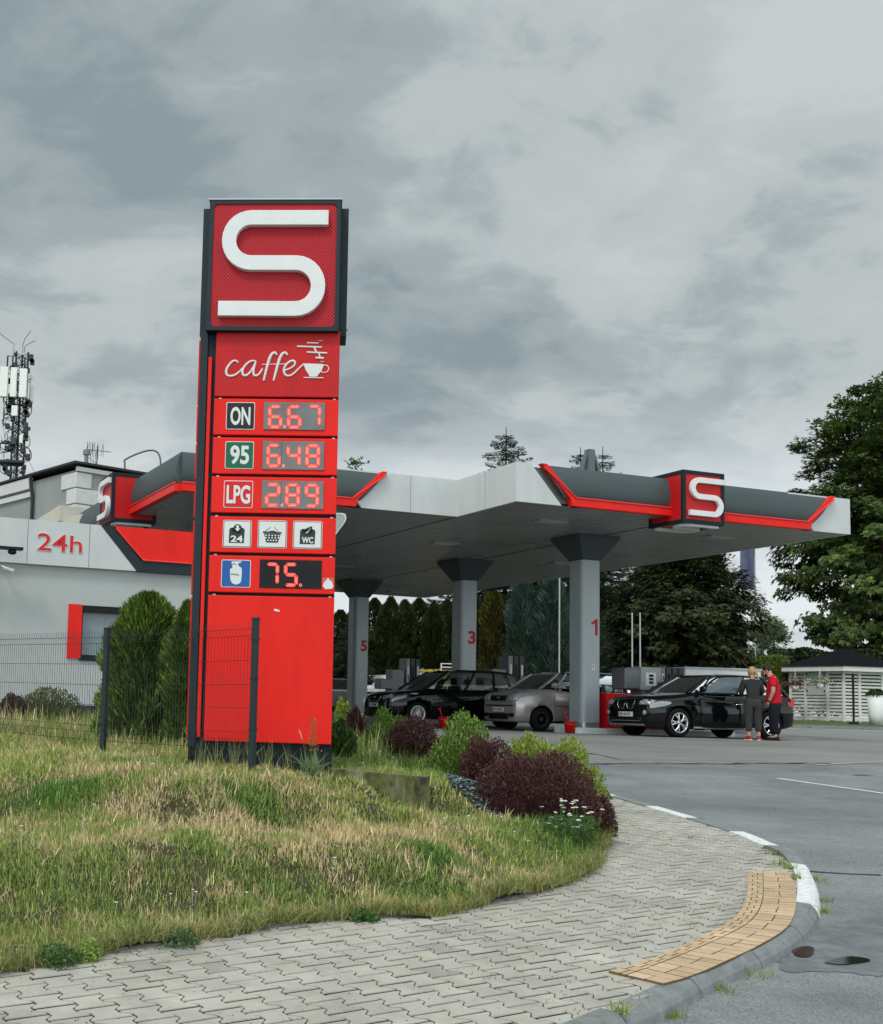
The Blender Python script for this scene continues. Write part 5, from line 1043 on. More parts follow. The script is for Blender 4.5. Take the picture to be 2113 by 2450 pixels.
def make_car(sp):
    """sp: L, body table (x, zbottom, zbelt, halfwidth, topwidth factor), cabin outline, wheels..."""
    t = thing(sp['name'], sp['loc'], sp['rz'], sp['label'], 'car', sp.get('group')); P = paint(sp['pname'], sp['rgb'], sp.get('metal', .3))
    tab = sorted(sp['body']); x0, x1 = tab[0][0], tab[-1][0]; N = 44; vs_ = []; fs_ = []; K = 0
    xs = [x0 + (x1 - x0) * (.5 - .5 * math.cos(math.pi * i / N)) for i in range(N + 1)]
    for x in xs:
        zb, zt, w, tf = lerp_tab(tab, x); h = zt - zb
        half = [(0, zb), (w * .80, zb), (w * .955, zb + .05 * h), (w * .985, zb + .25 * h), (w, zb + .50 * h), (w * .99, zb + .68 * h), (w * .965, zb + .80 * h), (w * .955, zb + .84 * h), (w * (.955 * .55 + tf * .45), zb + .94 * h), (w * tf, zt - .005), (w * tf * .5, zt + .018), (0, zt + .024)]
        ring = half + [(-y, z) for y, z in half[-2:0:-1]]; K = len(ring); vs_ += [(x, y, z) for y, z in ring]
    for i in range(N):
        for k in range(K): fs_.append((i * K + k, i * K + (k + 1) % K, (i + 1) * K + (k + 1) % K, (i + 1) * K + k))
    b = MB(); b.add(vs_, fs_, 0, True); b.add([], [], 0); b.f.append(list(range(K))[::-1]); b.m.append(0); b.sm.append(False); b.f.append([N * K + k for k in range(K)]); b.m.append(0); b.sm.append(False)
    body = b.build('body', [P, UNDER], t)
    bm = bmesh.new(); bm.from_mesh(body.data); bmesh.ops.recalc_face_normals(bm, faces=bm.faces); bm.to_mesh(body.data); bm.free()
    # wheel arches really cut out of the body
    wr, ww = sp['wr'], sp['ww']; cut = MB()
    for wx in sp['wx']:
        for s_ in (-1, 1):
            prof_ = [(0, s_ * (sp['hw'] - .36)), (wr + .055, s_ * (sp['hw'] - .36)), (wr + .055, s_ * (sp['hw'] + .2)), (0, s_ * (sp['hw'] + .2))]
            cut.lathe([(r_, h_) for r_, h_ in prof_], 40, 0, (wx, 0, wr + .01), 'Y', False)
    co = cut.build('cutter', UNDER); bm = bmesh.new(); bm.from_mesh(co.data); bmesh.ops.remove_doubles(bm, verts=bm.verts, dist=1e-4); bmesh.ops.recalc_face_normals(bm, faces=bm.faces); bm.to_mesh(co.data); bm.free()
    co.parent = t; bpy.context.view_layer.update(); md = body.modifiers.new('arches', 'BOOLEAN'); md.object = co; md.operation = 'DIFFERENCE'; md.solver = 'EXACT'
    bpy.context.view_layer.update(); me = eval_mesh(body); body.modifiers.clear(); old = body.data; body.data = me; bpy.data.meshes.remove(old); bpy.data.objects.remove(co)
    me.materials.clear(); me.materials.append(P); me.materials.append(UNDER)
    for p in me.polygons:
        c = p.center; p.material_index = 0
        for wx in sp['wx']:
            if abs(math.hypot(c.x - wx, c.z - wr - .01) - (wr + .055)) < .03 and abs(p.normal.y) < .5: p.material_index = 1; p.use_smooth = True
            if abs(abs(c.y) - (sp['hw'] - .36)) < .02 and math.hypot(c.x - wx, c.z - wr) < wr + .06: p.material_index = 1
    # cabin
    cb = sp['cab']; bw, tw_ = cb['bw'], cb['tw']; xb = cb['base']; xt = cb['top']; zb_, zt_ = cb['zb'], cb['zt']      # base: x of windscreen foot, rear foot
    def side(u, v, s_, inset=0):     # u: 0 front .. 1 rear, v: 0 belt .. 1 roof
        xa = xb[0] + (xb[1] - xb[0]) * u; xc = xt[0] + (xt[1] - xt[0]) * u; x = xa + (xc - xa) * v; vv = v ** 1.0
        bulge = .05 * math.sin(math.pi * v); ef = 1 - .06 * (abs(u - .5) * 2) ** 4
        y = (bw + (tw_ - bw) * v + bulge * .6) * ef - inset; z = np.interp(u, [0, .15, 1], [zb_[0], zb_[0] + .02, zb_[1]]) ; zr = zt_ - .035 - .05 * abs(u - .45) ** 2 * 2
        return Vector((x, s_ * y, z + (zr - z) * v))
    U, Vn = 14, 5; gl = MB()
    for s_ in (-1, 1):
        g_ = [side(i / U, j / Vn, s_) for i in range(U + 1) for j in range(Vn + 1)]; gl.add(g_, [(i * (Vn + 1) + j, (i + 1) * (Vn + 1) + j, (i + 1) * (Vn + 1) + j + 1, i * (Vn + 1) + j + 1)[::(1 if s_ < 0 else -1)] for i in range(U) for j in range(Vn)], 0, True)
    for u, sg in ((0, 1), (1, -1)):
        W_ = 8; g_ = []
        for i in range(W_ + 1):
            f = i / W_ * 2 - 1
            for j in range(Vn + 1):
                p = side(u, j / Vn, 1); g_.append(Vector((p.x + sg * (.10 if u == 0 else .04) * (1 - f * f) * (1 - .4 * j / Vn), p.y * f, p.z)))
        gl.add(g_, [(i * (Vn + 1) + j, (i + 1) * (Vn + 1) + j, (i + 1) * (Vn + 1) + j + 1, i * (Vn + 1) + j + 1)[::(-1 if sg > 0 else 1)] for i in range(W_) for j in range(Vn)], 0, True)
    gl.build('windows', CG if not sp.get('dark') else GLASSD, t)
    # roof skin
    rf = MB(); W_ = 8; nU = 12; g_ = []
    for i in range(nU + 1):
        u = i / nU
        for k in range(W_ + 1):
            f = k / W_ * 2 - 1; p = side(u, 1, 1); ex = (.09 if u == 0 else (-.03 if u == 1 else 0)) * 0; g_.append(Vector((p.x + ((.075 * (1 - f * f)) if i == 0 else (-.03 * (1 - f * f) if i == nU else 0)), p.y * f * 1.01, p.z + .012 + .035 * (1 - f * f) * math.sin(math.pi * (.12 + .76 * u)))))
    n0 = len(g_); g2_ = [p - Vector((0, 0, .035)) for p in g_]; q = [(i * (W_ + 1) + k, i * (W_ + 1) + k + 1, (i + 1) * (W_ + 1) + k + 1, (i + 1) * (W_ + 1) + k) for i in range(nU) for k in range(W_)]
    rf.add(g_, q, 0, True); rf.add(g2_, [x[::-1] for x in q], 0, True)
    for k in range(W_): rf.f.append([k, k + n0, k + 1 + n0, k + 1]); rf.m.append(0); rf.sm.append(True); a_ = nU * (W_ + 1) + k; rf.f.append([a_, a_ + 1, a_ + 1 + n0, a_ + n0]); rf.m.append(0); rf.sm.append(True)
    for i in range(nU):
        a_ = i * (W_ + 1); c_ = (i + 1) * (W_ + 1); rf.f.append([a_, c_, c_ + n0, a_ + n0]); rf.m.append(0); rf.sm.append(True); a_ += W_; c_ += W_; rf.f.append([a_, a_ + n0, c_ + n0, c_]); rf.m.append(0); rf.sm.append(True)
    rf.build('roof', P, t)
    pl_ = MB(); tr_ = MB()
    for s_ in (-1, 1):
        for (u, r_, kind) in cb['pillars']:
            path = [side(min(max(u[0] + (u[1] - u[0]) * v, 0), 1), v, s_, -.002) for v in (0, .2, .4, .6, .8, 1)]
            if kind == 'p': pl_ = MB(); pl_.tube(path, r_, 6); pl_.build('pillar', P, t)
            else: tr_.tube(path, r_, 6)
        tr_.tube([side(u / 12, .0, s_, -.006) + Vector((0, 0, .006)) for u in range(0, 13)], .014, 5)
        (tr_).tube([side(u / 12, 1, s_, -.004) for u in range(0, 13)], .018, 5)
    tr_.build('window_trim', PLG, t)
    if sp.get('rails'):
        for s_ in (-1, 1):
            b = MB(); path = [side(u, 1, s_, .06) + Vector((0, 0, .04)) for u in (.10, .13, .3, .5, .7, .9, .96)]; path[0].z -= .035; path[-1].z -= .03; b.tube(path, .018, 8); b.build('roof_rail', sp['rails'], t)
    # interior
    b = MB(); xm = (xb[0] + xb[1]) / 2; b.box(xb[1] + .2, xb[0] - .25, -bw + .08, bw - .08, .35, zb_[0] - .32)
    for xx in (xb[0] - 1.15, xb[0] - 2.0):
        for s_ in (-1, 1): b.box(xx - .07, xx + .07, s_ * .36 - .24, s_ * .36 + .24, .5, zb_[0] + .13); b.box(xx - .05, xx + .05, s_ * .36 - .13, s_ * .36 + .13, zb_[0] + .17, zb_[0] + .36)
    b.box(xb[0] - .55, xb[0] - .12, -bw + .12, bw - .12, zb_[0] - .2, zb_[0] - .02); b.build('interior', UNDER, t, bevel=.03)
    # wheels
    for wx in sp['wx']:
        for s_ in (1, -1):
            wo = bpy.data.objects.new('wheel', None); COL.objects.link(wo); wo.parent = t; wo.location = (wx, s_ * (sp['hw'] - ww / 2 - .012), wr); wo.rotation_euler = (0, 0, 0 if s_ > 0 else math.pi)
            b = MB(); h = ww / 2; rr = sp['rim']; b.lathe([(rr - .02, -h), (wr - .03, -h), (wr, -h + .03), (wr, h - .03), (wr - .03, h), (rr + .01, h + .003), (rr - .01, h - .01)], 40, 0, axis='Y'); b.build('tyre', RUB, wo)
            rm = MB(); rm.lathe([(rr - .02, h - .09), (rr - .025, h - .012), (rr, h + .006), (rr + .006, h)], 40, 0, axis='Y'); rm.lathe([(0, h - .005), (.05, h - .005), (.06, h - .02), (.06, h - .09)], 16, 0, axis='Y')
            if sp['spokes'] == 'steel': rm.lathe([(.06, h - .02), (rr * .55, h - .045), (rr * .8, h - .03), (rr - .02, h - .06)], 30, 1, axis='Y')
            else:
                ns, sw, tw2 = sp['spokes']
                for k in range(ns):
                    a = 2 * math.pi * k / ns
                    for tt in ((-tw2, tw2) if tw2 else (0,)):
                        rm.tube([(math.cos(a) * .05, h - .012, math.sin(a) * .05), (math.cos(a + tt * .35) * rr * .5, h - .002, math.sin(a + tt * .35) * rr * .5), (math.cos(a + tt) * (rr - .015), h - .02, math.sin(a + tt) * (rr - .015))], [sw * 1.2, sw, sw * .9], 6)
            rm.lathe([(0, h - .10), (rr - .01, h - .10)], 24, 1, axis='Y')
            rm.build('rim', [sp['rimmat'], UNDER], wo)
    # mirrors, handles, seams
    for s_ in (-1, 1):
        b = MB(); m0 = side(.10, .08, s_); b.ball((m0.x + .02, m0.y + s_ * .13, m0.z + .07), (.06, .11, .075), 12); b.tube([m0, (m0.x + .02, m0.y + s_ * .06, m0.z + .05)], .02, 6); b.build('mirror', P if not sp.get('mirror_trim') else PLG, t)
    def on_side(x, zf, s_=1, o_=.0):
        zb, zt, w, tf = lerp_tab(tab, x); h = zt - zb; y = np.interp(zf, [0, .05, .25, .5, .68, .8, .84], [w * .8, w * .955, w * .985, w, w * .99, w * .965, w * .955]); return Vector((x, s_ * (y + o_), zb + zf * h))
    for s_ in (-1, 1):
        sm = MB()
        for xx in sp['seams']:
            path = [on_side(xx + sp.get('rake', 0) * (zf - .5), zf, s_, .0015) for zf in (.06, .25, .5, .68, .8, .84)]; sm.tube(path, .006, 4)
        sm.tube([on_side(x, .06, s_, .001) for x in np.linspace(sp['seams'][0], sp['seams'][-1], 9)], .006, 4); sm.build('door_seam', UNDER, t)
        for xx in sp['handles']:
            b = MB(); b.tube([on_side(xx + .10, .74, s_, .01), on_side(xx + .06, .745, s_, .03), on_side(xx - .06, .745, s_, .03), on_side(xx - .10, .74, s_, .01)], .014, 6); b.build('door_handle', P, t)
        sl_ = sp.get('sill'); 
        if sl_:
            b = MB(); b.tube([on_side(x, .045 if 'lo' not in sl_ else sl_['lo'], s_, .012) for x in np.linspace(sp['wx'][1] + wr + .10, sp['wx'][0] - wr - .08, 9)], sl_['r'], 6); b.build('side_sill', sl_['mat'], t)
        cr_ = sp.get('crease')
        if cr_: b = MB(); b.tube([on_side(x, z_, s_, -.001) for x, z_ in cr_], .012, 6); b.build('side_crease' if not sp.get('crease_mat') else 'side_moulding', sp.get('crease_mat', P), t)
    # front end
    def front(y, z):                                   # a point on the nose surface
        best = x1
        for x in np.linspace(x1, x1 - .9, 60):
            zb, zt, w, tf = lerp_tab(tab, x); h = max(zt - zb, .01); zf = (z - zb) / h
            if 0 <= zf <= .99:
                yy = np.interp(zf, [0, .05, .25, .5, .68, .84, .94, 1], [w * .8, w * .955, w * .985, w, w * .99, w * .955, w * (.525 + tf * .45), w * tf])
                if abs(y) <= yy: return x
        return x1 - .9
    def patch(name, pts, mat, off=.006, th=.03, par=None, n=6, side_=1):
        """a slightly raised patch laid over the nose: pts = quad corners (y,z) order ul, ur, lr, ll"""
        (a, b_, c, d) = [Vector((p[0], p[1])) for p in pts]; g_ = []
        for i in range(n + 1):
            for j in range(n + 1):
                p = (a.lerp(b_, i / n)).lerp(d.lerp(c, i / n), j / n); g_.append(Vector((front(p.x, p.y) + off, p.x, p.y)))
        q = [(i * (n + 1) + j, (i + 1) * (n + 1) + j, (i + 1) * (n + 1) + j + 1, i * (n + 1) + j + 1) for i in range(n) for j in range(n)]; m = MB(); m.add(g_, q, 0, True); bk_ = [p - Vector((th, 0, 0)) for p in g_]; m.add(bk_, [x[::-1] for x in q], 0, True)
        o_ = len(g_); rim_ = [j for j in range(n + 1)] + [i * (n + 1) + n for i in range(1, n + 1)] + [n * (n + 1) + j for j in range(n - 1, -1, -1)] + [i * (n + 1) for i in range(n - 1, 0, -1)]
        for i in range(len(rim_)): x, y = rim_[i], rim_[(i + 1) % len(rim_)]; m.f.append([x, y, y + o_, x + o_]); m.m.append(0); m.sm.append(False)
        o = m.build(name, mat, par or t)
        bm = bmesh.new(); bm.from_mesh(o.data); bmesh.ops.recalc_face_normals(bm, faces=bm.faces); bm.to_mesh(o.data); bm.free(); return o
    def outline(name, pts, r_, mat, off=.01, par=None):
        path = []; n = len(pts)
        for i in range(n):
            a = Vector(pts[i]); c = Vector(pts[(i + 1) % n])
            for k in range(4): p = a.lerp(c, k / 4); path.append(Vector((front(p.x, p.y) + off, p.x, p.y)))
        m = MB(); m.tube(path, r_, 6, closed=True); return m.build(name, mat, par or t)
    sp['front'](t, patch, outline, front, on_side, P)
    return t, side, on_side, P
def plate(t, x, z, txt, front=True, w=.52, y=0):
    b = MB(); s_ = 1 if front else -1; b.box(x - .01, x + .012, y - w / 2, y + w / 2, z - .055, z + .055); o = b.build('number_plate', WB, t)
    tm = text_mb(txt, w * .80, .072, -w * .38, z - .036, .003, bold=.02); q = MB(); q.merge(tm, Matrix.Translation((x + s_ * .0125, y, 0)) @ Matrix.Rotation(R(90 * s_), 4, 'Z')); q.build('plate_characters', BK, o)
    b = MB(); b.box(x + (.0121 if front else -.0111), x + (.0136 if front else -.0100), y - w / 2 if front else y - w / 2, y - w / 2 + .04, z - .05, z + .05); b.build('plate_band', BL, o)
BLK = (.003, .0033, .0042)
def carloc(px, py, Y, hw, wxf, wr):      # centre of the car from its near front wheel's contact point
    p = atY(px, py, Y); h = Vector((-math.cos(TH), -math.sin(TH), 0)); l = Vector((math.sin(TH), -math.cos(TH), 0)); c = p - h * wxf - l * (hw - .1); return (c.x, c.y, zh(c.y) + .004)
# --- black sport utility car, its driver's door open
def bmw_front(t, patch, outline, front, on_side, P):
    for s_ in (-1, 1):
        pts = [(s_ * .04, .90), (s_ * .30, .89), (s_ * .27, .66), (s_ * .07, .66)]; pts2 = pts if s_ < 0 else pts
        patch('grille', pts, PLG, .004); outline('grille_frame', [(s_ * .035, .91), (s_ * .17, .925), (s_ * .31, .90), (s_ * .30, .75), (s_ * .24, .655), (s_ * .08, .655), (s_ * .04, .74)], .009, CHR)
        m = MB(); g_ = []
        for (zf0, zf1, x) in ((.66, .80, 2.16), (.655, .83, 2.04), (.665, .84, 1.90), (.70, .82, 1.74), (.745, .79, 1.62)):
            for zf in (zf0, (zf0 + zf1) / 2, zf1): g_.append(on_side(x, zf, s_, .012))
        q = [(i * 3 + j, (i + 1) * 3 + j, (i + 1) * 3 + j + 1, i * 3 + j + 1) for i in range(4) for j in range(2)]; m.add(g_, q if s_ > 0 else [x[::-1] for x in q], 0, True)
        in_ = [on_side(2.20, .66, s_, -.10 if 0 else .005), on_side(2.20, .80, s_, .005)]; hl = m.build('headlight', LENS, t)
        patch('headlight', [(s_ * .46, .885), (s_ * .80, .87), (s_ * .80, .76), (s_ * .50, .75)], LENS, .012); 
        b = MB(); c = Vector((front(s_ * .66, .56) + .008, s_ * .66, .56)); b.ball(c, (.03, .06, .06), 14); b.build('fog_light', LENS, t)
        outline('fog_light_ring', [(s_ * (.66 + .10 * math.cos(R(a))), .56 + .085 * math.sin(R(a))) for a in range(0, 360, 40)], .012, PLG)
    patch('lower_intake', [(-.55, .45), (.55, .45), (.60, .32), (-.60, .32)], PLG, .004)
    b = MB(); b.tube([(front(y, .36) + .012, y, .365) for y in np.linspace(-.50, .50, 9)], .010, 6); b.tube([(front(y, .27) + .015, y, .275) for y in np.linspace(-.62, .62, 9)], .024, 6); b.build('bumper_trim', STEEL, t)
    plate(t, front(0, .52) + .015, .52, 'SO 54Y3Y'); b = MB(); b.lathe([(0, .004), (.035, .004), (.04, 0)], 16); q = MB(); q.merge(b, Matrix.Translation((front(0, .965) - .03, 0, .985)) @ Matrix.Rotation(R(60), 4, 'Y')); q.build('bonnet_badge', CHR, t)
loc = carloc(1621, 1763, 29.0, .90, 1.38, .345)
bmw = dict(name='black_car', loc=loc, rz=TH + math.pi, label='black sport utility car with its driver door open, right of column 1', group='cars on the forecourt', pname='black_paint', rgb=BLK, metal=0,
 body=[(2.23, .34, .78, .62, .86), (2.17, .24, .88, .78, .80), (2.02, .21, .95, .86, .76), (1.7, .2, .99, .895, .78), (1.2, .2, 1.035, .90, .80), (.85, .2, 1.07, .90, .84), (.5, .2, 1.02, .90, .90), (-.6, .2, 1.03, .90, .90), (-1.5, .22, 1.06, .90, .90), (-1.95, .26, 1.07, .87, .88), (-2.15, .30, 1.03, .82, .86), (-2.23, .42, .92, .72, .84)],
 cab=dict(base=(1.02, -2.02), top=(.28, -1.62), bw=.775, tw=.60, zb=(1.05, 1.06), zt=1.545, pillars=[((0, 0), .045, 'p'), ((.10, .05), .022, 't'), ((.36, .37), .045, 't'), ((.68, .70), .04, 't'), ((.87, .86), .07, 'p'), ((1, 1), .06, 'p')]),
 wr=.345, ww=.225, hw=.90, wx=(1.38, -1.38), rim=.235, spokes=(5, .024, .24), rimmat=pm('alloy', (.55, .56, .57), .25, metal=.9), seams=(.78, -.28, -1.10), rake=-.05, handles=(-.12, -.98), hmat=None, sill=dict(r=.028, mat=pm('sill_grey', (.22, .23, .24), .4)), rails=STEEL, crease=[(.9, .70), (0, .715), (-.9, .73), (-1.6, .745)], front=bmw_front)
tB, sideB, onB, PB_ = make_car(bmw)
# open front door (near side): outer skin, window frame, pane, handle; hinged at its front edge
hx = .76; HN = onB(hx, .5, 1); dm = Matrix.Translation((hx, .885, 0)) @ Matrix.Rotation(R(-16), 4, 'Z') @ Matrix.Translation((-hx, -.885, 0))
b = MB(); g_ = []; g2_ = []
for x in np.linspace(hx, -.30, 10):
    for zf in (.06, .25, .5, .68, .80, .84): g_.append(onB(x, zf, 1, .006)); g2_.append(onB(x, zf, 1, -.06))
q = [(i * 6 + j, i * 6 + j + 1, (i + 1) * 6 + j + 1, (i + 1) * 6 + j) for i in range(9) for j in range(5)]; n0 = len(g_); b.add(g_ + g2_, q + [tuple(v + n0 for v in x[::-1]) for x in q], 0, True)
rim_ = list(range(6)) + [i * 6 + 5 for i in range(1, 10)] + [54 + j for j in range(4, -1, -1)] + [i * 6 for i in range(8, 0, -1)]
for i in range(len(rim_)): x, y = rim_[i], rim_[(i + 1) % len(rim_)]; b.f.append([x, y, y + n0, x + n0]); b.m.append(0); b.sm.append(False)
q = MB(); q.merge(b, dm); door = q.build('open_door', PB_, tB); bm = bmesh.new(); bm.from_mesh(door.data); bmesh.ops.recalc_face_normals(bm, faces=bm.faces); bm.to_mesh(door.data); bm.free()
pth = [sideB(u, v, 1, -.012) for u, v in ((.09, .0), (.07, .35), (.05, .7), (.06, .93), (.15, 1.0), (.27, 1.0), (.385, 1.0), (.39, .5), (.395, 0))]; q = MB(); b = MB(); b.tube(pth, .026, 6, closed=True); q.merge(b, dm); q.build('door_window_frame', PLG, door)
b = MB(); g_ = [sideB(u, v, 1, -.008) for u in (.09, .16, .24, .32, .39) for v in (.0, .33, .66, .97)]; b.add(g_, [(i * 4 + j, (i + 1) * 4 + j, (i + 1) * 4 + j + 1, i * 4 + j + 1)[::-1] for i in range(4) for j in range(3)], 0, True); q = MB(); q.merge(b, dm); q.build('door_window', pm('door_glass', (.07, .10, .115), .08, spec=.8, var=.4, vscale=3), door)
b = MB(); b.tube([dm @ onB(-.10, .745, 1, .012), dm @ onB(-.12, .75, 1, .035), dm @ onB(-.24, .75, 1, .035), dm @ onB(-.26, .745, 1, .012)], .013, 6); b.build('door_handle', CHR, door)
m = MB(); g_ = [onB(x, zf, 1, .012) for x in (-1.93, -2.03, -2.14, -2.2) for zf in (.70, .80, .92 if 0 else .84)]; m.add(g_, [(i * 3 + j, (i + 1) * 3 + j, (i + 1) * 3 + j + 1, i * 3 + j + 1) for i in range(3) for j in range(2)], 0, True)
m.box(-2.16, -2.05, .70, .83, .84, 1.02); m.build('tail_light', RLENS, tB)
# --- grey mini people carrier behind column 1
def fus_front(t, patch, outline, front, on_side, P):
    patch('grille', [(-.38, .90), (.38, .90), (.34, .76), (-.34, .76)], PLG, .030, .06); b = MB(); b.ball((front(0, .84) + .045, 0, .84), (.012, .075, .032), 14); b.build('front_badge', CHR, t)
    for s_ in (-1, 1):
        patch('headlight', [(s_ * .46, .97), (s_ * .79, .98), (s_ * .78, .76), (s_ * .42, .77)], LENS, .035, .06)
        patch('fog_light', [(s_ * .50, .44), (s_ * .72, .44), (s_ * .70, .34), (s_ * .52, .34)], PLG, .016)
    patch('bumper_strip', [(-.84 + .1, .655), (.74, .655), (.74, .625), (-.74, .625)], PLG, .022); patch('lower_intake', [(-.48, .43), (.48, .43), (.44, .28), (-.44, .28)], PLG, .016); plate(t, front(0, .54) + .03, .53, 'SO 4AG4J')
loc = carloc(1292, 1753, 31.9, .855, 1.24, .30)
fus = dict(name='grey_car', loc=loc, rz=TH + math.pi, label='small grey hatchback with black steel wheels, partly hidden behind column 1', group='cars on the forecourt', pname='grey_metal_paint', rgb=(.42, .40, .385), metal=.5,
 body=[(2.01, .28, .84, .70, .84), (1.97, .22, .93, .79, .80), (1.8, .2, 1.0, .84, .80), (1.5, .2, 1.05, .855, .82), (1.15, .2, 1.10, .86, .86), (.85, .2, 1.10, .86, .88), (0, .2, 1.0, .86, .92), (-1.2, .2, 1.03, .86, .92), (-1.85, .24, 1.04, .82, .9), (-2.01, .34, .95, .74, .88)],
 cab=dict(base=(1.24, -1.94), top=(.60, -1.74), bw=.775, tw=.64, zb=(1.09, 1.05), zt=1.57, pillars=[((0, 0), .04, 'p'), ((.14, .10), .035, 'p'), ((.50, .50), .035, 'p'), ((.80, .80), .05, 'p'), ((1, 1), .055, 'p')]),
 wr=.30, ww=.195, hw=.855, wx=(1.24, -1.24), rim=.185, spokes='steel', rimmat=pm('steel_wheel', (.02, .021, .023), .6), seams=(.86, -.22, -1.0), rake=-.04, handles=(-.05, -.86), sill=dict(r=.03, mat=PLG), rails=STEEL, crease=[(.84, .52), (0, .52), (-1.0, .53)], crease_mat=PLG, front=fus_front)
tF, _, onF, _ = make_car(fus)
b = MB(); b.box(.94, 1.0, .862, .872, .70, .73); b.build('side_indicator', pm('amber', (.6, .12, .02), .3), tF)
# --- black estate car further left
def est_front(t, patch, outline, front, on_side, P):
    patch('grille', [(-.34, .82), (.34, .82), (.29, .66), (-.29, .66)], PLG, .004); outline('grille_frame', [(-.36, .835), (.36, .835), (.33, .72), (.27, .645), (-.27, .645), (-.33, .72)], .013, CHR); b = MB(); b.ball((front(0, .74) + .015, 0, .74), (.012, .07, .03), 14); b.build('front_badge', CHR, t)
    for s_ in (-1, 1):
        patch('headlight', [(s_ * .46, .79), (s_ * .84, .89), (s_ * .83, .76), (s_ * .48, .68)], LENS, .012)
        m = MB(); g_ = [on_side(x, zf, s_, .012) for x, a_, c_ in ((2.12, .66, .80), (1.98, .70, .84), (1.82, .75, .84), (1.70, .80, .84)) for zf in (a_, (a_ + c_) / 2, c_)]; q = [(i * 3 + j, (i + 1) * 3 + j, (i + 1) * 3 + j + 1, i * 3 + j + 1) for i in range(3) for j in range(2)]; m.add(g_, q if s_ > 0 else [x[::-1] for x in q], 0, True); m.build('headlight', LENS, t)
        patch('fog_light', [(s_ * .50, .45), (s_ * .78, .48), (s_ * .76, .34), (s_ * .52, .33)], CHR, .008)
    patch('lower_intake', [(-.42, .46), (.42, .46), (.40, .28), (-.40, .28)], PLG, .005); plate(t, front(0, .54) + .015, .54, 'SO 27M4E')
loc = carloc(996, 1744, 33.2, .90, 1.36, .325)
est = dict(name='black_car', loc=loc, rz=TH + math.pi, label='black estate car with many-spoked silver wheels in front of column 3', group='cars on the forecourt', pname='black_paint_deep', rgb=(.0025, .0027, .003), metal=0,
 body=[(2.25, .30, .66, .60, .84), (2.19, .22, .80, .76, .80), (2.02, .19, .88, .84, .76), (1.6, .18, .93, .89, .78), (1.1, .18, .985, .90, .82), (.75, .18, 1.01, .90, .86), (0, .18, .98, .90, .9), (-1.2, .18, 1.0, .90, .9), (-2.0, .22, 1.01, .86, .88), (-2.2, .28, .96, .80, .86), (-2.25, .38, .85, .72, .84)],
 cab=dict(base=(1.10, -2.18), top=(.26, -1.86), bw=.78, tw=.61, zb=(.99, 1.0), zt=1.56, pillars=[((0, 0), .045, 'p'), ((.38, .39), .035, 't'), ((.66, .67), .035, 't'), ((.86, .84), .05, 'p'), ((1, 1), .06, 'p')]),
 wr=.325, ww=.21, hw=.90, wx=(1.36, -1.36), rim=.215, spokes=(20, .009, 0), rimmat=pm('hubcap', (.62, .63, .64), .3, metal=.6), seams=(.72, -.32, -1.14), rake=-.05, handles=(-.16, -1.0), rails=PLG, crease=[(.9, .66), (0, .67), (-1.0, .68), (-1.8, .69)], front=est_front)
tE, sideE, _, _ = make_car(est)
b = MB(); b.tube([sideE(1, v, 1, -.01) + Vector((-.03, 0, 0)) for v in (0.05, .4, .75, .98)], .03, 6); b.build('rear_pillar_trim', CHR, tE)
# --- partly hidden cars further back
def plain_front(t, patch, outline, front, on_side, P):
    patch('grille', [(-.4, .72), (.4, .72), (.4, .6), (-.4, .6)], PLG, .004)
    for s_ in (-1, 1): patch('headlight', [(s_ * .5, .82), (s_ * .78, .82), (s_ * .76, .7), (s_ * .52, .7)], LENS, .01)
def back_car(name, loc, rz, label, pn, rgb, h=1.48):
    sp = dict(name=name, loc=loc, rz=rz, label=label, group='cars on the forecourt', pname=pn, rgb=rgb, metal=.3, body=[(2.0, .30, .66, .60, .84), (1.95, .2, .80, .74, .8), (1.7, .2, .88, .83, .78), (1.0, .2, .97, .86, .84), (0, .2, .95, .86, .9), (-1.3, .2, .98, .86, .9), (-1.85, .24, .98, .82, .88), (-2.0, .34, .9, .74, .86)],
     cab=dict(base=(1.0, -1.88), top=(.2, -1.5), bw=.75, tw=.57, zb=(.965, .98), zt=h, pillars=[((0, 0), .045, 'p'), ((.42, .43), .035, 't'), ((.78, .76), .07, 'p'), ((1, 1), .06, 'p')]), wr=.30, ww=.2, hw=.86, wx=(1.25, -1.25), rim=.19, spokes=(5, .02, .2), rimmat=pm('alloy', (.55, .56, .57), .25, metal=.9), seams=(.7, -.3, -1.0), handles=(-.1,), front=plain_front)
    t, side, on, P = make_car(sp)
    for s_ in (-1, 1): b = MB(); b.box(-1.99, -1.86, s_ * .78 - .09, s_ * .78 + .03 if s_ > 0 else s_ * .78 + .09, .72, .93); b.build('tail_light', RLENS, t)
    plate(t, -2.01, .62, 'SO 8K21', False, .5); return t
p = atY(1480, 1700, 41); back_car('white_car', (p.x - .9, p.y, zh(p.y)), TH + math.pi, 'white hatchback mostly hidden behind column 1 and the red cabinet', 'white_car_paint', (.62, .64, .64), 1.52)
p = atY(900, 1690, 47.5); back_car('silver_car', (p.x + .3, p.y, zh(p.y)), TH + R(95), 'silver car with red tail light seen from behind just left of column 5', 'silver_paint', (.34, .35, .34)) if 0 else None
p = atY(817, 1700, 46.5); back_car('silver_car', (p.x - .25, p.y + 1.8, zh(p.y) - .05), TH + R(75), 'silver car seen from behind between the red pylon and column 5', 'silver_paint', (.34, .35, .34), 1.42)
p = atY(912, 1690, 52); back_car('white_car', (p.x, p.y, zh(p.y) + .1), TH + math.pi + R(10), 'pale car whose roof shows between column 5 and its pump', 'pale_paint', (.5, .52, .52), 1.45)
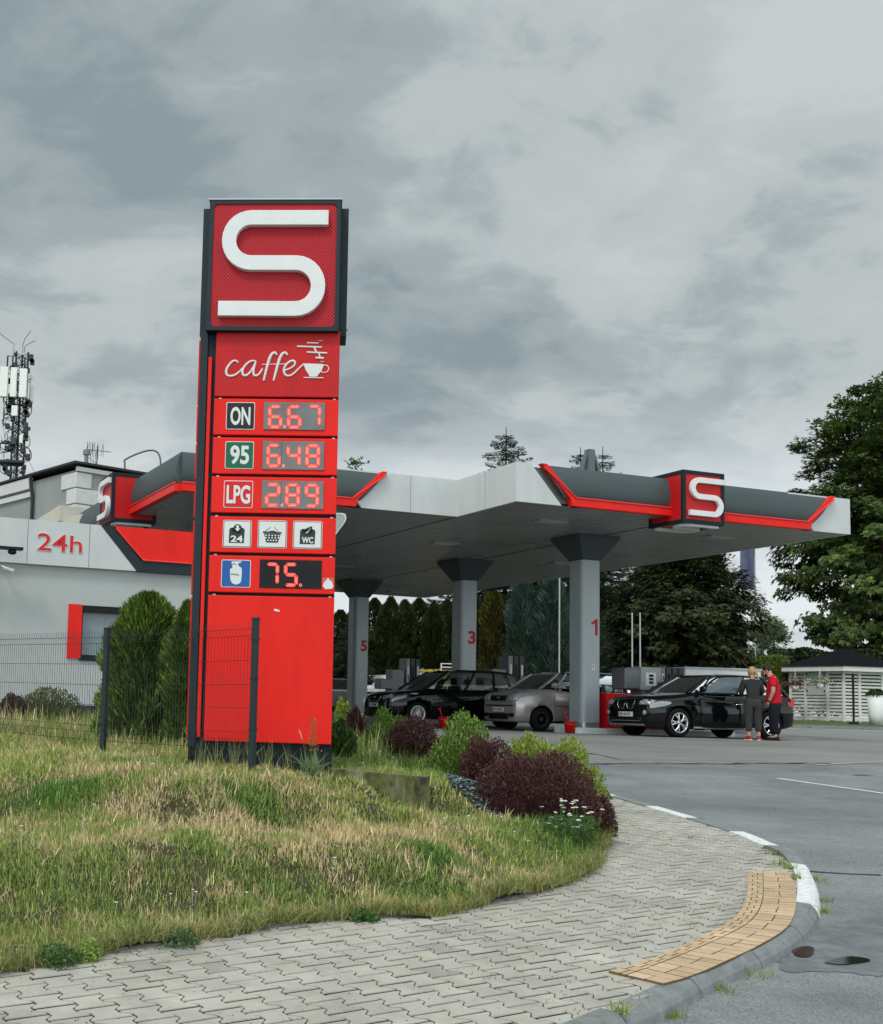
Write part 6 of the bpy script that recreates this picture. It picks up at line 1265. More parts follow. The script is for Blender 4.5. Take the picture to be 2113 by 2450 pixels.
# --- white trailer behind the open door
p = atY(1702, 1612, 37.2); xa = atY(1612, 1612, 37.2).x; xb2 = atY(1795, 1612, 37.2).x; zt = atY(1702, 1600, 37.2).z; g0 = zh(37.2)
t = thing('white_trailer', (p.x, p.y, g0), R(3), 'long white flat-topped box trailer behind the black car with the open door', 'trailer'); hw_ = (xb2 - xa) / 2
b = MB(); b.box(-hw_, hw_, -.8, .8, .45, zt - g0); b.build('box', WPAINT, t, bevel=.04); b = MB(); b.box(-hw_ - .03, hw_ + .03, -.83, .83, zt - g0 - .06, zt - g0 + .0); b.build('lid_edge', pm('trim_grey', (.4, .41, .41), .4), t, bevel=.01)
for s_ in (-1, 1): b = MB(); b.lathe([(0, -.09), (.28, -.09), (.28, .09), (0, .09)], 24, axis='Y', c=(0, s_ * .86, .28)); b.build('wheel', RUB, t)
b = MB(); b.box(-hw_ + .2, hw_ - .2, -.7, .7, .30, .45); b.build('chassis', PLG, t)

# ================================================================ PEOPLE
def skin(name, joints, edges, mat, parent, sub=2):
    me = bpy.data.meshes.new(name); keys = list(joints); me.from_pydata([joints[k][:3] for k in keys], [(keys.index(a), keys.index(b)) for a, b in edges], []); o = bpy.data.objects.new(name, me); COL.objects.link(o)
    sk = o.modifiers.new('s', 'SKIN'); sk.use_smooth_shade = True; lay = me.skin_vertices[0].data
    for i, k in enumerate(keys): r_ = joints[k][3]; r_ = r_ if isinstance(r_, tuple) else (r_, r_); lay[i].radius = r_; lay[i].use_root = (i == 0)
    sd = o.modifiers.new('d', 'SUBSURF'); sd.levels = sub; sd.render_levels = sub; bpy.context.view_layer.update(); m2 = eval_mesh(o); COL.objects.unlink(o); bpy.data.objects.remove(o)
    o = bpy.data.objects.new(name, m2); COL.objects.link(o); m2.materials.clear(); m2.materials.append(mat)
    for p in m2.polygons: p.use_smooth = True
    if parent: o.parent = parent
    return o
SKN = pm('skin', (.46, .26, .18), .55, var=.06, vscale=20)
def person(loc, rz, label, pose, cloth):
    """local: +y is where the person faces, x to the right"""
    t = thing('person', loc, rz, label, 'person'); J = dict(pose['J']); E = list(pose['E'])
    for s_, k in ((-1, 'l'), (1, 'r')):
        w = Vector(J['wr' + k][:3]); e = Vector(J['el' + k][:3]); d = (w - e).normalized(); side_ = Vector(pose.get('palm' + k, (0, 1, 0))).normalized(); sd = (side_ - d * side_.dot(d)).normalized(); up_ = d.cross(sd)
        palm = w + d * .05; J['pm' + k] = (*palm, (.034, .020)); E.append(('wr' + k, 'pm' + k)); curl = pose.get('curl', .5)
        for i in range(4):
            b0 = w + d * .085 + sd * (.030 - .020 * i); ln_ = (.072, .080, .074, .058)[i]; p1 = b0 + d * ln_ * .5 + up_ * curl * .018; p2 = b0 + d * ln_ * (.95 - .3 * curl) + up_ * curl * .05
            J[f'f{k}{i}a'] = (*b0, .0095); J[f'f{k}{i}b'] = (*p1, .0085); J[f'f{k}{i}c'] = (*p2, .007); E += [('pm' + k, f'f{k}{i}a'), (f'f{k}{i}a', f'f{k}{i}b'), (f'f{k}{i}b', f'f{k}{i}c')]
        q0 = w + d * .035 + sd * .036; q1 = q0 + d * .03 + sd * .022 + up_ * .012; q2 = q1 + d * .028 + up_ * .014; J[f't{k}a'] = (*q0, .012); J[f't{k}b'] = (*q1, .010); J[f't{k}c'] = (*q2, .008); E += [('pm' + k, f't{k}a'), (f't{k}a', f't{k}b'), (f't{k}b', f't{k}c')]
    skin('body', J, E, SKN, t)
    for c in cloth: c(t, J)
    return t
def head_parts(t, J, hair_mat, hair, yaw_dir):
    h = Vector(J['head'][:3]); f = Vector(yaw_dir).normalized(); r_ = Vector((f.y, -f.x, 0)).normalized(); u = r_.cross(f); u = -u if u.z < 0 else u
    b = MB(); b.ball((0, 0, 0), (.074, .095, .115), 18); Mx = Matrix((r_, f, u)).transposed().to_4x4(); Mx.translation = h + u * .02; q = MB(); q.merge(b, Mx)
    b = MB(); b.ball((0, .085, -.055), (.045, .03, .045), 10); b.ball((0, .10, -.005), (.013, .024, .026), 8)
    for s_ in (-1, 1): b.ball((s_ * .076, -.005, -.005), (.012, .022, .032), 8)
    q.merge(b, Mx); ho = q.build('head_surface', SKN, t)
    e = MB()
    for s_ in (-1, 1): e.ball((s_ * .030, .086, .018), (.012, .008, .007), 8); e.box(s_ * .030 - .018, s_ * .030 + .018, .084, .092, .036, .041)
    e.box(-.022, .022, .098, .104, -.050, -.044); q = MB(); q.merge(e, Mx); q.build('face_features', pm('face_dark', (.06, .03, .025), .6), ho)
    hb = MB()
    for c, r2 in hair: hb.ball(c, r2, 14)
    q = MB(); q.merge(hb, Mx); q.build('hair', hair_mat, ho); return Mx, ho
# woman: back to the viewer, dark jacket and trousers, fair hair tied back, looking left-down
def posew():
    J = dict(pel=(0, 0, .90, (.11, .08)), spn=(0, .0, 1.08, (.125, .09)), chs=(0, .01, 1.26, (.155, .10)), nk0=(0, .01, 1.40, .055), nk=(0, .03, 1.46, .048), head=(0, .05, 1.555, (.068, .085)),
     shl=(-.165, .01, 1.34, .058), ell=(-.25, .07, 1.10, .043), wrl=(-.16, .28, 1.02, .027), shr=(.165, .01, 1.34, .058), elr=(.24, .08, 1.10, .043), wrr=(.14, .28, 1.04, .027),
     hpl=(-.09, 0, .84, .08), knl=(-.10, .02, .47, .062), anl=(-.10, -.01, .08, .040), tol=(-.12, .13, .035, .035), hpr=(.09, 0, .84, .08), knr=(.11, .03, .47, .062), anr=(.12, .0, .08, .040), tor=(.15, .14, .035, .035))
    E = [('pel', 'spn'), ('spn', 'chs'), ('chs', 'nk0'), ('nk0', 'nk'), ('nk', 'head'), ('chs', 'shl'), ('shl', 'ell'), ('ell', 'wrl'), ('chs', 'shr'), ('shr', 'elr'), ('elr', 'wrr'), ('pel', 'hpl'), ('hpl', 'knl'), ('knl', 'anl'), ('anl', 'tol'), ('pel', 'hpr'), ('hpr', 'knr'), ('knr', 'anr'), ('anr', 'tor')]
    return dict(J=J, E=E, palml=(1, 0, .2), palmr=(-1, 0, .2))
JK = pm('dark_jacket', (.026, .028, .025), .85, var=.2, vscale=8); TRS = pm('dark_trousers', (.034, .036, .033), .9, var=.2, vscale=6); NAVY = pm('navy_trousers', (.006, .007, .014), .9, var=.1); REDS = pm('red_polo', (.50, .006, .018), .8, var=.1, vscale=10); SHO = pm('red_shoes', (.42, .015, .02), .5); SOLE = pm('white_sole', (.6, .6, .58), .6); BLO = pm('fair_hair', (.36, .25, .12), .6, var=.3, vscale=40, stretch=(1, 1, .3)); DRK = pm('dark_hair', (.015, .011, .010), .6)
def garment(name, mat, parts, edges, grow):
    def f(t, J):
        G = {}
        for k, g_ in parts.items():
            if isinstance(g_, tuple): G[k] = g_
            else: r_ = J[k][3]; r_ = r_ if isinstance(r_, tuple) else (r_, r_); G[k] = (*J[k][:3], (r_[0] + g_, r_[1] + g_))
        return skin(name, G, edges, mat, t)
    return f
def lerp3(J, a, b, f): A, B = Vector(J[a][:3]), Vector(J[b][:3]); return tuple(A.lerp(B, f))
pw = posew(); Jw = pw['J']
def shoes(t, J, top, sole):
    for k in 'lr':
        a = Vector(J['an' + k][:3]); c = Vector(J['to' + k][:3]); d = (c - a); d.z = 0; d.normalize(); b = MB(); b.tube([a - d * .07 + Vector((0, 0, -.02)), a + Vector((0, 0, -.015)), a + d * .08 + Vector((0, 0, -.03)), a + d * .17 + Vector((0, 0, -.045)), a + d * .205 + Vector((0, 0, -.05))], [.035, .046, .044, .036, .015], 12); s_ = b.build('shoe', top, t)
        b = MB(); n_ = Vector((d.y, -d.x, 0)); pts = [a - d * .11 + n_ * .03, a - d * .11 - n_ * .03, a + d * .16 - n_ * .045, a + d * .215, a + d * .16 + n_ * .045]; b.prism_z([(p.x, p.y) for p in pts], .0, .022); b.build('sole', sole, s_)
cw_ = [garment('jacket', JK, {'pel0': (0, .0, .82, (.155, .118)), 'pel': (0, .0, .90, (.162, .122)), 'spn': .026, 'chs': .022, 'nk0': .012, 'shl': .018, 'ell': .018, 'shr': .018, 'elr': .018, 'wl': (*lerp3(Jw, 'ell', 'wrl', .85), .042), 'wr_': (*lerp3(Jw, 'elr', 'wrr', .85), .042)}, [('pel0', 'pel'), ('pel', 'spn'), ('spn', 'chs'), ('chs', 'nk0'), ('chs', 'shl'), ('shl', 'ell'), ('ell', 'wl'), ('chs', 'shr'), ('shr', 'elr'), ('elr', 'wr_')], 0),
 garment('trousers', TRS, {'pel1': (0, 0, .99, (.135, .10)), 'pel': (0, 0, .90, (.152, .115)), 'hpl': .052, 'knl': .036, 'al': (*lerp3(Jw, 'knl', 'anl', .78), .066), 'hpr': .052, 'knr': .036, 'ar': (*lerp3(Jw, 'knr', 'anr', .78), .066)}, [('pel1', 'pel'), ('pel', 'hpl'), ('hpl', 'knl'), ('knl', 'al'), ('pel', 'hpr'), ('hpr', 'knr'), ('knr', 'ar')], 0)]
pwo = gnd(1805, 1768); YW = 28.35
pW = atY(1803, 1768, YW); tW = person((pW.x, pW.y, zh(YW) + .004), R(-8), 'woman with fair tied-back hair, dark jacket and trousers and red shoes, back to the viewer beside the open car door', pw, cw_); tW['category'] = 'person'
head_parts(tW, Jw, BLO, [((0, -.018, .022), (.086, .098, .118)), ((.0, -.10, -.02), (.045, .035, .05)), ((.01, -.115, -.085), (.028, .028, .05)), ((.012, -.115, -.17), (.018, .018, .06))], (-.5, .75, -.3)); shoes(tW, Jw, SHO, SOLE)
tW['label'] = 'person with fair tied-back hair, dark clothes and red shoes beside the open car door'
# man in a red polo shirt, side on, facing left, head bowed, both forearms in front
def posem():
    J = dict(pel=(0, 0, .92, (.10, .09)), spn=(0, .03, 1.10, (.14, .14)), chs=(0, .03, 1.32, (.175, .135)), nk0=(0, .06, 1.48, .07), nk=(0, .11, 1.54, .062), head=(0, .16, 1.615, (.072, .09)),
     shl=(-.20, .03, 1.42, .07), ell=(-.26, .02, 1.14, .050), wrl=(-.20, .12, .90, .033), shr=(.20, .03, 1.42, .07), elr=(.25, .10, 1.16, .048), wrr=(.12, .34, 1.16, .033),
     hpl=(-.10, 0, .86, .08), knl=(-.11, .03, .48, .075), anl=(-.12, -.02, .085, .045), tol=(-.13, .14, .04, .04), hpr=(.10, 0, .86, .08), knr=(.12, .05, .48, .075), anr=(.13, .05, .085, .045), tor=(.15, .21, .04, .04))
    return dict(J=J, E=pw['E'][:19] if 0 else [(a, b) for a, b in posew()['E']], palml=(0, 1, 0), palmr=(-1, .3, .4), curl=.9)
pmn = posem(); Jm = pmn['J']
cm_ = [garment('polo_shirt', REDS, {'pel0': (0, .03, .80, (.19, .18)), 'pel': (0, .03, .92, (.19, .19)), 'spn': .038, 'chs': .025, 'nk0': .012, 'shl': .022, 'sl': (*lerp3(Jm, 'shl', 'ell', .72), .072), 'shr': .022, 'sr': (*lerp3(Jm, 'shr', 'elr', .72), .072)}, [('pel0', 'pel'), ('pel', 'spn'), ('spn', 'chs'), ('chs', 'nk0'), ('chs', 'shl'), ('shl', 'sl'), ('chs', 'shr'), ('shr', 'sr')], 0),
 garment('trousers', NAVY, {'pel1': (0, 0, 1.0, (.15, .13)), 'pel': (0, 0, .92, (.18, .16)), 'hpl': .075, 'knl': .042, 'al': (*lerp3(Jm, 'knl', 'anl', .92), .078), 'hpr': .075, 'knr': .042, 'ar': (*lerp3(Jm, 'knr', 'anr', .92), .078)}, [('pel1', 'pel'), ('pel', 'hpl'), ('hpl', 'knl'), ('knl', 'al'), ('pel', 'hpr'), ('hpr', 'knr'), ('knr', 'ar')], 0)]
YM = 28.6; pM = atY(1856, 1769, YM); tM = person((pM.x, pM.y, zh(YM) + .004), R(62), 'person in a red polo shirt and dark trousers, head bowed, behind the open car door', pmn, cm_)
head_parts(tM, Jm, DRK, [((0, -.022, .035), (.088, .100, .105)), ((0, .075, -.075), (.058, .040, .042))], (0, .80, -.55)); shoes(tM, Jm, BLACK, BLACK)
w = Vector(Jm['wrl'][:3]); b = MB(); dd = (w - Vector(Jm['ell'][:3])).normalized(); b.tube([w - dd * .035, w - dd * .005], .040, 12); b.build('wrist_watch', BLACK, tM)
b = MB(); b.tube([lerp3(Jm, 'nk0', 'nk', .0), lerp3(Jm, 'nk0', 'nk', .45)], [.092, .080], 12); b.build('shirt_collar', REDS, tM)
# ================================================================ FOLIAGE
LEAF = attr_mat('leaf', .55, .22, .35); NEED = attr_mat('needle', .7, .10, .2); BARK = pm('bark', (.045, .035, .026), .95, var=.35, vscale=6, bump=1, bscale=20)
def quads(C, D, S, L, Wd, tint, r):
    """leaf quads: centre C, long axis D, side axis S (both unit), length L, width Wd"""
    n = len(C); a = D * L[:, None] * .5; b = S * Wd[:, None] * .5; V = np.stack([C - a, C + b - a * .1, C + a, C - b - a * .1], 1).reshape(-1, 3); Fq = np.arange(n * 4).reshape(n, 4); return V, Fq, tint
def rdir(r, n): v = r.normal(size=(n, 3)); return v / np.linalg.norm(v, axis=1)[:, None]
def perp(D, r):
    v = np.cross(D, rdir(r, len(D))); return v / (np.linalg.norm(v, axis=1)[:, None] + 1e-9)
def tint_of(base, n, r, var=.25, alt=None, p=.3):
    c = np.array(base)[None] * r.lognormal(0, var, n)[:, None]
    if alt is not None: k = r.random(n) < p; c[k] = np.array(alt)[None] * r.lognormal(0, var, k.sum())[:, None]
    return c.clip(0, 1)
def shrub(name, loc, rx, ry, h, label, base, alt, seed, n=5200, leaf=.030, upright=.5, clump=.18, group=None, cat='shrub', mat=None, wd=.45, palt=.35, lump=.16, shoots=0):
    r = np.random.default_rng(seed); t = thing(name, loc, r.uniform(0, 6), label, cat, group); t.rotation_euler = (0, 0, 0)
    u = rdir(r, n); u[:, 2] = np.abs(u[:, 2]); nc = 22; cd = rdir(r, nc); cd[:, 2] = np.abs(cd[:, 2]); dots = u @ cd.T; bump = (np.clip(dots - .80, 0, 1) / .20).max(1); rad = (r.random(n) ** .30) * (1 - lump + lump * 1.8 * bump)
    C = u * rad[:, None] * np.array([rx, ry, h]); C[:, 2] = np.abs(C[:, 2]) * (1 + 0) + .02; sp_ = r.random(n) < .04; C[sp_, 2] += .05 * h
    D = u * (1 - upright) + np.array([0, 0, upright]) + rdir(r, n) * .45; D /= np.linalg.norm(D, axis=1)[:, None]; L = leaf * r.uniform(.7, 1.5, n)
    if shoots:
        SC, SD = [], []
        for _ in range(shoots):
            d = rdir(r, 1)[0]; d[2] = abs(d[2]) * .9 + .25; d /= np.linalg.norm(d); p_ = d * np.array([rx, ry, h]) * r.uniform(.85, 1.0); g_ = d * .5 + np.array([0, 0, .7]) + r.normal(0, .25, 3); g_ /= np.linalg.norm(g_); m = int(r.uniform(16, 34)); s_ = r.random(m) * r.uniform(.05, .16)
            SC.append(p_ + g_ * s_[:, None] + r.normal(0, .007, (m, 3))); SD.append(g_ * .7 + rdir(r, m) * .8)
        C = np.concatenate([C] + SC); D = np.concatenate([D] + SD); D /= np.linalg.norm(D, axis=1)[:, None]; n = len(C); L = leaf * r.uniform(.7, 1.4, n)
    T = tint_of(base, n, r, .22, alt, palt); V, Fq, T = quads(C, D, perp(D, r), L * 1.4, L * wd * 1.4, T, r); np_obj('foliage', V, Fq, mat or LEAF, T, t)
    b = MB()
    for k in range(9): d = rdir(r, 1)[0]; d[2] = abs(d[2]) + .3; d /= np.linalg.norm(d); b.tube([(0, 0, -.05), Vector(d * np.array([rx, ry, h]) * .4), Vector(d * np.array([rx, ry, h]) * .82)], [.012, .009, .004], 5)
    b.build('stem', BARK, t); return t
YG = ((.30, .36, .055), (.17, .26, .04)); DG = ((.055, .10, .022), (.10, .16, .035)); BR = ((.075, .030, .032), (.14, .062, .052)); GRN = ((.17, .27, .045), (.09, .17, .03))
def sh_at(name, x0, x1, y0, y1, Y, cols, label, seed, **k):
    """place a shrub where its base meets the lawn: x0..x1 and top y0, base y1 measured in the photo, at distance Y"""
    p = atY((x0 + x1) / 2, y1, Y); z = float(zlawn(np.array([p.x]), np.array([p.y]))[0]); top = atY((x0 + x1) / 2, y0, Y).z; rx = (atY(x1, y1, Y).x - atY(x0, y1, Y).x) / 2; return shrub(name, (p.x, p.y, z - .03), rx * 1.02, rx * .9, max(top - z + .03, .2), label, cols[0], cols[1], seed, **k)
gC, gB = 'golden conifers in the bed', 'dark red barberries in the bed'
CO = dict(leaf=.026, upright=.55, wd=.5, lump=.34, n=7500, shoots=14); BA = dict(leaf=.017, upright=.35, wd=.65, n=9500, lump=.36, shoots=26)
sh_at('juniper_shrub', 786, 846, 1742, 1800, 13.6, ((.05, .10, .02), (.08, .14, .03)), 'small dark green conifer hugging the right edge of the red pylon', 1, **CO)
sh_at('golden_conifer', 800, 844, 1690, 1735, 16.5, YG, 'small green conifer tuft between the pylon and the foot of column 5', 2, group=gC, **CO)
sh_at('barberry', 824, 880, 1716, 1778, 15.2, BR, 'dark red barberry nearest the pylon, between two green conifers', 3, group=gB, **BA)
sh_at('golden_conifer', 866, 982, 1718, 1800, 15.0, GRN, 'yellow-green conifer in front of the black estate car bumper', 4, group=gC, **CO)
sh_at('barberry', 926, 1052, 1736, 1850, 14.2, BR, 'round dark red barberry below the estate car front wheel', 5, group=gB, **BA)
sh_at('golden_conifer', 1036, 1180, 1738, 1868, 13.7, GRN, 'bright yellow-green conifer ball in the middle of the shrub row', 6, group=gC, **CO)
sh_at('barberry', 1104, 1226, 1782, 1892, 13.2, BR, 'reddish barberry between the bright green conifer and the big golden one', 7, group=gB, **BA)
sh_at('golden_conifer', 1196, 1335, 1782, 1900, 13.7, YG, 'golden conifer directly behind the biggest barberry', 8, group=gC, **CO)
sh_at('golden_conifer', 1290, 1436, 1798, 1935, 14.3, YG, 'golden conifer at the right end of the row next to the paved path', 9, group=gC, **CO)
sh_at('barberry', 1156, 1420, 1822, 1985, 12.6, BR, 'biggest dark purple barberry at the front of the bed', 10, group=gB, **dict(BA, n=26000))
sh_at('barberry', 1405, 1470, 1925, 2025, 12.6, BR, 'small loose barberry leaning over the paved path', 11, group=gB, **dict(BA, n=2600))
sh_at('barberry', 0, 60, 1672, 1712, 20, BR, 'dark red low shrub at the left edge in front of the shop wall', 13, group=gB, **dict(BA, n=3000, leaf=.03))
p = atY(120, 1710, 20.5); shrub('boxwood', (p.x, p.y, 1.2), .60, .55, .62, 'low rounded dark green bush in front of the shop plinth', (.075, .095, .022), (.13, .14, .035), 14, n=6500, leaf=.03, upright=.6)
# golden bush behind the forecourt left of column 5
p = atY(816, 1668, 48); shrub('golden_bush', (p.x, p.y, 1.5), .34, .34, .95, 'small golden bush far behind, left of column 5', (.30, .27, .03), (.2, .22, .03), 15, n=2000, leaf=.06)
# ---- yarrow clump
p0 = g_lawn(1372, 2040); YP = Vector((p0.x, 11.95, 0)); YP.z = float(zlawn(np.array([YP.x]), np.array([YP.y]))[0]); yt = thing('yarrow_clump', tuple(YP), 0, 'clump of white yarrow flowers beside the path under the biggest barberry', 'flowers')
r = np.random.default_rng(21); b = MB(); fl = MB(); 
for k in range(34):
    x, y = r.uniform(-.24, .27), r.uniform(-.2, .2); h = r.uniform(.16, .42) * (1 if x > -.2 else .8); lx, ly = r.uniform(-.04, .04, 2); b.tube([(x, y, 0), (x + lx * .5, y + ly * .5, h * .5), (x + lx, y + ly, h)], .0022, 4)
    for q in range(11): an = r.uniform(0, 6.3); rr = r.uniform(0, .021); fl.ball((x + lx + rr * math.cos(an), y + ly + rr * math.sin(an), h + r.uniform(-.003, .005)), (.0085, .0085, .005), 6)
b.build('flower_stem', pm('stem_green', (.08, .14, .03), .8), yt); fl.build('flower_head', pm('white_petals', (.72, .72, .66), .8), yt)
C = np.stack([r.uniform(-.28, .3, 3000), r.uniform(-.22, .22, 3000), r.random(3000) ** 1.3 * .27], 1); D = rdir(r, 3000) * .6 + np.array([0, 0, .6]); D /= np.linalg.norm(D, axis=1)[:, None]; V, Fq, T = quads(C, D, perp(D, r), r.uniform(.03, .06, 3000), r.uniform(.006, .012, 3000), tint_of((.06, .14, .03), 3000, r), r); np_obj('leaves', V, Fq, LEAF, T, yt)
sp_f = MB()
for (px, py) in ((1230, 2015), (1262, 2030), (1180, 1760 + 150), (1205, 1772 + 150), (1250, 2120), (1065, 1972), (1120, 1975), (800, 2070), (407, 2162), (460, 2164), (468, 2160), (278, 2181), (365, 1840), (590, 2155), (200, 1978), (225, 1949), (50, 2008), (795, 2095), (330, 1850), (420, 1880), (908, 1785 + 30), (952, 1790 + 20), (885, 1800 + 20), (868, 1835), (940, 1829), (965, 1770 + 10)):
    q = g_lawn(px, py + 6); h = r.uniform(.09, .16); q.z += h - .02
    for k in range(7): an = r.uniform(0, 6.3); rr = r.uniform(0, .014); sp_f.ball((q.x + rr * math.cos(an), q.y + rr * math.sin(an), q.z), (.007, .007, .004), 6)
    sp_f.tube([(q.x, q.y, q.z - h), (q.x, q.y, q.z)], .0015, 4)
o = sp_f.build('lawn_flowers', pm('white_petals', (.72, .72, .66), .8)); tag(o, None, None, kind='stuff')
# ---- weeds
def tuft(name, p, label, n, h, spread, cols, seed, w=.010, group=None, cat='weed', lean=.8):
    r = np.random.default_rng(seed); t = thing(name, tuple(p), 0, label, cat, group); P = np.stack([r.normal(0, spread, n), r.normal(0, spread, n), np.zeros(n)], 1); T = tint_of(cols[0], n, r, .2, cols[1], .4)
    V, Fq, T = blades(P, h * r.uniform(.5, 1.1, n), w * r.uniform(.6, 1.3, n), T, lean, .7, seed); np_obj('blades', V, Fq, GRASSM, T, t); return t
def leafy(p, n, r_, h, base, seed, leaf=.02, parent=None, name='leaves'):
    r = np.random.default_rng(seed); u = rdir(r, n); u[:, 2] = np.abs(u[:, 2]); C = u * (r.random(n) ** .4)[:, None] * np.array([r_, r_, h]); D = rdir(r, n) + np.array([0, 0, .3]); D /= np.linalg.norm(D, axis=1)[:, None]; L = leaf * r.uniform(.6, 1.4, n); V, Fq, T = quads(C, D, perp(D, r), L * 1.3, L, tint_of(base, n, r, .22), r); return np_obj(name, V, Fq, LEAF, T, parent)
gl_ = lambda x, y: g_lawn(x, y)
wt = atY(745, 1850, 12.02); wt.z = float(zlawn(np.array([wt.x]), np.array([wt.y]))[0]) - .01
t = tuft('tall_grass_weed', wt, 'tall weed with a brown seed head in front of the pylon base', 90, .26, .05, ((.14, .25, .12), (.22, .32, .14)), 31, .014, lean=.75)
b = MB(); b.tube([(0, 0, 0), (-.01, -.02, .22), (.0, -.03, .50)], [.004, .003, .002], 5); b.tube([(.0, 0, 0), (-.04, -.02, .2), (-.10, -.03, .36), (-.115, -.03, .40)], [.003, .0025, .002, .002], 5); b.build('stem', pm('stem_green', (.08, .14, .03), .8), t)
r = np.random.default_rng(5); n = 420; zz_ = r.uniform(.24, .56, n); C = np.stack([r.normal(0, .032, n) * (1.15 - (zz_ - .24) * 2.2) + .005, -.03 + r.normal(0, .02, n), zz_], 1); D = rdir(r, n) * .5 + np.array([0, 0, .8]); D /= np.linalg.norm(D, axis=1)[:, None]; V, Fq, T = quads(C, D, perp(D, r), r.uniform(.012, .024, n), r.uniform(.005, .009, n), tint_of((.30, .17, .06), n, r, .25, (.16, .2, .05), .25), r); np_obj('seed_head', V, Fq, LEAF, T, t)
b = MB(); b.tube([(-.10, -.03, .35), (-.12, -.03, .41), (-.135, -.03, .445)], [.005, .007, .003], 6); b.build('grass_spike', pm('dry_spike', (.5, .38, .25), .8), t)
for k, (px, py) in enumerate(((563, 1812), (640, 1822), (690, 1828), (520, 1815), (480, 1812), (600, 1818))):
    q = atY(px, py, 12.0); q.z = float(zlawn(np.array([q.x]), np.array([q.y]))[0]); tuft('grass_tuft', q, None, 26, .30, .035, ((.20, .28, .10), (.35, .33, .15)), 40 + k, .007, 'grass tufts at the foot of the pylon', 'grass tuft', .3)['label'] = 'thin grass tuft at the dark pylon foot, ' + ['left of the fence post', 'just right of the fence post', 'midway along the red panel', 'below the fence mesh, right one', 'below the fence mesh, left one', 'directly at the fence post'][k]
pw_ = [(135, 2308, 'dark leafy weed hanging over the path edge at the lower left', 900, .15, .13, (.07, .15, .04), .016), (210, 2300, 'pale green leafy weed next to the darker one on the path edge', 420, .09, .15, (.22, .33, .07), .014), (430, 2262, 'spreading grey-green weed on the path edge below the middle of the lawn', 700, .14, .12, (.09, .16, .06), .014), (870, 2202, 'flat dark green weed at the path edge below the bright tuft', 500, .12, .08, (.05, .14, .03), .018)]
for k, (px, py, lab, n, r_, h, c, lf) in enumerate(pw_):
    q = gnd(px, py); t = thing('leafy_weed', tuple(q), 0, lab, 'weed', 'weeds along the path edge'); leafy(q, n, r_, h, c, 60 + k, lf, t)
kw = [(1628, 2430, 'grass weed in the gutter at the foot of the kerb, nearest the camera'), (1705, 2372, 'small grass weed at the kerb foot, second from the camera'), (1815, 2335, 'wide grass weed at the kerb foot above the long grey kerb stone'), (1965, 2190, 'weed at the kerb foot beside the grey stone next to the white ones'), (1960, 2150, 'weed at the kerb foot at the lower end of the white stones'), (1970, 2115, 'weed at the kerb foot beside the second white stone'), (1866, 2070, 'yellowish weed filling the gap above the tactile strip'), (1890, 2080, 'weed between the yellow strip and the upper white kerb stone'), (1905, 2105, 'weed on the joint beside the yellow strip and white kerb'), (1829, 2130, 'small star-shaped weed in the middle joint of the yellow strip'), (1850, 2045, 'thin weed where the lowered kerb ends'), (1480, 2425, 'small weed in a paver joint behind the kerb at the bottom')]
for k, (px, py, lab) in enumerate(kw):
    q = gnd(px, py, zroad if k < 6 else zh)
    if k < 6:
        i_ = min(range(len(KL)), key=lambda i: (KL[i] - Vector((q.x, q.y))).length); nr_ = nrm(i_, KL); q = Vector((KL[i_].x + nr_.x * .035, KL[i_].y + nr_.y * .035, zroad(KL[i_].y) - .01))
    tuft('kerb_weed', q, lab, 46 if k != 9 else 26, .085 if k != 9 else .05, .035 if k != 2 else .07, ((.16, .24, .05), (.30, .33, .08)), 80 + k, .006, 'weeds along the kerb', 'weed', .9)
# small green growth in joints and bits of dirt, uncountable
r = np.random.default_rng(91); cand = np.stack([r.uniform(-2, 6, 5200), r.uniform(6, 17, 5200)], 1); k = inpoly(cand[:, 0], cand[:, 1], path_poly); cand = cand[k][:1500]; nse = np.array([mnoise.noise(Vector((x * .8, y * .8, 4))) for x, y in cand]); c2 = cand[nse > .12][:260]; P = []
for x, y in c2:
    for q in range(7): P.append((x + r.normal(0, .03), y + r.normal(0, .03), zh(y) - .005))
P = np.array(P); V, Fq, T = blades(P, r.uniform(.008, .028, len(P)), r.uniform(.003, .006, len(P)), tint_of((.13, .18, .05), len(P), r), .9, .6, 3); o = np_obj('moss_in_joints', V, Fq, GRASSM, T); tag(o, None, None, kind='stuff')
b = MB()
for x, y in cand[300:1100]: s_ = r.uniform(.002, .006); b.ball((x, y, zh(y) + .001), (s_, s_ * 1.2, s_ * .5), 5)
tag(b.build('dark_grit', pm('grit', (.03, .028, .024), .9)), None, None, kind='stuff')
# dry litter along the lawn edge
P = []; 
for i in range(len(EL) - 1):
    a, c = EL[i], EL[i + 1]
    for q in range(60): p_ = a.lerp(c, r.random()); P.append((p_.x + r.normal(0.02, .05), p_.y + r.normal(-.02, .05), zh(p_.y) + .006))
P = np.array(P); D = np.stack([r.normal(size=len(P)), r.normal(size=len(P)), r.normal(0, .15, len(P))], 1); D /= np.linalg.norm(D, axis=1)[:, None]; S = np.cross(D, [0, 0, 1.]); V, Fq, T = quads(P, D, S, r.uniform(.03, .10, len(P)), r.uniform(.002, .006, len(P)), tint_of((.32, .22, .10), len(P), r, .3, (.14, .06, .03), .4), r); tag(np_obj('dry_litter', V, Fq, LEAF, T), None, None, kind='stuff')
